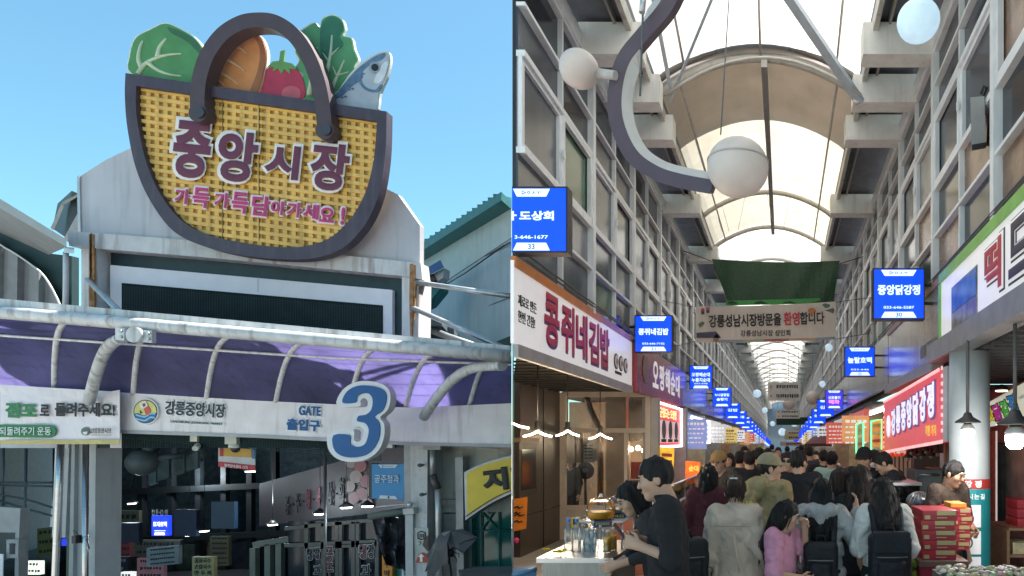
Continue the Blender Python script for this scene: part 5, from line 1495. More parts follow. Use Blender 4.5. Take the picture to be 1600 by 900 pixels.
for y, w in ((794, 14), (803, 10), (806, 16), (816, 13)):
    MB().tube([P(803, y, 9.59), P(803 + w * .4, y - 3, 9.59), P(803 + w * .6, y, 9.59), P(803 + w, y - 2, 9.59)], .012, 4).build('ink_stroke', M_ink, on)
tag(MB().ball(P(806, 845, 9.4), .05, 10, 6).build('pink_flower', mat('pink_petal', (.5, .03, .15), .6, var=.4, scale=40)), 'tiny pink flower low at the brown wall\'s left end', 'flower')
bo = empty('glass_booth', (-3.3, 11.7, 0), 'white framed glass booth front at the end of the first left shop', 'booth')
m_bfr = mat('booth_white_frame', (.6, .52, .44), .45, var=.08)
BY = 11.7
def brect(nm, x0, x1, y0, y1, m, t=.08, d=BY, par=bo):
    return MB().box(P(x0, 0, d).x, P(x1, 0, d).x, d, d + t, P(0, y1, d).z, P(0, y0, d).z).build(nm, m, par)
for nm, x0, x1, y0, y1 in (('post', 874, 883, 613, 844), ('post', 1008, 1016, 613, 844), ('rail', 883, 1008, 612, 620), ('rail', 883, 1008, 669, 676), ('rail', 883, 1008, 790, 797), ('mullion', 975, 980, 676, 790)):
    brect(nm, x0, x1, y0, y1, m_bfr, .1 if nm == 'post' else .08)
brect('lower_panel', 883, 1008, 797, 844, mat('booth_panel', (.5, .45, .4), .5, var=.1), .05, BY + .02)
m_clear = glass('clear_glass', (.93, .95, .94))
brect('glass', 883, 1008, 620, 669, m_clear, .012, BY + .04)
brect('glass', 883, 1008, 676, 790, m_clear, .012, BY + .041)
m_warm = mat('warm_plaster', (.34, .25, .17), .7, var=.15)
MB().box(-4.9, -2.5, 14.6, 14.7, 0, 2.7).build('back_wall', m_warm, bo)
MB().box(-4.6, -2.5, 12.2, 14.6, 2.70, 2.74).build('room_ceiling', MATS['shop_ceiling_dark'], bo)
brect('column', 946, 978, 600, 844, mat('tan_column', (.42, .33, .26), .5, var=.1), .35, 12.4)
MB().tube([P(914, 608, 12.0), P(922, 640, 12.0), P(938, 672, 12.0), P(938, 790, 12.05)], .06, 12).build('duct', mat('copper_duct', (.25, .18, .13), .25, .9), bo)
brect('brown_board', 878, 911, 676, 723, mat('brown_board', (.12, .07, .045), .6), .03, 12.0)
for x0, x1, y0, y1, c in ((911, 930, 690, 722, (.36, .36, .36)), (930, 938, 680, 720, (.3, .28, .26)), (986, 1008, 722, 748, (.5, .05, .04)), (984, 1010, 750, 790, (.3, .16, .1))):
    brect('notice', x0, x1, y0, y1, mat('notice_%d' % x0, c, .6), .02, 12.3)
for k in range(5): brect('print_row', 913, 926, 695 + k * 5, 696.6 + k * 5, M_ink, .01, 12.28)
brect('foil_sheet', 982, 1006, 622, 690, mat('foil_sheet', (.6, .55, .52), .2, .8, var=.3, bump=.5, bscale=14), .02, 12.2)
m_bulb = mat('warm_bulb', (1, .8, .5), .5, emit=7)
for x, y in ((986, 702), (997, 700), (1006, 704), (1024, 706)):
    o = MB().ball(P(x, y, 12.6), .05, 12, 8).build('bulb', m_bulb); tag(o, 'round warm bulb glowing inside the glass booth, %s' % {986: 'leftmost', 997: 'middle', 1006: 'rightmost'}[x] if x < 1010 else 'warm bulb glowing just right of the glass booth post', 'lamp', 'warm bulbs at the booth')
    MB().tube([P(x, y, 12.6), (P(x, y, 12.6).x, 12.6, 2.72)], .006, 5).build('cord', M_black, o)
fan = empty('round_fan', P(915, 735, 12.6), 'dark round fan standing behind the booth glass', 'fan')
MB().lathe([(.05, -.04), (.17, -.02), (.175, .0), (.16, .03)], P(915, 735, 12.6), 20, 'y').build('cage', mat('fan_dark', (.06, .05, .07), .5), fan)
MB().lathe([(.04, -.06), (.05, -.03)], P(915, 735, 12.6), 12, 'y').build('hub', mat('fan_hub', (.2, .18, .2), .5), fan)
MB().tube([P(915, 748, 12.62), (P(915, 0, 12.62).x, 12.62, 0)], .03, 8).build('stem', M_black, fan)
# folded LED pendants
m_led = mat('led_tube_warm', (1, .84, .62), .5, emit=6)
for x, y, d, w, l in ((800, 665, 7.0, 26, 'folded LED pendant cut by the picture middle, nearest of its row'), (840, 678, 7.3, 22, 'folded LED pendant second from the wall corner'), (887, 677, 7.9, 18, 'folded LED pendant between its two neighbours'), (938, 682, 9.2, 18, 'folded LED pendant farthest along the shop ceiling')):
    pl_ = empty('led_pendant', P(x, y - 10, d), l, 'lamp', 'folded LED pendant lamps')
    if x > 810:
        MB().tube([P(x - w, y + 4, d), P(x - w * .45, y + 1, d)], .011, 8).build('led_tube', m_led, pl_)
        MB().tube([P(x - w * .45, y + 1, d), P(x, y - 4, d)], .011, 8).build('led_tube', m_led, pl_)
    MB().tube([P(x, y - 4, d), P(x + w * .45, y + 1, d)], .011, 8).build('led_tube', m_led, pl_)
    MB().tube([P(x + w * .45, y + 1, d), P(x + w, y + 4, d)], .011, 8).build('led_tube', m_led, pl_)
    if x > 810:
        MB().lathe([(.05, 0), (.05, .02), (.03, .03), (.03, .1)], P(x, y - 5, d), 10).build('holder', M_black, pl_)
        MB().tube([P(x, y - 10, d), (P(x, 0, d).x, d, 2.72)], .008, 5).build('cord', M_black, pl_)
for x, y, d, e in ((860, 690, 7.0, 22), (935, 696, 8.8, 16), (960, 690, 13.2, 22)):
    l = bpy.data.lights.new('shop_lamp_light', 'POINT'); l.energy = e; l.color = (1, .75, .5); l.shadow_soft_size = .15
    o = bpy.data.objects.new('shop_lamp_light', l); COL.objects.link(o); o.location = P(x, y, d)

# drinks counter ---------------------------------------------------------------
cn_ = empty('drinks_counter', P(897, 870, 4.6) - Vector((0, 0, .97)), 'stainless steel drinks counter at the bottom left of the arcade', 'counter')
cz = P(0, 872, 4.6).z
MB().box(P(838, 0, 4.6).x, P(958, 0, 4.6).x, 4.6, 5.45, cz - .035, cz).build('worktop', M_steel, cn_)
MB().box(P(838, 0, 4.6).x + .03, P(958, 0, 4.6).x - .03, 4.63, 5.42, 0, cz - .036).build('cabinet', mat('dull_steel', (.3, .29, .27), .35, .8, stretch=(6, 1, 1)), cn_)
m_pet = glass('bottle_plastic', (.95, .97, .98), .06, .3)
m_cap = mat('white_cap', (.66, .66, .66), .5)
m_juice = mat('orange_juice', (.95, .42, .02), .5, var=.04, spec=.2)
def bottle(x, d, h, r, label, cap, fill=None, group=None):
    b = Vector((P(x, 0, d).x, d, cz))
    t = empty('bottle', b, label, 'bottle', group)
    MB().lathe([(r * .9, 0), (r, .01), (r, h * .28), (r * .93, h * .31), (r, h * .34), (r, h * .6), (r * .8, h * .72), (r * .35, h * .86), (r * .35, h * .9)], b, 14).build('shell', m_pet, t)
    if fill: MB().lathe([(r * .86, .008), (r * .93, .014), (r * .93, h * fill), (r * .9, h * fill + .002)], b, 14).build('drink', m_juice, t)
    MB().lathe([(r * .42, h * .9), (r * .42, h), (r * .36, h + .002)], b, 10).build('cap', cap, t)
m_bcap = mat('blue_cap', (.08, .25, .6), .5)
bottle(888, 4.9, .25, .034, 'tall clear bottle with pale blue cap, left one of the pair', m_bcap, group='tall clear bottles')
bottle(901, 4.85, .255, .034, 'tall clear bottle with pale blue cap, right one of the pair', m_bcap, group='tall clear bottles')
for k, (x, d, hh) in enumerate(((910, 5.0, .19), (918, 4.86, .175), (926, 5.02, .195), (931, 4.85, .175), (938, 4.98, .185), (943, 4.84, .175))):
    bottle(x, d, hh, .024, ('small empty bottle with white cap, %s of the cluster' % ('leftmost', 'second from the left', 'third from the left', 'third from the right', 'second from the right', 'rightmost')[k]), m_cap, group='small empty bottles on the counter')
bottle(949, 4.82, .17, .03, 'small bottle filled with orange juice, nearest the counter end', m_cap, .7, group='orange juice bottles')
bottle(958, 4.92, .175, .03, 'small orange juice bottle behind the nearest one', m_cap, .7, group='orange juice bottles')
fl = empty('yellow_flowers', P(864, 870, 4.7), 'bright yellow flowers lying on the steel counter', 'flowers')
rnd = random.Random(2)
m_pt = mat('yellow_petal', (.8, .58, .02), .6, var=.1)
for (x, y, r) in ((853, 869, 8), (872, 864, 11), (882, 868, 7)):
    mb = MB()
    c = P(x, y, 4.72)
    c.z = cz + .012 + rnd.uniform(0, .02)
    for k in range(9):
        a_ = k * 2 * PI / 9 + rnd.uniform(-.2, .2)
        rr = r * 4.7 / F
        tip = c + Vector((math.cos(a_) * rr, math.sin(a_) * rr, rnd.uniform(.0, .02)))
        s_ = Vector((-math.sin(a_), math.cos(a_), 0)) * rr * .3
        mb.poly([c, (c + tip) / 2 - s_ + Vector((0, 0, .012)), tip, (c + tip) / 2 + s_ + Vector((0, 0, .012))])
    mb.build('flower_head', m_pt, fl)
st = empty('dispenser_stand', P(938, 872, 5.1), 'clear acrylic stand carrying two drink dispensers', 'stand')
sz = P(0, 812, 5.1).z
MB().box(P(908, 0, 5.1).x, P(978, 0, 5.1).x, 5.0, 5.45, sz - .012, sz).build('shelf', mat('acrylic_shelf', (.6, .6, .58), .15), st)
for x in (910, 976):
    for y in (5.02, 5.42):
        MB().tube([(P(x, 0, 5.1).x, y, cz), (P(x, 0, 5.1).x, y, sz)], .008, 6).build('leg', M_steel, st)
def dispenser(x, d, r, fill, m, label):
    b = Vector((P(x, 0, d).x, d, sz))
    t = empty('drink_dispenser', b, label, 'drink dispenser', 'glass drink dispensers')
    MB().lathe([(r * .7, 0), (r * .9, r * .15), (r, r * .55), (r * .98, r * .95), (r * .8, r * 1.3), (r * .72, r * 1.35)], b, 24).build('bowl', glass('bowl_glass', (.99, .98, .97), .04, .05), t)
    MB().lathe([(r * .6, r * .06), (r * .86, r * .18), (r * .95, r * .5), (r * .95, r * .56 + r * fill), (r * .93, r * .57 + r * fill)], b, 24).build('drink', m, t)
    l = MB().lathe([(r * .76, r * 1.35), (r * .7, r * 1.45), (r * .3, r * 1.62), (r * .1, r * 1.66)], b, 24).build('lid', glass('lid_glass', (.95, .94, .92), .05, .3), t)
    MB().ball(b + Vector((0, 0, r * 1.75)), r * .13, 10, 8).build('knob', m_cap, l)
dispenser(939, 5.08, .112, .05, m_juice, 'round glass dispenser half full of orange juice')
dispenser(966, 5.32, .105, .1, mat('milky_drink', (.55, .4, .28), .4), 'round glass dispenser with a milky pink drink behind the orange one')
for x0, x1, y0, y1, d, l, s in ((928, 955, 813, 824, 4.98, 'navy label under the orange juice dispenser', '오미자에이드'), (957, 977, 801, 812, 5.2, 'navy label under the milky drink dispenser', '식혜 음료')):
    o = MB().prism(G([(x0, y0 + 1), (x1, y0), (x1, y1 - 1), (x0, y1)], d), (0, .012, 0)).build('price_label', mat('navy_label', (.02, .025, .08), .4)); tag(o, l, 'label')
    ptext(s, (x0 + x1) / 2, (y0 + y1) / 2, (x1 - x0) * .8, 4.5, d - .003, mat('label_yellow', (.7, .6, .25), .5), o, depth=.003)
o = MB().prism(G([(893, 809), (906, 808), (906, 824), (893, 825)], 5.3), (0, .012, 0)).build('yellow_card', mat('card_yellow', (.75, .45, .02), .5)); tag(o, 'small yellow card with black patch behind the bottles', 'card')
MB().prism(G([(895, 811), (902, 810.5), (901, 820), (895, 820)], 5.29), (0, .008, 0)).build('black_patch', M_ink, o)
for k in range(6):
    o = MB().lathe([(.04, 0), (.048, .012), (.044, .012)], (P(922, 0, 5.2).x, 5.2, cz + .13 + k * .02), 14).build('clear_cup', m_pet)
    tag(o, 'clear plastic cup, %s from the bottom of the stack behind the bottles' % NTH[k], 'cup', 'stacked clear cups')
MB().box(P(914, 0, 5.2).x, P(930, 0, 5.2).x, 5.15, 5.25, cz, cz + .128).build('cup_block', mat('cup_block', (.5, .5, .48), .5))
tag([q for q in COL.objects if q.name == 'cup_block'][0], 'white block raising the stacked clear cups', 'block')
tb_ = empty('blue_tub', P(815, 905, 5.3) , 'blue plastic tub edge at the bottom corner by the brown wall', 'tub')
MB().hexa([P(801, 898, 5.2), P(838, 888, 5.2), P(838, 1000, 5.2), P(801, 1000, 5.2)], [P(801, 888, 5.8), P(838, 882, 5.8), P(838, 960, 5.8), P(801, 960, 5.8)]).build('tub', mat('tub_blue', (.03, .11, .22), .5), tb_)
MB().tube([P(801, 899, 5.2), P(838, 889, 5.2)], .018, 8).build('rim', mat('tub_rim', (.06, .18, .3), .4), tb_)

# ------------------------------------------------------------------ further left stalls
m_goods = [mat('goods_%d' % i, c, .6, var=.35, scale=18) for i, c in enumerate(((.5, .3, .12), (.6, .5, .3), (.45, .08, .06), (.55, .5, .45), (.2, .3, .08), (.5, .2, .05)))]
def tray_row(side, y0, y1, x0, x1, z, label, seed, n=5):
    r = random.Random(seed)
    t = empty('food_counter', ((x0 + x1) / 2, y0, 0), label, 'counter')
    MB().box(x0, x1, y0, y1, 0, z).build('counter', mat('counter_front_%d' % (seed % 4), ((.3, .28, .26), (.35, .12, .08), (.4, .38, .36), (.2, .2, .22))[seed % 4], .4, var=.15), t)
    MB().box(x0 - .03, x1 + .03, y0 - .03, y1 + .03, z, z + .03).build('worktop', M_steel, t)
    for k in range(n):
        a_ = y0 + (y1 - y0) * k / n + .05
        b_ = y0 + (y1 - y0) * (k + 1) / n - .05
        tr = MB().box(x0 + .06, x1 - .06, a_, b_, z + .031, z + .06).build('tray', M_steel, t)
        mb = MB()
        for q in range(26):
            mb.ball((r.uniform(x0 + .12, x1 - .12), r.uniform(a_ + .06, b_ - .06), z + .07 + r.uniform(0, .05)), r.uniform(.03, .06), 7, 5)
        tag(mb.build('food', r.choice(m_goods), tr), kind='stuff')
    return t
tray_row('left', 8.6, 11.3, -2.3, -1.5, .92, 'stall counter with trays of food behind the man in black', 1)
gl2 = empty('glass_screen', (-1.5, 9, .95), 'low glass sneeze screen along the food counter on the left', 'screen')
MB().box(-1.51, -1.5, 8.6, 11.3, .955, 1.2).build('glass', m_clear, gl2)
MB().box(-1.53, -1.48, 8.6, 11.3, 1.2, 1.22).build('rail', M_steel, gl2)
# red photo menu
mn = empty('photo_menu', (XL, 13.3, 2.1), 'red lit photo menu with three dish pictures under the dark red fascia', 'sign')
wbox('sign_box', 'left', 12.05, 14.75, 1.72, 2.52, .12, mat('menu_red', (.55, .03, .035), .4, var=.1, emit=.35), mn)
for k in range(3):
    p_ = wbox('dish_picture', 'left', 12.3 + k * .72, 12.92 + k * .72, 1.78, 2.22, .13, mat('dish_paper', (.5, .42, .42), .5, emit=.25), mn)
    MB().lathe([(.19, 0), (.19, .012)], (XL + .13, 12.61 + k * .72, 2.04), 14, 'x').build('dish_photo', mat('dish_photo', (.12, .06, .05), .5, var=.6, scale=20), p_)
    wbox('price_strip', 'left', 12.36 + k * .72, 12.86 + k * .72, 1.79, 1.85, .135, M_ink, p_)
wtext('군침도는 오짱밥', 'left', 13.2, 2.37, 1.9, .2, mat('menu_yellow', (.9, .75, .3), .5, emit=.4), mn, .122, bold=.03, depth=.006)
m_rope = mat('led_rope', (.9, .92, 1), .5, emit=2.0)
MB().tube([(XL + .14, 12.03, 1.7), (XL + .14, 14.77, 1.7), (XL + .14, 14.77, 2.54), (XL + .14, 12.03, 2.54), (XL + .14, 12.03, 1.7)], .022, 6).build('led_rope', m_rope, mn)
mn = empty('white_menu', (XL, 18, 2.1), 'pale blue lit price menu farther along the left wall', 'sign')
wbox('sign_box', 'left', 16.4, 20.3, 1.78, 2.42, .12, mat('menu_pale', (.5, .6, .8), .4, emit=.45), mn)
for k in range(4):
    for j in range(7):
        wbox('print_row', 'left', 16.6 + j * .5, 16.95 + j * .5, 1.86 + k * .14, 1.91 + k * .14, .125, m_b1, mn)
MB().tube([(XL + .14, 16.38, 1.76), (XL + .14, 20.32, 1.76), (XL + .14, 20.32, 2.44), (XL + .14, 16.38, 2.44), (XL + .14, 16.38, 1.76)], .022, 6).build('led_rope', m_rope, mn)
for y0, y1, l in ((11.75, 12.0, 'white stall post right of the glass booth'), (15.1, 15.4, 'grey stall post between red menu and pale menu')):
    o = MB().box(XL - .1, XL + .18, y0, y1, 0, 2.6).build('stall_post', mat('stall_post', (.42, .4, .4), .5, var=.1)); tag(o, l, 'post')
oh = empty('stall_board', P(1082, 740, 14.4), 'glowing orange red stall board beyond the grey post', 'sign')
MB().prism(G([(1071, 720), (1094, 722), (1094, 756), (1071, 757)], 14.6), (0, .05, 0)).build('board', mat('panel_orange', (.75, .12, .02), .5, var=.2, emit=.3), oh)
ptext('순대', 1084, 732, 15, 9, 14.59, mat('panel_yellow', (.9, .6, .1), .5, emit=.3), oh, bold=.03, depth=.006)
yp = empty('yellow_poster', P(1046, 725, 11.9), 'yellow and red dish poster beside the booth', 'poster')
MB().prism(G([(1031, 698), (1053, 700), (1052, 738), (1031, 738)], 11.95), (0, .03, 0)).build('sheet', mat('poster_yellow', (.8, .45, .03), .5, var=.3, scale=9, emit=.25), yp)
for y, c in ((708, (.5, .04, .03)), (718, (.45, .1, .03)), (730, (.6, .05, .04))):
    MB().prism(G([(1034, y), (1050, y + 1), (1050, y + 6), (1034, y + 5)], 11.94), (0, .008, 0)).build('print_row', mat('poster_row_%d' % y, c, .5), yp)

STALLC = [(.4, .07, .05), (.5, .36, .12), (.45, .46, .48), (.55, .55, .58), (.16, .2, .42), (.45, .2, .08), (.38, .36, .34)]
m_back = [mat('stall_back_%d' % i, c, .6, var=.2) for i, c in enumerate(((.42, .32, .2), (.3, .3, .3), (.35, .22, .14), (.4, .38, .34)))]
m_strip = mat('strip_light', (1, .93, .8), .5, emit=5)
def stall(side, y0, y1, seed, label):
    r = random.Random(seed)
    s = SIDES[side]; x, n = s['x'], s['n']
    t = empty('market_stall', (x, y0, 0), label, 'stall', 'market stalls along the %s of the arcade' % side)
    def b(nm, a, c, ya, yb, z0, z1, m):
        return MB().box(*sorted((x + n * a, x + n * c)), ya, yb, z0, z1).build(nm, m, t)
    b('back_wall', -1.5, -1.4, y0, y1, 0, 2.65, r.choice(m_back))
    b('ceiling', -1.4, .0, y0, y1, 2.6, 2.65, m_ceil)
    b('side_wall', -1.4, .0, y1 - .08, y1, 0, 2.6, r.choice(m_back))
    b('counter', .05, .75, y0 + .3, y1 - .5, 0, .88, mat('stall_front_%d' % (seed % 7), STALLC[seed % 7], .5, var=.15))
    b('worktop', .02, .8, y0 + .25, y1 - .45, .88, .91, M_steel)
    mb = MB()
    for k in range(30):
        mb.ball((x + n * r.uniform(.12, .7), r.uniform(y0 + .4, y1 - .6), .95 + r.uniform(0, .12)), r.uniform(.04, .09), 7, 5)
    tag(mb.build('goods', r.choice(m_goods), t), kind='stuff')
    c = STALLC[(seed * 3 + 1) % 7]
    sg = b('hanging_sign', .02, .12, y0 + .2, y1 - 1.2, 1.95, 2.5, mat('stall_sign_%d' % ((seed * 3 + 1) % 7), c, .45, emit=.25))
    yy = y0 + .5
    while yy < y1 - 1.8:
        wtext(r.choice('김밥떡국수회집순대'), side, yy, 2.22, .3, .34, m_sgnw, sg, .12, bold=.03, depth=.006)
        yy += .42
    MB().box(*sorted((x - n * .5, x - n * .42)), y0 + .3, y1 - .4, 2.52, 2.57).build('strip_light', m_strip, t)
    if seed % 3 == 0:
        b('shelf', -1.35, -1.0, y0 + .4, y1 - .6, 1.3, 1.34, m_back[2])
    # board facing down the alley
    fb_ = MB().box(*sorted((x + n * .05, x + n * .62)), y0 + .05, y0 + .1, 1.6 + r.uniform(0, .2), 2.35).build('end_board', mat('end_board_%d' % (seed % 7), STALLC[(seed + 3) % 7], .45, emit=.3), t)
    mb = MB()
    for q in range(5):
        xx = x + n * .33 - .22
        while xx < x + n * .33 + .18:
            ws = r.uniform(.04, .11)
            mb.box(xx, xx + ws, y0 + .035, y0 + .05, 2.2 - q * .11, 2.2 - q * .11 + (.06 if q == 0 else .035))
            xx += ws + .03
    tag(mb.build('print_row', M_ink if (seed + 3) % 7 in (1, 2, 3) else m_sgnw, fb_), kind='stuff')
for i in range(13):
    stall('left', 15.5 + i * 5, 20.3 + i * 5, i * 2 + 1, 'small lit stall in the left row, %s past the grey post' % NTH[i] if i > 1 else ('first lit stall past the grey post on the left', 'second lit stall past the grey post on the left')[i])
for i in range(13):
    stall('right', 13.5 + i * 5, 18.3 + i * 5, i * 2 + 2, 'small lit stall in the right row, %s past the orange board' % NTH[i] if i > 1 else ('first lit stall past the orange board on the right', 'second lit stall past the orange board on the right')[i])
aw = empty('red_awning', P(1278, 688, 22), 'dark red awning jutting from the right row in mid distance', 'awning')
MB().hexa([P(1256, 697, 22), P(1300, 697, 22), P(1300, 693, 22), P(1258, 693, 22)], [P(1268, 690, 24), P(1300, 690, 24), P(1300, 678, 24), P(1270, 682, 24)]).build('canvas', mat('awning_red', (.12, .015, .02), .7), aw)
MB().tube([P(1256, 697, 22), P(1300, 697, 22)], .02, 6).build('front_bar', M_black, aw)
ra = empty('red_parasol', P(1215, 716, 30), 'bright red parasol top above the crowd in the distance', 'parasol')
MB().lathe([(.62, -.12), (.4, .06), (.05, .18), (.01, .2)], P(1216, 719, 30), 12).build('canopy', mat('parasol_red', (.7, .03, .03), .6, emit=0), ra)
MB().tube([P(1216, 719, 30), (P(1216, 0, 30).x, 30, 0)], .02, 6).build('pole', M_galv, ra)

# ------------------------------------------------------------------ right side stalls
co = empty('round_column', P(1515, 900, 6.4), 'thick pale grey round column with teal notices on the right', 'column')
cxx = P(1517, 0, 6.45).x
MB().lathe([(.2, 0), (.2, 2.7)], (cxx, 6.5, 0), 32).build('shaft', mat('column_paint', (.52, .56, .58), .3, var=.05), co)
def colwrap(nm, z0, z1, a0, a1, m, r=.203, t=.004):
    n = 14
    mb = MB()
    for k in range(n):
        u, v = R(a0 + (a1 - a0) * k / n), R(a0 + (a1 - a0) * (k + 1) / n)
        f = lambda a, rr, z: (cxx + rr * math.cos(a), 6.5 + rr * math.sin(a), z)
        mb.hexa([f(u, r, z0), f(v, r, z0), f(v, r, z1), f(u, r, z1)], [f(u, r + t, z0), f(v, r + t, z0), f(v, r + t, z1), f(u, r + t, z1)])
    return mb.build(nm, m, co)
zc = lambda y: P(0, y, 6.3).z
colwrap('red_band', zc(764), zc(749), 170, 372, mat('band_red', (.5, .045, .04), .5))
colwrap('teal_notice', zc(893), zc(765), 172, 330, mat('teal_notice', (.02, .3, .33), .5, var=.1))
def ctext(s, ang, y, w, h, m, **k):
    a = R(ang)
    return text(s, (cxx + .2085 * math.cos(a), 6.5 + .2085 * math.sin(a), zc(y)), (-math.sin(a), math.cos(a), 0), Z, w, h, m, co, depth=.004, **k)
for k, s in enumerate('닭강정'):
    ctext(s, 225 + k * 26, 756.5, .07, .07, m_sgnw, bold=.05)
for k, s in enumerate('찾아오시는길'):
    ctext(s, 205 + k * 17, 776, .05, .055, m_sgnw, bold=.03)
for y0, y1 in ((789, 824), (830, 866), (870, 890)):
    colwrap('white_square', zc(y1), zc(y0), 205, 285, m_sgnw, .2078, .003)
rg = [Vector((cxx + .213 * math.cos(a), 6.5 + .213 * math.sin(a), 0)) for a in (R(222 + k * 4.5) for k in range(11))]
tag_ = MB().tube([Vector((cxx + .2125 * math.cos(R(245) + .28 * math.cos(q)), 6.5 + .2125 * math.sin(R(245) + .28 * math.cos(q)), zc(848) + .06 * math.sin(q))) for q in (2 * PI * k / 20 for k in range(21))], .008, 6).build('green_ring', mat('ring_green', (.02, .22, .12), .5), co)
def pendant(x, y, d, r, label):
    t = empty('pendant_lamp', P(x, y, d), label, 'lamp', 'white bulb pendants on the right')
    c = P(x, y, d)
    MB().lathe([(r * .55, -r * 1.15), (r * .9, -r * .8), (r, -r * .2), (r, r * .25)], c, 20).build('bulb', mat('cool_bulb', (1, .97, .92), .4, emit=5), t)
    MB().lathe([(r, r * .26), (r * 1.0, r * .6), (r * .8, r * 1.0), (r * .5, r * 1.2)], c, 20).build('bulb_neck', mat('bulb_neck', (.5, .48, .45), .4), t)
    MB().lathe([(r * 1.9, r * 1.35), (r * 1.85, r * 1.6), (r * .75, r * 2.3), (r * .5, r * 2.9)], c, 20).build('shade', mat('shade_dark', (.05, .045, .045), .45), t)
    MB().lathe([(r * .6, r * 1.15), (r * .6, r * 1.4)], c, 14).build('socket', M_black, t)
    MB().tube([c + Vector((0, 0, r * 2.8)), Vector((c.x, d, 2.71))], .016, 8).build('rod', mat('rod_grey', (.12, .115, .11), .45), t)
pendant(1512, 675, 5.75, .06, 'white bulb pendant hanging in front of the round column')
pendant(1586, 684, 4.9, .073, 'larger white bulb pendant at the far right edge')
for x, y, d, e in ((1512, 690, 5.7, 7), (1586, 700, 4.85, 7)):
    l = bpy.data.lights.new('pendant_light', 'POINT'); l.energy = e; l.color = (1, .93, .85); l.shadow_soft_size = .07
    o = bpy.data.objects.new('pendant_light', l); COL.objects.link(o); o.location = P(x, y + 3, d) - Vector((0, 0, .05))
# the dark shop behind the column
ds = empty('snack_shop', (3, 8, 0), 'dark snack shop interior behind the round column at the right edge', 'shop')
MB().box(1.9, 5.0, 1.5, 10.2, 2.72, 2.78).build('ceiling', mat('corrugated_ceiling', (.04, .04, .045), .55), ds)
for k in range(34): MB().box(1.9, 5.0, 1.6 + k * .25, 1.66 + k * .25, 2.69, 2.722).build('ceiling_rib', mat('ceiling_rib', (.07, .07, .075), .5), ds)
MB().box(4.9, 5.0, 1.5, 10.2, 0, 2.7).build('side_wall', mat('snack_wall', (.14, .12, .11), .7), ds)
MB().box(2.05, 5.0, 10.1, 10.2, 0, 2.7).build('back_wall', mat('snack_back', (.1, .09, .085), .7), ds)
cu = empty('grey_curtain', (3.2, 9.3, 0), 'grey plastic drape hanging at the back of the snack shop', 'curtain')
mb = MB()
for k in range(40):
    x0, x1 = 2.75 + k * .05, 2.8 + k * .05
    f = lambda x: 9.3 + .06 * math.sin(x * 17) + .03 * math.sin(x * 41)
    mb.poly([(x0, f(x0), .3), (x1, f(x1), .3), (x1, f(x1), 1.75), (x0, f(x0), 1.75)])
mb.build('drape', mat('grey_drape', (.09, .09, .1), .5, var=.3, bump=.4), cu, smooth=True)
MB().tube([(2.7, 9.3, 1.77), (4.8, 9.3, 1.77)], .015, 6).build('rail', M_black, cu)
rb = empty('brick_pier', P(1550, 760, 9.2), 'narrow red pier edged with a white light rope behind the column', 'pier')
MB().box(P(1545, 0, 9.0).x, P(1556, 0, 9.0).x, 9.0, 9.25, 0, 1.95).build('pier', mat('pier_red', (.3, .05, .03), .7, var=.3, scale=20), rb)
MB().tube([(P(1557, 0, 8.98).x, 8.98, 0.5), (P(1557, 0, 8.98).x, 8.98, 1.95)], .012, 6).build('led_rope', mat('rope_dim', (.5, .45, .42), .5, emit=.3), rb)
cs = empty('colourful_sign', P(1572, 635, 8.2), 'cream hanging sign with yellow magenta green and blue letters', 'sign')
MB().prism(G([(1541, 632), (1612, 592), (1612, 655), (1541, 668)], 8.2), (0, .1, 0)).build('board', mat('cream_board', (.62, .62, .5), .4, emit=.18), cs)
for k, (ch, c, x, y, w, h) in enumerate((('맛', (.75, .6, .02), 1547, 648, 11, 22), ('닭', (.5, .02, .3), 1558, 644, 12, 26), ('강', (.08, .5, .06), 1570, 639, 12, 28), ('정', (.02, .25, .65), 1582, 631, 13, 30))):
    ptext(ch, x, y, w + 3, h + 3, 8.195, M_ink, cs, bold=.08, depth=.004, slope=-.3)
    ptext(ch, x, y, w, h, 8.19, mat('bright_letter_%d' % k, c, .4, emit=.1), cs, bold=.05, depth=.006, slope=-.3)
ptext('수제강정', 1597, 620, 12, 5, 8.19, m_b1, cs, slope=-.5, depth=.004)
tag(MB().lathe([(.09, 0), (.07, .04), (.02, .07)], P(1565, 610, 7.6), 12).build('spot_lamp', M_black), 'small dark spot lamp above the colourful letters', 'lamp')
tag(MB().lathe([(.07, -.012), (.07, -.002)], P(1565, 610, 7.6), 12).build('lamp_glow', mat('lamp_glow', (1, .85, .55), .5, emit=2)), 'warm glowing disc of the spot lamp above the colourful sign', 'lamp')
shf = empty('cardboard_shelf', P(1575, 890, 6.9), 'brown wooden goods shelf at the right edge behind the column', 'shelf')
m_wood = mat('shelf_wood', (.3, .17, .09), .6, var=.2, stretch=(1, 1, 6))
x0, x1 = P(1553, 0, 7.4).x, P(1553, 0, 7.4).x + .9
for z in (.25, .55, .84): MB().box(x0, x1, 6.9, 7.5, z, z + .03).build('board', m_wood, shf)
for x in (x0 - .03, x0 + .42, x1): MB().box(x, x + .03, 6.88, 7.52, 0, .84).build('upright', m_wood, shf)
m_rbox, m_gold = mat('red_gift_box', (.42, .018, .035), .4, var=.06), mat('gold_label', (.52, .4, .18), .4, .1, var=.12)
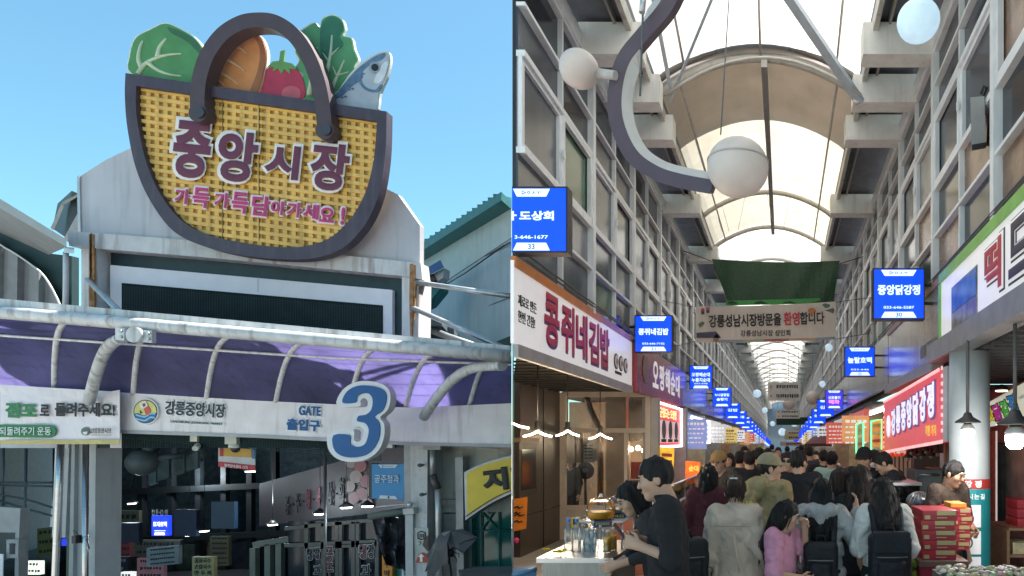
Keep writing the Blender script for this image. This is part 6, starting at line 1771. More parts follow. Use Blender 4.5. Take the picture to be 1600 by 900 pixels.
def gift_box(c, w, dep, h, label, group, rot=0, gold=True):
    """c: centre of the base"""
    t = empty('gift_box', c, label, 'box', group)
    M = Matrix.Translation(c) @ Matrix.Rotation(rot, 4, 'Z')
    def bxm(nm, x0, x1, y0, y1, z0, z1, m):
        mb = MB().box(x0, x1, y0, y1, z0, z1)
        mb.v = [tuple(M @ Vector(v)) for v in mb.v]
        return mb.build(nm, m, t)
    bxm('tray', -w / 2, w / 2, -dep / 2, dep / 2, 0, h * .55, m_rbox)
    bxm('lid', -w / 2 - .004, w / 2 + .004, -dep / 2 - .004, dep / 2 + .004, h * .55, h * .97, mat('red_lid', (.48, .022, .04), .35, var=.06))
    if gold:
        bxm('gold_label', -w * .1, w * .46, -dep / 2 - .006, -dep / 2 - .004, h * .5, h * .95, m_gold)
        bxm('gold_corner', -w * .46, -w * .3, -dep / 2 - .006, -dep / 2 - .004, h * .1, h * .5, m_gold)
        bxm('print_row', -w * .1, w * .2, -dep / 2 - .0045, -dep / 2 - .004, h * .2, h * .3, m_gold)
ORD = ('bottom', 'second from the bottom', 'third from the bottom', 'fourth from the bottom', 'fifth from the bottom', 'top')
tbl = empty('red_table', P(1472, 900, 4.8), 'stall table with dark red front carrying the red gift boxes', 'table')
tz = P(0, 876, 4.75).z
MB().box(P(1435, 0, 4.75).x, P(1512, 0, 4.75).x, 4.72, 5.75, tz - .04, tz).build('table_top', mat('table_edge', (.16, .1, .08), .4), tbl)
MB().box(P(1437, 0, 4.75).x, P(1510, 0, 4.75).x, 4.75, 5.7, 0, tz - .041).build('front_cloth', mat('table_red', (.3, .012, .03), .6, var=.2), tbl)
rnd = random.Random(11)
for k in range(5):
    gift_box(Vector((P(1462, 0, 4.9).x + rnd.uniform(-.01, .01), 4.98, tz + k * .074)), .255, .38, .073, 'red gift box with gold label, %s in the front stack' % (ORD[k] if k < 4 else 'top'), 'red gift boxes', rnd.uniform(-.05, .05))
for k in range(5):
    gift_box(Vector((P(1498, 0, 5.3).x + rnd.uniform(-.008, .008), 5.42, tz + k * .068)), .15, .4, .067, 'red gift box %s in the narrower rear stack' % (ORD[k] if k < 4 else 'top'), 'red gift boxes', rnd.uniform(-.04, .04))
ox = empty('orange_packet', Vector((P(1494, 0, 5.3).x, 5.4, tz + .34)), 'orange packet lying on the rear stack of red boxes', 'packet')
MB().box(P(1484, 0, 5.3).x, P(1508, 0, 5.3).x, 5.26, 5.5, tz + .341, tz + .375).build('packet', mat('packet_orange', (.75, .3, .03), .5), ox)
for k in range(6):
    gift_box(Vector((x0 + .25 + (k % 2) * .32, 7.15, .871 + (k // 2) * .1)), .27, .36, .095, 'red gift box on the wooden shelf, %s row' % ('lowest', 'middle', 'upper')[k // 2] + (' left' if k % 2 == 0 else ' right'), 'red gift boxes on the shelf', 0, False)
for k in range(3):
    for q in range(2):
        o = MB().box(x0 + .06 + k * .27, x0 + .28 + k * .27, 6.95, 7.3, .281 + q * .3, .281 + q * .3 + .12 + .03 * (k % 2)).build('goods_pack', m_goods[(k * 2 + q) % 6])
        tag(o, 'small snack pack on the %s shelf board, %s' % (('lower', 'middle')[q], ('left', 'centre', 'right')[k]), 'packet', 'snack packs on the shelf')
# sample tray at the bottom edge
ty = empty('snack_tray', P(1530, 892, 3.95), 'long tray of wrapped colourful sweets at the bottom right edge', 'tray')
tz2 = P(0, 897, 3.9).z
MB().box(P(1466, 0, 3.9).x, P(1640, 0, 3.9).x, 3.74, 4.06, tz2 - .05, tz2).build('tray', mat('tray_dark', (.12, .1, .09), .4), ty)
m_sw = [mat('sweet_%d' % i, c, .35, var=.2) for i, c in enumerate(((.6, .5, .35), (.55, .42, .2), (.5, .25, .25), (.35, .4, .2), (.6, .58, .52)))]
mbs = [MB() for _ in m_sw]
for k in range(170):
    x, y = rnd.uniform(P(1470, 0, 3.9).x, P(1630, 0, 3.9).x), rnd.uniform(3.77, 4.03)
    mbs[k % 5].ball((x, y, tz2 + .012 + rnd.uniform(0, .018)), rnd.uniform(.014, .022), 6, 4, (1.4, 1, .7))
for k, q in enumerate(mbs): tag(q.build('sweets', m_sw[k], ty), kind='stuff')
MB().box(P(1470, 0, 3.9).x, P(1640, 0, 3.9).x, 3.78, 4.02, 0, tz2 - .051).build('stand', m_rbox, ty)
gb_ = empty('green_bag', P(1412, 900, 4.75), 'lime green netted bag hanging at the table\'s left end', 'bag')
mb = MB()
for k in range(40):
    mb.ball((P(1420, 0, 4.9).x + rnd.uniform(-.06, .06), 4.95 + rnd.uniform(-.08, .08), .62 + rnd.uniform(0, .3)), rnd.uniform(.03, .045), 8, 6)
tag(mb.build('net_fruit', mat('lime_net', (.33, .42, .07), .6, var=.35, scale=40), gb_), kind='stuff')
MB().tube([(P(1420, 0, 4.9).x, 4.95, .92), (P(1432, 0, 4.9).x, 4.95, 1.0)], .01, 5).build('tie', m_gb, gb_)

# red LED sign and companions
rs = empty('red_shop_sign', (1.75, 9, 2.2), 'long red sign with white Korean letters and dotted light border under the right fascia', 'sign')
SX = 1.72
MB().hexa([(SX, 11.0, 1.62), (SX, 6.95, 1.80), (SX, 6.95, 2.6), (SX, 11.0, 2.48)], [(SX + .1, 11.0, 1.62), (SX + .1, 6.95, 1.80), (SX + .1, 6.95, 2.6), (SX + .1, 11.0, 2.48)]).build('sign_box', mat('sign_red', (.5, .045, .05), .35, var=.1, emit=.28), rs)
MB().box(SX + .0, SX + .12, 6.75, 6.94, 1.8, 2.6).build('end_post', mat('sign_post', (.55, .58, .6), .4), rs)
m_ltr = mat('pale_led_letters', (.75, .72, .85), .4, emit=.25)
for k, ch in enumerate('강릉중앙닭강정'):
    y = 9.95 - k * .42
    z = 2.1 + .03 * k
    text(ch, (SX - .002, y, z), UR, Z, .4, .46, mat('letter_blue_edge', (.08, .08, .3), .4, emit=.1), rs, bold=.08, depth=.012)
    text(ch, (SX - .016, y, z), UR, Z, .35, .41, m_ltr, rs, bold=.05, depth=.012)
MB().lathe([(.18, -.012), (.18, 0)], (SX - .001, 10.5, 2.05), 18, 'x').build('round_logo', m_ltr, rs)
text('착한 가격', (SX - .002, 7.5, 1.93), UR, Z, .55, .13, mat('gold_lit', (.7, .45, .08), .4, emit=.2), rs, bold=.03, depth=.006)
mb = MB()
for (ya, za, yb, zb) in ((11.0, 2.48, 6.95, 2.6), (6.95, 2.6, 6.95, 1.8), (6.95, 1.8, 11.0, 1.62), (11.0, 1.62, 11.0, 2.48)):
    L_ = math.hypot(yb - ya, zb - za)
    for k in range(int(L_ / .085)):
        f = k * .085 / L_
        mb.box(SX - .012, SX - .001, ya + (yb - ya) * f - .02, ya + (yb - ya) * f + .02, za + (zb - za) * f - .02, za + (zb - za) * f + .02)
tag(mb.build('border_light', mat('border_light', (1, .45, .45), .4, emit=.3), rs), kind='stuff')
og = empty('orange_menu', P(1415, 685, 11.3), 'orange red menu board with white lettering behind the long red sign', 'sign')
MB().prism(G([(1379, 655), (1452, 655), (1452, 711), (1379, 714)], 11.3), (0, .08, 0)).build('board', mat('menu_orange', (.62, .07, .02), .4, var=.15, emit=.25), og)
ptext('오마뷰', 1388, 694, 16, 9, 11.29, m_sgnw, og, bold=.05, depth=.006)
ptext('오파벨리 치즈 만', 1414, 705, 62, 8, 11.29, m_sgnw, og, bold=.05, depth=.006)
MB().prism(G([(1380, 668), (1384, 670), (1388, 667), (1387, 673), (1390, 677), (1384, 677), (1380, 681)], 11.29), (0, .01, 0)).build('burst_print', M_ink, og)
for x0, x1, y0, y1, d, c, l in ((1361, 1378, 655, 714, 11.4, (.55, .22, .06), 'orange menu card edged in green neon beside the orange board'), (1338, 1349, 660, 711, 13, (.2, .18, .12), 'dark menu card edged in green neon, farther left')):
    e = empty('neon_menu', P((x0 + x1) / 2, y1, d), l, 'sign')
    MB().prism(G([(x0, y0 + 3), (x1, y0), (x1, y1), (x0, y1 - 1)], d), (0, .06, 0)).build('board', mat('neon_card_%d' % x0, c, .5, var=.35, scale=7, emit=.2), e)
    MB().tube([P(x, y, d - .02) for x, y in ((x0, y0 + 3), (x1, y0), (x1, y1), (x0, y1 - 1), (x0, y0 + 3))], .014, 6).build('neon_tube', mat('neon_green', (.1, .9, .3), .4, emit=.9), e)
    for k in range(4):
        MB().prism(G([(x0 + 2, y0 + 8 + k * 12), (x1 - 2, y0 + 7 + k * 12), (x1 - 2, y0 + 12 + k * 12), (x0 + 2, y0 + 12 + k * 12)], d - .006), (0, .005, 0)).build('print_row', m_goods[k], e)
for k, x in enumerate((1419, 1424, 1431, 1440, 1447, 1455, 1465)):
    d = 9.6 - k * .15
    y = (715, 706, 712, 712, 704, 712, 708)[k]
    o = MB().lathe([(.07, 0), (.07, .02), (.03, .06), (.02, .1)], P(x, y, d), 12).build('small_pendant', M_black); tag(o, 'small black pendant lamp under the long red sign, %s from the left' % NTH[k], 'lamp', 'small black pendants')
    MB().ball(P(x, y + 2, d), .03, 8, 6).build('bulb', mat('dull_bulb', (.3, .3, .28), .3), o)
    MB().tube([P(x, y - 9, d), (P(x, 0, d).x, d, 2.7)], .005, 4).build('cord', M_black, o)
ch_ = empty('chicken_stall', (1.9, 9, 0), 'fried chicken stall front with steel counter on the right', 'stall')
MB().box(1.0, 1.72, 6.6, 10.6, 0, .92).build('counter', mat('chicken_front', (.3, .12, .08), .5, var=.2), ch_)
MB().box(.97, 1.75, 6.55, 10.65, .92, .95).build('worktop', M_steel, ch_)
MB().box(1.9, 4.0, 11.5, 11.6, 0, 2.6).build('back_wall', m_back[0], ch_)
MB().box(3.2, 3.3, 7.3, 11.5, 0, 2.6).build('side_wall', m_back[3], ch_)
mb = MB()
for k in range(20):
    mb.box(1.6 + k * .075, 1.6 + k * .075 + .045, 11.3, 11.33, .95, 1.66)
tag(mb.build('striped_curtain', mat('curtain_stripe', (.5, .45, .32), .7), ch_), kind='stuff')
MB().box(1.6, 3.1, 11.34, 11.36, .95, 1.66).build('curtain_back', mat('curtain_brown', (.22, .17, .1), .7), ch_)
gc_ = empty('glass_case', P(1377, 790, 7), 'glass display case with fried food on the right counter', 'display case')
MB().box(1.02, 1.42, 6.7, 8.2, .952, 1.34).build('glass', m_clear, gc_)
MB().box(1.0, 1.44, 6.68, 8.22, 1.341, 1.37).build('top', M_steel, gc_)
mb = MB()
for k in range(70): mb.ball((rnd.uniform(1.08, 1.36), rnd.uniform(6.8, 8.1), .97 + rnd.uniform(0, .14)), rnd.uniform(.025, .045), 7, 5)
tag(mb.build('fried_food', mat('fried_food', (.5, .24, .07), .5, var=.3, scale=20), gc_), kind='stuff')
ovn = empty('fryer', P(1450, 785, 8.4), 'dark grey steel fryer machine behind the clerks', 'machine')
MB().box(P(1430, 0, 8.4).x, P(1472, 0, 8.4).x, 8.4, 9.0, .953, P(0, 734, 8.4).z).build('body', mat('fryer_grey', (.1, .105, .11), .35, .5), ovn)
MB().box(P(1433, 0, 8.4).x, P(1470, 0, 8.4).x, 8.37, 8.4, P(0, 768, 8.4).z, P(0, 745, 8.4).z).build('door', mat('fryer_door', (.05, .055, .06), .2), ovn)
MB().tube([P(1436, 742, 8.36), P(1468, 742, 8.36)], .012, 8).build('handle', M_steel, ovn)
mdm = empty('mesh_dome', P(1437, 790, 6.0), 'round clear mesh food cover on the counter', 'food cover')
c = P(1437, 785, 6.2)
MB().lathe([(.11, -.06), (.13, 0), (.11, .06), (.05, .1)], c, 20).build('dome', glass('dome_mesh', (.7, .7, .7), .3, .5), mdm)
for k in range(10):
    a = k * PI / 10
    MB().tube([c + Vector((.132 * math.cos(a) * math.cos(q), .132 * math.sin(a) * math.cos(q), .105 * math.sin(q))) for q in (PI * j / 10 for j in range(11))], .003, 4).build('wire', M_steel, mdm)
bb = empty('pole_bundle', P(1490, 760, 7.0), 'bundle of brown wooden poles standing beside the round column', 'poles')
for k in range(9):
    x = P(1479 + k * 2.4, 0, 7.3).x
    MB().tube([(x + rnd.uniform(-.02, .02), 7.3 + rnd.uniform(-.03, .03), .0), (x + rnd.uniform(-.03, .03), 7.35, P(0, 655 + rnd.uniform(0, 8), 7.3).z)], .016, 7).build('wooden_pole', mat('pole_wood', (.28, .17, .09), .6, var=.25), bb)
cnr = empty('paper_roll', P(1478, 715, 8), 'white printed cup carton on a shelf behind the vendor', 'carton')
MB().box(P(1472, 0, 8).x, P(1486, 0, 8).x, 8, 8.12, P(0, 731, 8).z, P(0, 708, 8).z).build('carton', mat('carton_white', (.55, .54, .54), .5), cnr)
ptext('순', 1478, 716, 6, 7, 7.99, m_redl, cnr, depth=.004)
tag(MB().box(P(1455, 0, 8).x, P(1490, 0, 8).x, 7.95, 8.4, P(0, 733, 8).z, P(0, 731.3, 8).z).build('wall_shelf', m_wood), 'narrow shelf carrying the printed white carton', 'shelf')
# ================================================================== PEOPLE (one continuous body each, from blended distance fields)
def surface_net(fn, lo, hi, h):
    n = [max(4, int(math.ceil((hi[i] - lo[i]) / h)) + 1) for i in range(3)]
    ax = [np.float32(lo[i]) + np.float32(h) * np.arange(n[i], dtype=np.float32) for i in range(3)]
    X = np.meshgrid(*ax, indexing='ij')
    V = fn(X[0], X[1], X[2])
    ins = V < 0
    s = np.zeros([k - 1 for k in n], np.int8)
    C = [(i, j, k) for i in (0, 1) for j in (0, 1) for k in (0, 1)]
    sl = lambda A, c: A[c[0]:n[0] - 1 + c[0], c[1]:n[1] - 1 + c[1], c[2]:n[2] - 1 + c[2]]
    for c in C: s += sl(ins, c)
    act = (s > 0) & (s < 8)
    idx = -np.ones(act.shape, np.int64)
    I = np.argwhere(act)
    idx[act] = np.arange(len(I))
    acc = np.zeros((len(I), 3)); cnt = np.zeros(len(I))
    for a in range(3):
        for c in C:
            if c[a]: continue
            e = list(c); e[a] = 1
            v0 = V[I[:, 0] + c[0], I[:, 1] + c[1], I[:, 2] + c[2]]
            v1 = V[I[:, 0] + e[0], I[:, 1] + e[1], I[:, 2] + e[2]]
            m = (v0 < 0) != (v1 < 0)
            t = np.where(m, v0 / np.where(m, v0 - v1, 1), 0)
            p = np.tile(np.array(c, float), (len(I), 1)); p[:, a] += t
            acc[m] += p[m]; cnt[m] += 1
    co = (I + acc / np.maximum(cnt, 1)[:, None]) * h + np.array(lo)
    F_ = []
    for a in range(3):
        b, c = (a + 1) % 3, (a + 2) % 3
        A0 = [slice(None)] * 3; A1 = [slice(None)] * 3
        A0[a] = slice(0, n[a] - 1); A1[a] = slice(1, n[a])
        x = ins[tuple(A0)] != ins[tuple(A1)]
        E_ = np.argwhere(x)
        ok = (E_[:, b] > 0) & (E_[:, c] > 0) & (E_[:, b] < n[b] - 1) & (E_[:, c] < n[c] - 1)
        E_ = E_[ok]
        flip = ins[E_[:, 0], E_[:, 1], E_[:, 2]]
        q = []
        for db, dc in ((1, 1), (0, 1), (0, 0), (1, 0)):
            g = E_.copy(); g[:, b] -= db; g[:, c] -= dc
            q.append(idx[g[:, 0], g[:, 1], g[:, 2]])
        Q = np.stack(q, 1)
        Q[~flip] = Q[~flip][:, ::-1]
        F_.append(Q)
    return co, np.concatenate(F_)

def smin(a, b, k):
    if k <= 0: return np.minimum(a, b)
    h = np.clip(.5 + .5 * (b - a) / k, 0, 1)
    return b + (a - b) * h - k * h * (1 - h)

def cap(X, Y, Z_, a, b, r1, r2, sy=1.0, sx=1.0):
    """tapered capsule; sy, sx < 1 flatten it along y or x"""
    ax_, ay, az = a[0] / sx, a[1] / sy, a[2]
    bx_, by, bz = b[0] / sx - ax_, b[1] / sy - ay, b[2] - az
    px_, py_, pz = X / sx - ax_, Y / sy - ay, Z_ - az
    L2 = bx_ * bx_ + by * by + bz * bz + 1e-9
    t = np.clip((px_ * bx_ + py_ * by + pz * bz) / L2, 0, 1)
    d = np.sqrt((px_ - t * bx_) ** 2 + (py_ - t * by) ** 2 + (pz - t * bz) ** 2) - (r1 + (r2 - r1) * t)
    return d * min(1, sy * 1.15, sx * 1.15)

def ell(X, Y, Z_, c, r):
    q = np.sqrt(((X - c[0]) / r[0]) ** 2 + ((Y - c[1]) / r[1]) ** 2 + ((Z_ - c[2]) / r[2]) ** 2)
    return (q - 1) * min(r)

def folds(X, Y, Z_, amp, f, seed):
    r = np.random.RandomState(seed)
    o = 0
    for k in range(5):
        d = r.normal(size=3); d /= np.linalg.norm(d)
        d[2] *= .7
        ph = r.uniform(0, 6)
        w = f * (1 + .5 * k)
        o = o + np.sin((X * d[0] + Y * d[1] + Z_ * d[2]) * w + ph + 1.8 * np.sin((X * d[1] + Z_ * d[0]) * w * .6 + ph)) / (1 + .4 * k)
    o = o / 2.5
    return amp * (o * .6 + .8 * (.5 - np.abs(np.sin(o * 2.2 + 3 * Z_))))

def fabric(nm, c, rough=.85, bump=.6, bs=60, var=.2):
    return mat('cloth_' + nm, c, rough, var=var, scale=7, bump=bump, bscale=bs, spec=.25)
M_skin = mat('skin', (.52, .31, .21), .5, var=.06, scale=12, spec=.4)
M_skin2 = mat('skin_tan', (.44, .25, .16), .5, var=.06, scale=12, spec=.4)
def hairmat(nm, c): return mat('hair_' + nm, c, .5, var=.6, scale=16, bump=.9, bscale=60, stretch=(6, 6, .5), spec=.28)
H_black, H_brown, H_dark = hairmat('black', (.012, .011, .012)), hairmat('brown', (.045, .027, .02)), hairmat('dark', (.02, .016, .015))
M_eyew, M_iris, M_lip, M_brow = mat('eye_white', (.36, .33, .31), .4), mat('iris', (.015, .01, .008), .2), mat('lips', (.4, .15, .13), .5), mat('brow', (.02, .015, .012), .8)

def rotm(yaw=0, pitch=0, roll=0):
    return np.array(Matrix.Rotation(yaw, 3, 'Z') @ Matrix.Rotation(pitch, 3, 'X') @ Matrix.Rotation(roll, 3, 'Y'))

NPER = 0
def person(label, px, d, h, yaw=0, lean=0, turn=0, tilt=0, top=None, sleeve='long', hem=.84, bulk=.0, bottom=None, hair='short', hm=None,
           arms=None, fem=False, vox=.014, cap_m=None, hood=None, group=None, skin=None, py=None, shirt_tail=0, mask=None, collar=None, glasses_=False, hands=True, curl=.7, noface=False, scarf=None):
    """figure facing +y at yaw 0; h = standing height, px/d = where it stands; arms: ((elbow),(wrist)) for left and right on a 1.7 m body"""
    global NPER
    NPER += 1
    seed = NPER * 7
    k = h / 1.7
    base = Vector((P(px, 0, d).x, d, 0))
    root = empty('person', base, label, 'person', group)
    MW = Matrix.Translation(base) @ Matrix.Rotation(yaw, 4, 'Z') @ Matrix.Scale(k, 4)
    sk = skin or M_skin
    sh = .138 if fem else .168
    cl, sl_n = math.cos(-lean), math.sin(-lean)
    def U(p):                                                        # lean the upper body about the hips
        x, y, z = p
        z -= .92
        return (x, y * cl - z * sl_n, y * sl_n + z * cl + .92)
    hip, waist, chest = (0, 0, .93), U((0, 0, 1.06)), U((0, .005, 1.27))
    sL, sR = U((-sh, -.005, 1.405)), U((sh, -.005, 1.405))
    nb = U((0, -.005, 1.43))
    C = np.array(U((0, .03 + (.02 if lean else 0), 1.585)))
    if tilt: C = C + np.array((0, .05 * math.sin(-tilt), -.02 * abs(math.sin(tilt))))
    RH = rotm(turn, tilt)
    dflt = (((-sh - .055, -.03, 1.13), (-sh - .06, .03, .88)), ((sh + .055, -.03, 1.13), (sh + .06, .03, .88)))
    arms_ = [tuple(a) if a else dflt[i] for i, a in enumerate(arms or (None, None))]
    stride = .05 * math.sin(seed)
    legs = []
    for s_, st in ((-1, stride), (1, -stride)):
        legs.append(((s_ * .09, 0, .9), (s_ * .095, .02 + st * .6, .49), (s_ * .1, -.01 + st, .085)))
    def headspace(X, Y, Z_):
        dx, dy, dz = X - C[0], Y - C[1], Z_ - C[2]
        return tuple(RH[0][i] * dx + RH[1][i] * dy + RH[2][i] * dz for i in range(3))
    def headf(X, Y, Z_):
        x, y, z = headspace(X, Y, Z_)
        f = ell(x, y, z, (0, -.012, .022), (.075, .094, .097))
        f = smin(f, ell(x, y, z, (0, .022, -.04), (.06, .068, .082)), .03)
        f = smin(f, ell(x, y, z, (0, .058, -.1), (.03, .03, .024)), .03)
        f = smin(f, cap(x, y, z, (-.03, .078, .028), (.03, .078, .028), .012, .012), .02)
        f = smin(f, ell(x, y, z, (.038, .06, -.022), (.026, .024, .026)), .02)
        f = smin(f, ell(x, y, z, (-.038, .06, -.022), (.026, .024, .026)), .02)
        for s_ in (-1, 1):
            f = -smin(-f, ell(x, y, z, (s_ * .031, .104, .008), (.02, .018, .012)), .012)
            f = smin(f, ell(x, y, z, (s_ * .078, -.012, -.012), (.012, .02, .032)), .006)
        f = smin(f, cap(x, y, z, (0, .088, .012), (0, .106, -.026), .007, .012), .014)
        f = smin(f, cap(x, y, z, (-.016, .086, -.058), (.016, .086, -.058), .008, .008), .01)
        f = smin(f, cap(x, y, z, (-.012, .085, -.069), (.012, .085, -.069), .008, .008), .008)
        return f
    hc = C + RH @ np.array((0, -.02, -.07))
    def torso(X, Y, Z_, g):
        f = cap(X, Y, Z_, hip, waist, (.15 if fem else .155) + g, (.112 if fem else .135) + g, .66)
        f = smin(f, cap(X, Y, Z_, waist, chest, (.112 if fem else .135) + g, (.125 if fem else .15) + g, .66), .05)
        f = smin(f, cap(X, Y, Z_, (sL[0] * .7, sL[1], sL[2] - .03), (sR[0] * .7, sR[1], sR[2] - .03), .062 + g, .062 + g), .05)
        f = smin(f, cap(X, Y, Z_, (sL[0] * .9, sL[1], sL[2] - .005), nb, .035 + g, .045 + g * .4), .03)
        f = smin(f, cap(X, Y, Z_, (sR[0] * .9, sR[1], sR[2] - .005), nb, .035 + g, .045 + g * .4), .03)
        return f
    def arm(X, Y, Z_, i, g, g2=None, cut=1.0):
        e, w = arms_[i]
        s_ = (sL, sR)[i]
        f = cap(X, Y, Z_, s_, e, .048 + g, .037 + g)
        if cut > .5:
            w2 = tuple(e[q] + (w[q] - e[q]) * (cut * 2 - 1) for q in range(3))
            f = smin(f, cap(X, Y, Z_, e, w2, .037 + g, .027 + (g if g2 is None else g2)), .025)
        return f
    def body(X, Y, Z_):
        f = torso(X, Y, Z_, 0)
        f = smin(f, cap(X, Y, Z_, nb, hc, .056 if fem else .062, .054 if fem else .06), .03)
        f = smin(f, headf(X, Y, Z_), .02)
        for i in (0, 1):
            f = smin(f, arm(X, Y, Z_, i, 0), .03)
        for (a, b, c) in legs:
            f = smin(f, cap(X, Y, Z_, a, b, .085, .055), .03)
            f = smin(f, cap(X, Y, Z_, b, c, .053, .036), .02)
            f = smin(f, cap(X, Y, Z_, (c[0], c[1] - .03, .05), (c[0] * 1.15, c[1] + .15, .035), .04, .034), .02)
        return f
    pts = [sL, sR, tuple(C)] + [q for a in arms_ for q in a] + [q for l in legs for q in l]
    lo = [min(p[i] for p in pts) - .2 for i in range(3)]; hi = [max(p[i] for p in pts) + .2 for i in range(3)]
    lo[2] = -.01; hi[2] = C[2] + .2
    def to_mesh(name, parts, m, parent):
        vs, fs, o = [], [], 0
        for co, q in parts:
            vs.append(co); fs.append(q + o); o += len(co)
        co = np.concatenate(vs); q = np.concatenate(fs)
        A = np.array(MW)
        co = co @ A[:3, :3].T + A[:3, 3]
        me = bpy.data.meshes.new(name)
        me.vertices.add(len(co)); me.vertices.foreach_set('co', co.astype(np.float32).ravel())
        me.loops.add(len(q) * 4); me.loops.foreach_set('vertex_index', q.astype(np.int32).ravel())
        me.polygons.add(len(q)); me.polygons.foreach_set('loop_start', np.arange(0, len(q) * 4, 4, dtype=np.int32))
        me.update(calc_edges=True)
        return link_mesh(name, me, m, parent, smooth=True)
    v = vox
    parts = []
    zs = C[2] - .19
    far = vox > .02
    if far:
        parts.append(surface_net(body, lo, hi, v))
    else:                                                            # the head and neck on a finer grid, joined at the collar
        parts.append(surface_net(lambda X, Y, Z_: np.maximum(body(X, Y, Z_), Z_ - zs), lo, (hi[0], hi[1], zs + .03), v))
        parts.append(surface_net(lambda X, Y, Z_: np.maximum(body(X, Y, Z_), zs - .01 - Z_), (C[0] - .16, C[1] - .17, zs - .04), (C[0] + .16, C[1] + .17, C[2] + .17), v * .55))
    if hands:
        for i in (0, 1):
            e, w = np.array(arms_[i][0]), np.array(arms_[i][1])
            dr = (w - e) / np.linalg.norm(w - e)
            side_ = np.array((1, 0, 0)) if i == 0 else np.array((-1, 0, 0))   # palm turns inward
            nrm = side_ - dr * side_.dot(dr)
            if np.linalg.norm(nrm) < .2: nrm = np.array((0, 0, -1)) - dr * -dr[2]
            nrm /= np.linalg.norm(nrm)
            wid = np.cross(dr, nrm)
            if wid[1] < 0 and abs(dr[2]) > .5: wid = -wid             # thumb to the front
            if abs(dr[2]) <= .5 and wid[2] < 0: wid = -wid
            def hp(a, b, c): return w + dr * a + wid * b + nrm * c
            segs = [(hp(.01, -.005, 0), hp(.07, -.028, .0), .022, .014), (hp(.01, .008, 0), hp(.075, .028, 0), .022, .014), (hp(.0, 0, 0), hp(.075, 0, 0), .024, .016)]
            fing = []
            for j, (o_, ln) in enumerate(((.03, .068), (.010, .078), (-.010, .072), (-.03, .055))):
                a0 = hp(.08, o_, 0)
                c1 = curl * (.7 + .12 * j)
                p1 = a0 + (dr * math.cos(c1 * .6) + nrm * math.sin(c1 * .6)) * ln * .5
                p2 = p1 + (dr * math.cos(c1 * 1.5) + nrm * math.sin(c1 * 1.5)) * ln * .32
                p3 = p2 + (dr * math.cos(c1 * 2.2) + nrm * math.sin(c1 * 2.2)) * ln * .25
                fing += [(a0, p1, .0095, .0085), (p1, p2, .0085, .008), (p2, p3, .008, .007)]
            t0, t1 = hp(.02, .026, .008), hp(.055, .05, .022)
            t2 = t1 + dr * .03 + nrm * .012
            fing += [(t0, t1, .013, .01), (t1, t2, .01, .008)]
            def hf(X, Y, Z_):
                f = cap(X, Y, Z_, w - dr * .04, w + dr * .01, .03, .026)
                for s_ in segs: f = smin(f, cap(X, Y, Z_, *s_), .015)
                for s_ in fing: f = smin(f, cap(X, Y, Z_, *s_), .004)
                return f
            allp = np.array([q for s_ in segs + fing for q in s_[:2]] + [w - dr * .04])
            parts.append(surface_net(hf, allp.min(0) - .035, allp.max(0) + .035, .0062 if not far else .012))
    bd_ = to_mesh('body', parts, sk, root)
    # clothes
    cut = {'short': .52, 'long': .97, 'none': .12, 'three': .8}[sleeve]
    g = .01 + bulk * .55
    amp = .009 + bulk * .3
    hemz = hem
    def topf(X, Y, Z_):
        f = torso(X, Y, Z_, g)
        # skirt of the garment hangs straight from the chest
        f = smin(f, cap(X, Y, Z_, U((0, 0, 1.2)), (0, -.0, hemz - .12), (.125 if fem else .145) + g, (.15 if fem else .155) + g + shirt_tail, .7), .05)
        for i in (0, 1):
            f = smin(f, arm(X, Y, Z_, i, g + (.014 if sleeve == 'short' else .006), g * .7, cut), .012)
        if hood is not None:
            hb = U((0, -.1, 1.42))
            f = smin(f, cap(X, Y, Z_, (-.07, hb[1], hb[2] + .03), (.07, hb[1], hb[2] + .03), .06, .06), .05)
            f = smin(f, cap(X, Y, Z_, (0, hb[1] - .03, hb[2] - .07), (0, hb[1], hb[2] + .02), .05, .07), .04)
        if collar:
            f = smin(f, np.maximum(cap(X, Y, Z_, nb, hc, .068, .07), Z_ - nb[2] - .05), .015)
        else:
            nx_, ny, nz_ = nb
            f = np.maximum(f, -cap(X, Y, Z_, (nx_, ny + .02, nz_ + .0), (nx_, ny + .05, nz_ + .2), .066, .09))
        f = f + folds(X, Y, Z_, amp, 24, seed)
        f = np.maximum(f, hemz + .012 * np.sin(X * 14 + seed) - Z_)
        return f
    if top is not None:
        to_mesh('top', [surface_net(topf, (lo[0], lo[1], hemz - .05), (hi[0], hi[1], C[2] + .02), v)], top, root)
    if bottom is not None:
        def pantf(X, Y, Z_):
            f = cap(X, Y, Z_, (-.06, 0, .93), (.06, 0, .93), .125, .125, .8)
            for (a, b, c) in legs:
                f = smin(f, cap(X, Y, Z_, a, b, .1, .075), .04)
                f = smin(f, cap(X, Y, Z_, b, (c[0], c[1], .02), .074, .068), .03)
            f = f + folds(X, Y, Z_, .008, 20, seed + 3)
            return np.maximum(np.maximum(f, .1 - Z_), Z_ - 1.0)
        to_mesh('trousers', [surface_net(pantf, (lo[0], lo[1], .05), (hi[0], hi[1], 1.05), max(v, .016))], bottom, root)
        def shoef(X, Y, Z_):
            f = 9
            for (a, b, c) in legs:
                f = np.minimum(f, cap(X, Y, Z_, (c[0], c[1] - .04, .05), (c[0] * 1.15, c[1] + .16, .04), .052, .046))
            return np.maximum(f, .004 - Z_)
        to_mesh('shoes', [surface_net(shoef, (lo[0], lo[1], -.02), (hi[0], hi[1], .14), max(v, .014))], mat('shoe_leather', (.03, .03, .032), .5), root)
    # hair
    hmat = hm or H_black
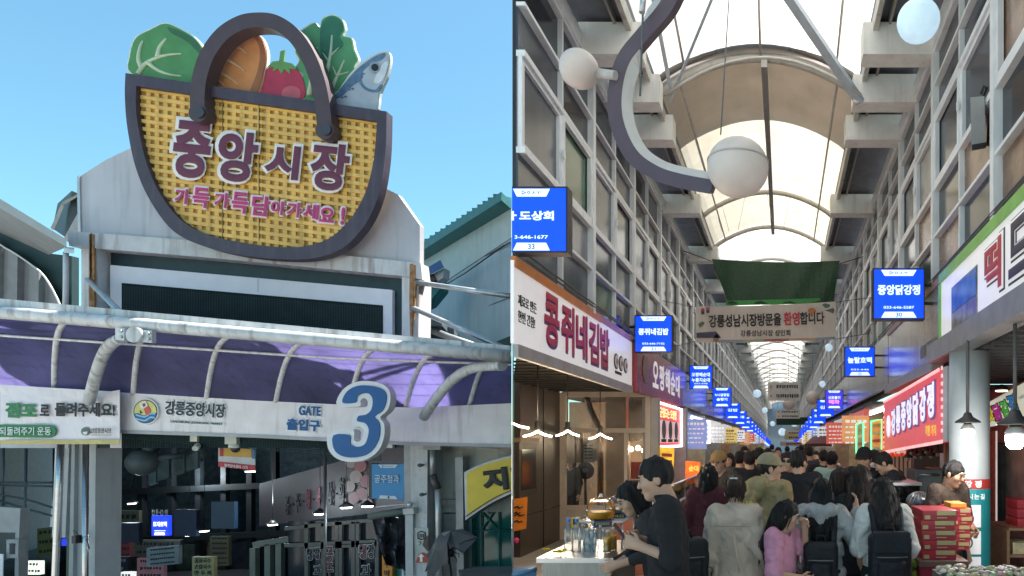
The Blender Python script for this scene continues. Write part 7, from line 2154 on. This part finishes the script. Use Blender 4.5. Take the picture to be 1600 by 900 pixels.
    if hair:
        r_ = np.random.RandomState(seed)
        def strands(x, y, z, a, f):
            return a * (np.sin(x * f + 2 * np.sin(z * 9 + seed)) * np.sin(y * f * 1.1 + 2.2 * np.sin(z * 7)) + .5 * np.sin(x * f * 2.3 + y * f * 1.7 + 3 * np.sin(z * 11)))
        def hairf(X, Y, Z_):
            x, y, z = headspace(X, Y, Z_)
            f = ell(x, y, z, (0, -.014, .024), (.083, .105, .108))
            face = -.75 * y + .66 * z + .028                           # keep where positive
            low = z + .09
            if hair == 'fringe': face = np.maximum(face, np.minimum(z - .042, .12 - np.abs(x)))
            if hair in ('bob', 'long', 'curly'):
                f = smin(f, ell(x, y, z, (0, -.04, -.05), (.094, .095, .125)), .03)
                low = z + (.17 if hair != 'long' else .4)
                face = np.maximum(face, np.minimum(.03 - y, .4 + z))
            if hair == 'bun':
                f = smin(f, ell(x, y, z, (0, -.115, .05), (.05, .045, .045)), .02)
                low = z + .1
            f = f + strands(x, y, z, .006 if hair != 'curly' else .016, 70 if hair != 'curly' else 45)
            f = np.maximum(np.maximum(f, -face * .8), -low)
            if hair == 'long':                                         # falls down the back, behind the shoulders
                bk = U((0, -.13, 1.32)); bk2 = U((0, -.125, 1.14))
                lng = cap(X, Y, Z_, (C[0], C[1] - .075, C[2] - .03), bk, .085, .085, .55, 1.25)
                lng = smin(lng, cap(X, Y, Z_, bk, bk2, .085, .05, .45, 1.3), .03)
                lng = lng + strands(X, Y, Z_, .007, 85) + .012 * np.clip((1.22 - Z_) * 8, 0, 2) * np.sin(X * 95 + seed)
                f = smin(f, lng, .025)
            return f
        hl = (C[0] - .2, C[1] - .26, C[2] - (.55 if hair == 'long' else .25)); hh = (C[0] + .2, C[1] + .2, C[2] + .17)
        to_mesh('hair', [surface_net(hairf, hl, hh, v * .62 if not far else .016)], hmat, root)
        if not far and hair in ('long', 'bob', 'curly', 'bun'):        # loose strands over the hair mass
            mb = MB()
            for q in range(90 if hair == 'long' else 50):
                a = r_.uniform(-2.2, 2.2)
                rr = 1.02 + r_.uniform(0, .05)
                pt = []
                for zz in (.09, .05, .0, -.06, -.1):
                    kx = math.sqrt(max(.02, 1 - ((zz - .024) / .112) ** 2)) if zz > .02 else (1.12 if hair != 'bun' else max(.3, 1 + zz * 4))
                    pt.append(MW @ Vector(C + RH @ np.array((.083 * rr * kx * math.sin(a) + r_.uniform(-.004, .004), -.016 - .105 * rr * kx * math.cos(a), zz))))
                if hair == 'long' and abs(a) < 1.3:
                    e1 = np.array(U((.075 * a + r_.uniform(-.02, .02), -.185, 1.34))); e2 = e1 + np.array((r_.uniform(-.03, .03), .005, -r_.uniform(.08, .26)))
                    pt += [MW @ Vector(e1), MW @ Vector(e2)]
                mb.tube(pt, [.0016] + [.0028] * (len(pt) - 2) + [.001], 4, False)
            tag(mb.build('hair_strands', hmat, root), kind='stuff')
    if cap_m is not None:
        def capf(X, Y, Z_):
            x, y, z = headspace(X, Y, Z_)
            f = np.maximum(ell(x, y, z, (0, -.012, .03), (.098, .116, .115)), .028 - .12 * y - z)
            b_ = np.maximum(np.abs(z - .045 + .9 * (y - .09) ** 2 + 2.5 * x * x) - .006, np.sqrt((x / .085) ** 2 + ((y - .09) / .095) ** 2) * .08 - .08)
            return np.minimum(f, b_)
        to_mesh('cap', [surface_net(capf, (C[0] - .24, C[1] - .24, C[2] - .2), (C[0] + .24, C[1] + .26, C[2] + .2), .009 if not far else .014)], cap_m, root)
    # face
    if not noface:
        def at(x, y, z):
            return MW @ Vector(C + RH @ np.array((x, y, z)))
        for s_ in (-1, 1):
            e = MB().ball(at(s_ * .031, .0825, .007), .0118 * k, 12, 8).build('eye', M_eyew, root)
            MB().ball(at(s_ * .031, .0878, .006), .0082 * k, 10, 6).build('iris', M_iris, e)
            MB().tube([at(s_ * .016, .098, .03), at(s_ * .032, .0965, .035), at(s_ * .047, .083, .03)], .0042 * k, 6).build('eyebrow', M_brow, root)
            MB().tube([at(s_ * .019, .0935, .014), at(s_ * .031, .0965, .0165), at(s_ * .043, .089, .013)], .003 * k, 6).build('eyelid', M_brow, root)
        MB().tube([at(-.021, .088, -.0625), at(-.01, .095, -.061), at(0, .0965, -.062), at(.01, .095, -.061), at(.021, .088, -.0625)], [.002 * k, .0055 * k, .006 * k, .0055 * k, .002 * k], 6).build('lips', M_lip, root)
        if glasses_:
            gl_ = MB().tube([at(-.078, .01, .012), at(-.062, .1, .014)], .003, 5).tube([at(.078, .01, .012), at(.062, .1, .014)], .003, 5).build('glasses_frame', M_black, root)
            for s_ in (-1, 1):
                MB().ball(at(s_ * .033, .107, .008), .026 * k, 12, 8, (1, .35, .8)).build('lens', mat('dark_lens', (.01, .01, .012), .1), gl_)
        if mask is not None:
            def mf(X, Y, Z_):
                x, y, z = headspace(X, Y, Z_)
                return np.maximum(np.maximum(headf(X, Y, Z_) - .008, np.abs(z + .055) - .045), .02 - y)
            to_mesh('face_mask', [surface_net(mf, C - .15, C + .15, .007)], mask, root)
    return root, MW

def backpack(label, per, z0, z1, w, dep, m, off=-.19, bulge=1.0, strap=True, name='backpack', cat='backpack'):
    root, MW = per
    t = empty(name, MW @ Vector((0, off, z0)), label, cat)
    def f(X, Y, Z_):
        zc, hz = (z0 + z1) / 2, (z1 - z0) / 2
        q = [np.abs(X) - (w / 2 - .05), np.abs(Y - off) - (dep / 2 - .05), np.abs(Z_ - zc) - (hz - .05)]
        f = np.sqrt(sum(np.maximum(a, 0) ** 2 for a in q)) + np.minimum(np.maximum(np.maximum(q[0], q[1]), q[2]), 0) - .05
        p = [np.abs(X) - (w / 2 - .085), np.abs(Y - off + dep * .42) - .02, np.abs(Z_ - (z0 + hz * .62)) - (hz * .36)]
        f2 = np.sqrt(sum(np.maximum(a, 0) ** 2 for a in p)) - .03
        return smin(f, f2, .012) + folds(X, Y, Z_, .006, 26, 5)
    A = np.array(MW)
    def mesh(nm, fn, lo, hi, mm, par, hh=.011):
        co, q = surface_net(fn, lo, hi, hh)
        co = co @ A[:3, :3].T + A[:3, 3]
        me = bpy.data.meshes.new(nm); me.from_pydata(co.tolist(), [], q.tolist())
        return link_mesh(nm, me, mm, par, smooth=True)
    mesh('pack', f, (-w / 2 - .05, off - dep / 2 - .12, z0 - .05), (w / 2 + .05, off + dep / 2 + .05, z1 + .05), m, t)
    for s_ in (-1, 1):
        if strap:
            MB().tube([MW @ Vector(p) for p in spl([(s_ * .1, off + .02, z1 - .04), (s_ * .115, -.085, 1.43), (s_ * .125, .0, 1.475), (s_ * .13, .1, 1.4), (s_ * .15, .135, 1.25), (s_ * .17, .06, 1.05)], 4)], .024, 8).build('strap', m, t)
    MB().tube([MW @ Vector(p) for p in ((-.04, off, z1), (-.03, off, z1 + .045), (.03, off, z1 + .045), (.04, off, z1))], .009, 6).build('grab_handle', m, t)
    MB().tube([MW @ Vector((x, off - dep / 2 - .012 - .02 * (1 - abs(x) / w * 2), z0 + (z1 - z0) * .62)) for x in (-w * .36, -w * .2, 0, w * .2, w * .36)], .005, 5).build('zip', mat('zip_grey', (.12, .12, .12), .4), t)
    return t

F_black, F_black2 = fabric('black', (.02, .02, .022)), fabric('soft_black', (.028, .027, .028))
F_maroon, F_linen, F_beige = fabric('maroon', (.085, .02, .025)), fabric('linen', (.52, .41, .32), bump=.6, bs=35), fabric('beige', (.36, .26, .13))
F_pink, F_grey, F_white = fabric('pink', (.6, .26, .36)), fabric('grey_nylon', (.34, .335, .33), .5), fabric('white', (.6, .58, .54))
F_cream, F_foam, F_olive, F_brown, F_denim, F_dgrey = fabric('cream', (.5, .46, .4)), fabric('sea_foam', (.36, .5, .45)), fabric('olive', (.18, .17, .11)), fabric('dark_brown', (.07, .05, .04)), fabric('denim', (.06, .09, .16)), fabric('dark_grey', (.06, .06, .065))
BACK = 0.0
L90 = R(90)

# the man in the black shirt looking at his phone, facing left
p = person('man in a black short sleeved shirt looking down at his phone beside the drinks counter', 1047, 3.9, 1.7, R(100), .04, 0, R(-16), F_black, 'short', .80, .012, F_cream, 'fringe', H_black,
           (((-.22, -.01, 1.13), (-.12, .18, 1.19)), ((.22, .0, 1.12), (.06, .19, 1.2))), vox=.0115, collar=True, curl=1.0)
MWp = p[1]
ph = empty('phone', MWp @ Vector((-.03, .29, 1.25)), 'dark smartphone held by the man in black', 'phone')
c = MWp @ Vector((-.03, .29, 1.25))
u1, u2 = (MWp.to_3x3() @ Vector((1, 0, 0))).normalized(), (MWp.to_3x3() @ Vector((0, .6, .8))).normalized()
nn = u1.cross(u2)
MB().hexa([c - u1 * .037 - u2 * .075, c + u1 * .037 - u2 * .075, c + u1 * .037 + u2 * .075, c - u1 * .037 + u2 * .075], [c - u1 * .037 - u2 * .075 + nn * .009, c + u1 * .037 - u2 * .075 + nn * .009, c + u1 * .037 + u2 * .075 + nn * .009, c - u1 * .037 + u2 * .075 + nn * .009]).build('case', M_black, ph)
text('5', MWp @ Vector((.02, -.15, 1.3)), (MWp.to_3x3() @ Vector((1, 0, 0))), Z, .001, .001, M_black, None, name='lettering') if False else None
# seller bending over the counter
p = person('seller with a black bob bending over the drinks counter behind the man in black', 1040, 4.55, 1.56, R(112), .3, R(10), R(-30), F_black2, 'three', .80, .02, F_dgrey, 'bob', H_black,
       (((-.22, .12, 1.14), (-.13, .38, 1.06)), ((.22, .14, 1.12), (.06, .36, 1.03))), True, .013)
# woman behind the booth glass
person('woman with purplish hair seen inside the glass booth', 893, 12.5, 1.5, R(170), .0, 0, R(-10), F_dgrey, 'long', .84, .01, F_black, 'bob', hairmat('purple', (.05, .03, .07)), None, True, .02)
# maroon woman
pm = person('woman with dark wavy hair in a maroon jacket seen from behind', 1106, 6.0, 1.57, R(-8), 0, 0, 0, F_maroon, 'long', .78, .03, F_black, 'curly', H_black, None, True, .014, noface=True)
bg = backpack('big black shoulder bag hanging behind the man in black', (None, Matrix.Translation(Vector((P(1072, 0, 4.4).x, 4.4, 0))) @ Matrix.Rotation(R(20), 4, 'Z')), .82, 1.14, .3, .16, fabric('bag_black', (.015, .015, .017), .6), -.0, strap=False, name='shoulder_bag', cat='bag')
MB().tube([(P(1072, 0, 4.4).x - .1, 4.4, 1.13), (P(1062, 0, 4.3).x - .03, 4.3, 1.33), (P(1056, 0, 4.2).x, 4.2, 1.42)], .014, 6).build('shoulder_strap', F_black, bg)
# brown capped man
person('man in a tan cap looking left behind the woman in maroon', 1126, 7.4, 1.68, R(150), 0, R(12), R(-8), F_brown, 'long', .82, .02, F_black, 'short', H_dark, None, False, .016, cap_m=fabric('tan_cap', (.3, .17, .07)))
# linen woman
p = person('woman in a loose beige linen shirt with tied up hair, back to the camera', 1148, 4.6, 1.547, R(0), .02, 0, R(-12), F_linen, 'long', .72, .035, F_dgrey, 'bun', H_brown,
           (((-.2, -.03, 1.1), (-.2, .06, .84)), ((.2, -.03, 1.1), (.2, .06, .84))), True, .0115, shirt_tail=.03, noface=True, collar=True)
MW = p[1]
MB().tube([MW @ Vector((x, -.152 - .006 * math.cos(x * 12), 1.33)) for x in (-.15, -.08, 0, .08, .15)], .0022, 5).build('yoke_seam', fabric('linen_seam', (.3, .26, .22)), p[0])
MB().tube([MW @ Vector(v) for v in ((0, -.165, 1.32), (.012, -.178, 1.22), (.035, -.185, 1.08), (.05, -.18, .98))], [.004, .012, .01, .003], 6).build('back_pleat', F_linen, p[0])
MB().tube([MW @ Vector((x, -.06 - .05, 1.685 + .01 * math.cos(x * 20))) for x in (-.03, 0, .03)], .006, 6).build('hair_clip', mat('clip_white', (.6, .58, .55), .3), p[0])
# beige hoodie man with cap
p = person('man in a beige hoodie with yellow back print and olive cap', 1200, 5.6, 1.68, R(-38), 0, R(-38), 0, F_beige, 'long', .8, .04, F_cream, 'short', H_dark, None, False, .0125, cap_m=fabric('olive_cap', (.3, .25, .16)), hood=1)
MW = p[1]
u_, v_ = MW.to_3x3() @ Vector((0, 0, -1)), MW.to_3x3() @ Vector((1, 0, 0))
text('STREET', MW @ Vector((-.02, -.225, 1.16)), u_, v_, .3, .075, mat('print_yellow', (.7, .5, .05), .6), p[0], bold=.03, depth=.006)
# black tee man
person('broad man in a plain black T-shirt seen from behind', 1248, 6.6, 1.7, R(-6), 0, R(-25), 0, F_black, 'short', .8, .03, F_black2, 'short', H_black, None, False, .014, noface=False)
# girl in pink
p = person('girl in a pink T-shirt with long dark hair, hand raised to her hair', 1222, 4.5, 1.385, R(-118), .0, R(22), R(-22), F_pink, 'short', .78, .02, F_black, 'long', H_dark,
           (((-.25, .1, 1.2), (-.12, .16, 1.46)), ((.24, .05, 1.12), (.04, .2, 1.06))), True, .0115, curl=.9)
MW = p[1]
pb = empty('pink_bag', MW @ Vector((.02, .25, .78)), 'pink cloth bag hanging from the girl\'s hand', 'bag')
co, q = surface_net(lambda X, Y, Z_: smin(ell(X, Y, Z_, (.02, .25, .8), (.08, .05, .16)), cap(X, Y, Z_, (.02, .25, .9), (.03, .25, 1.07), .04, .02), .04) + folds(X, Y, Z_, .008, 30, 8), (-.12, .14, .58), (.16, .36, 1.12), .012)
A = np.array(MW); co = co @ A[:3, :3].T + A[:3, 3]
me = bpy.data.meshes.new('pouch'); me.from_pydata(co.tolist(), [], q.tolist()); link_mesh('pouch', me, fabric('dusty_pink', (.5, .2, .2)), pb, True)
# grey jacket woman with backpack
p = person('long haired woman in a silver grey hooded jacket waving one hand', 1283, 4.8, 1.515, R(-4), 0, 0, 0, F_grey, 'long', .86, .045, F_black, 'long', H_black,
           (((-.195, -.03, 1.12), (-.17, .12, .95)), ((.29, .02, 1.2), (.3, .14, 1.44))), True, .0115, hood=1, noface=True, curl=.5)
backpack('slim black backpack on the woman in the silver grey jacket', p, .86, 1.22, .28, .15, fabric('pack_black', (.017, .017, .02), .6), -.25)
wb_ = empty('water_bottle', p[1] @ Vector((-.165, -.22, .98)), 'water bottle with teal cap in the side pocket of the slim backpack', 'bottle')
MB().lathe([(.025, 0), (.03, .02), (.03, .13), (.015, .16)], p[1] @ Vector((-.165, -.22, .98)), 12).build('shell', m_pet, wb_)
MB().lathe([(.017, .16), (.017, .185)], p[1] @ Vector((-.165, -.22, .98)), 10).build('cap', mat('teal_cap', (.05, .4, .4), .4), wb_)
# dark clothed women between
person('woman in black leather jacket with brown hair beside the grey jacket', 1314, 5.2, 1.58, R(-10), 0, R(-20), 0, fabric('leather', (.018, .017, .018), .35, .2), 'long', .8, .03, F_black, 'bob', H_brown, None, True, .014, noface=True)
person('woman in black with long dark brown hair in front of the glass case', 1345, 5.1, 1.6, R(-12), 0, R(-10), 0, F_black2, 'long', .8, .02, F_black, 'long', hairmat('dark_brown', (.03, .018, .014)), None, True, .014, noface=True)
# white tee woman with backpack
p = person('woman in a white T-shirt with long black hair and a black rucksack', 1381, 4.75, 1.525, R(2), 0, R(-6), R(-4), F_white, 'short', .8, .035, F_black, 'long', H_dark,
           (((-.21, -.02, 1.13), (-.17, .14, .98)), ((.21, -.02, 1.13), (.17, .14, .98))), True, .0115, noface=True)
t = backpack('large black rucksack with flap on the woman in white', p, .84, 1.28, .33, .18, fabric('ruck_black', (.015, .016, .02), .6), -.24)
MWp = p[1]
co, q = surface_net(lambda X, Y, Z_: np.maximum(np.maximum(np.abs(X) - .13, np.abs(Z_ - 1.22) - .075), np.abs(Y + .3 + .1 * (X * X) * 8) - .03) - .012, (-.2, -.4, 1.08), (.2, -.2, 1.36), .012)
A = np.array(MWp); co = co @ A[:3, :3].T + A[:3, 3]
me = bpy.data.meshes.new('flap'); me.from_pydata(co.tolist(), [], q.tolist()); link_mesh('flap', me, MATS['cloth_ruck_black'], t, True)
# right hand sellers
person('seller in a black cap facing the queue behind the glass case', 1353, 7.6, 1.72, R(160), .05, 0, R(-12), F_black, 'short', .8, .02, F_black, 'short', H_black, None, False, .015, cap_m=fabric('black_cap', (.012, .012, .014)), mask=None)
person('clerk in black bending left over the counter by the fryer', 1418, 7.3, 1.72, R(75), .3, 0, R(-30), F_black, 'short', .8, .02, F_black, 'short', H_black, (((-.22, .16, 1.14), (-.1, .38, 1.04)), ((.22, .16, 1.14), (.1, .4, 1.06))), False, .015)
person('second clerk with black hair bowed behind the glass case', 1396, 8.2, 1.72, R(80), .25, 0, R(-35), F_black2, 'short', .8, .02, F_black, 'short', H_black, (((-.22, .14, 1.12), (-.1, .36, 1.02)), ((.22, .14, 1.12), (.1, .36, 1.02))), False, .015, mask=fabric('white_mask', (.6, .6, .6)))
person('vendor in a dark brown T-shirt looking down behind the red gift boxes', 1478, 6.0, 1.62, R(-150), .06, R(20), R(-20), F_brown, 'short', .8, .02, F_black, 'short', H_black, (((-.24, .03, 1.12), (-.12, .26, 1.04)), ((.24, .03, 1.12), (.1, .26, 1.04))), False, .0125, skin=M_skin2)
person('person with short dark curls stooping beside the rear stack of gift boxes', 1493, 6.4, 1.32, R(-60), .1, 0, R(-35), F_black2, 'short', .8, .02, F_black, 'curly', H_black, None, True, .016)
# middle distance
person('man in a sea foam T-shirt with a black cross strap', 1299, 8.6, 1.66, R(-25), 0, 0, 0, F_foam, 'short', .8, .03, F_denim, 'short', H_black, None, False, .017, noface=True)
person('man in sunglasses and olive shirt walking towards the camera', 1230, 8.0, 1.66, R(180), 0, R(-8), 0, F_olive, 'short', .8, .02, F_denim, 'short', H_black, None, False, .015, glasses_=True)
FARP = [(1156, 9.0, 1.66, R(-30), F_dgrey, 'short', 'dark dressed man with short hair behind the tan cap'), (1171, 8.6, 1.66, R(10), F_black, 'short', 'short haired man in black left of the hoodie'), (1186, 9.5, 1.7, R(-20), F_black2, 'short', 'taller dark haired man just left of the olive cap'),
        (1141, 10.5, 1.6, R(160), F_brown, 'bob', 'woman with bobbed hair facing the camera between cap and crowd'), (1287, 10, 1.66, R(0), F_black, 'short', 'dark haired man left of the sea foam T-shirt'), (1264, 11, 1.72, R(20), F_dgrey, 'short', 'tall dark figure above the broad black T-shirt'),
        (1200, 13, 1.66, R(0), F_black, 'short', 'walker in black deep in the crowd under the red parasol'), (1216, 15, 1.66, R(180), F_white, 'short', 'walker in white deep in the crowd'), (1240, 14, 1.6, R(0), F_maroon, 'bob', 'walker in maroon deep in the crowd'), (1252, 17, 1.7, R(10), F_denim, 'short', 'walker in denim blue deep in the crowd'),
        (1230, 20, 1.65, R(0), F_black2, 'short', 'farthest dark walker in the middle of the alley'), (1275, 13, 1.6, R(170), F_grey, 'bob', 'walker in grey near the right stalls'), (1178, 14, 1.6, R(0), F_beige, 'bob', 'walker in beige near the left stalls'), (1163, 12, 1.7, R(-160), F_black, 'short', 'man in black facing the camera by the left stalls'),
        (1206, 22, 1.7, R(0), F_denim, 'short', 'small far walker in blue left of centre'), (1246, 24, 1.6, R(180), F_brown, 'bob', 'small far walker in brown right of centre')]
for x, d, h, yw, f, hr, l in FARP:
    person(l, x, d, h, yw, 0, 0, 0, f, 'short' if h > 1.65 else 'long', .8, .02, F_black, hr, H_black, None, h < 1.62, .022, noface=d > 12, hands=d < 12)
flush_texts()
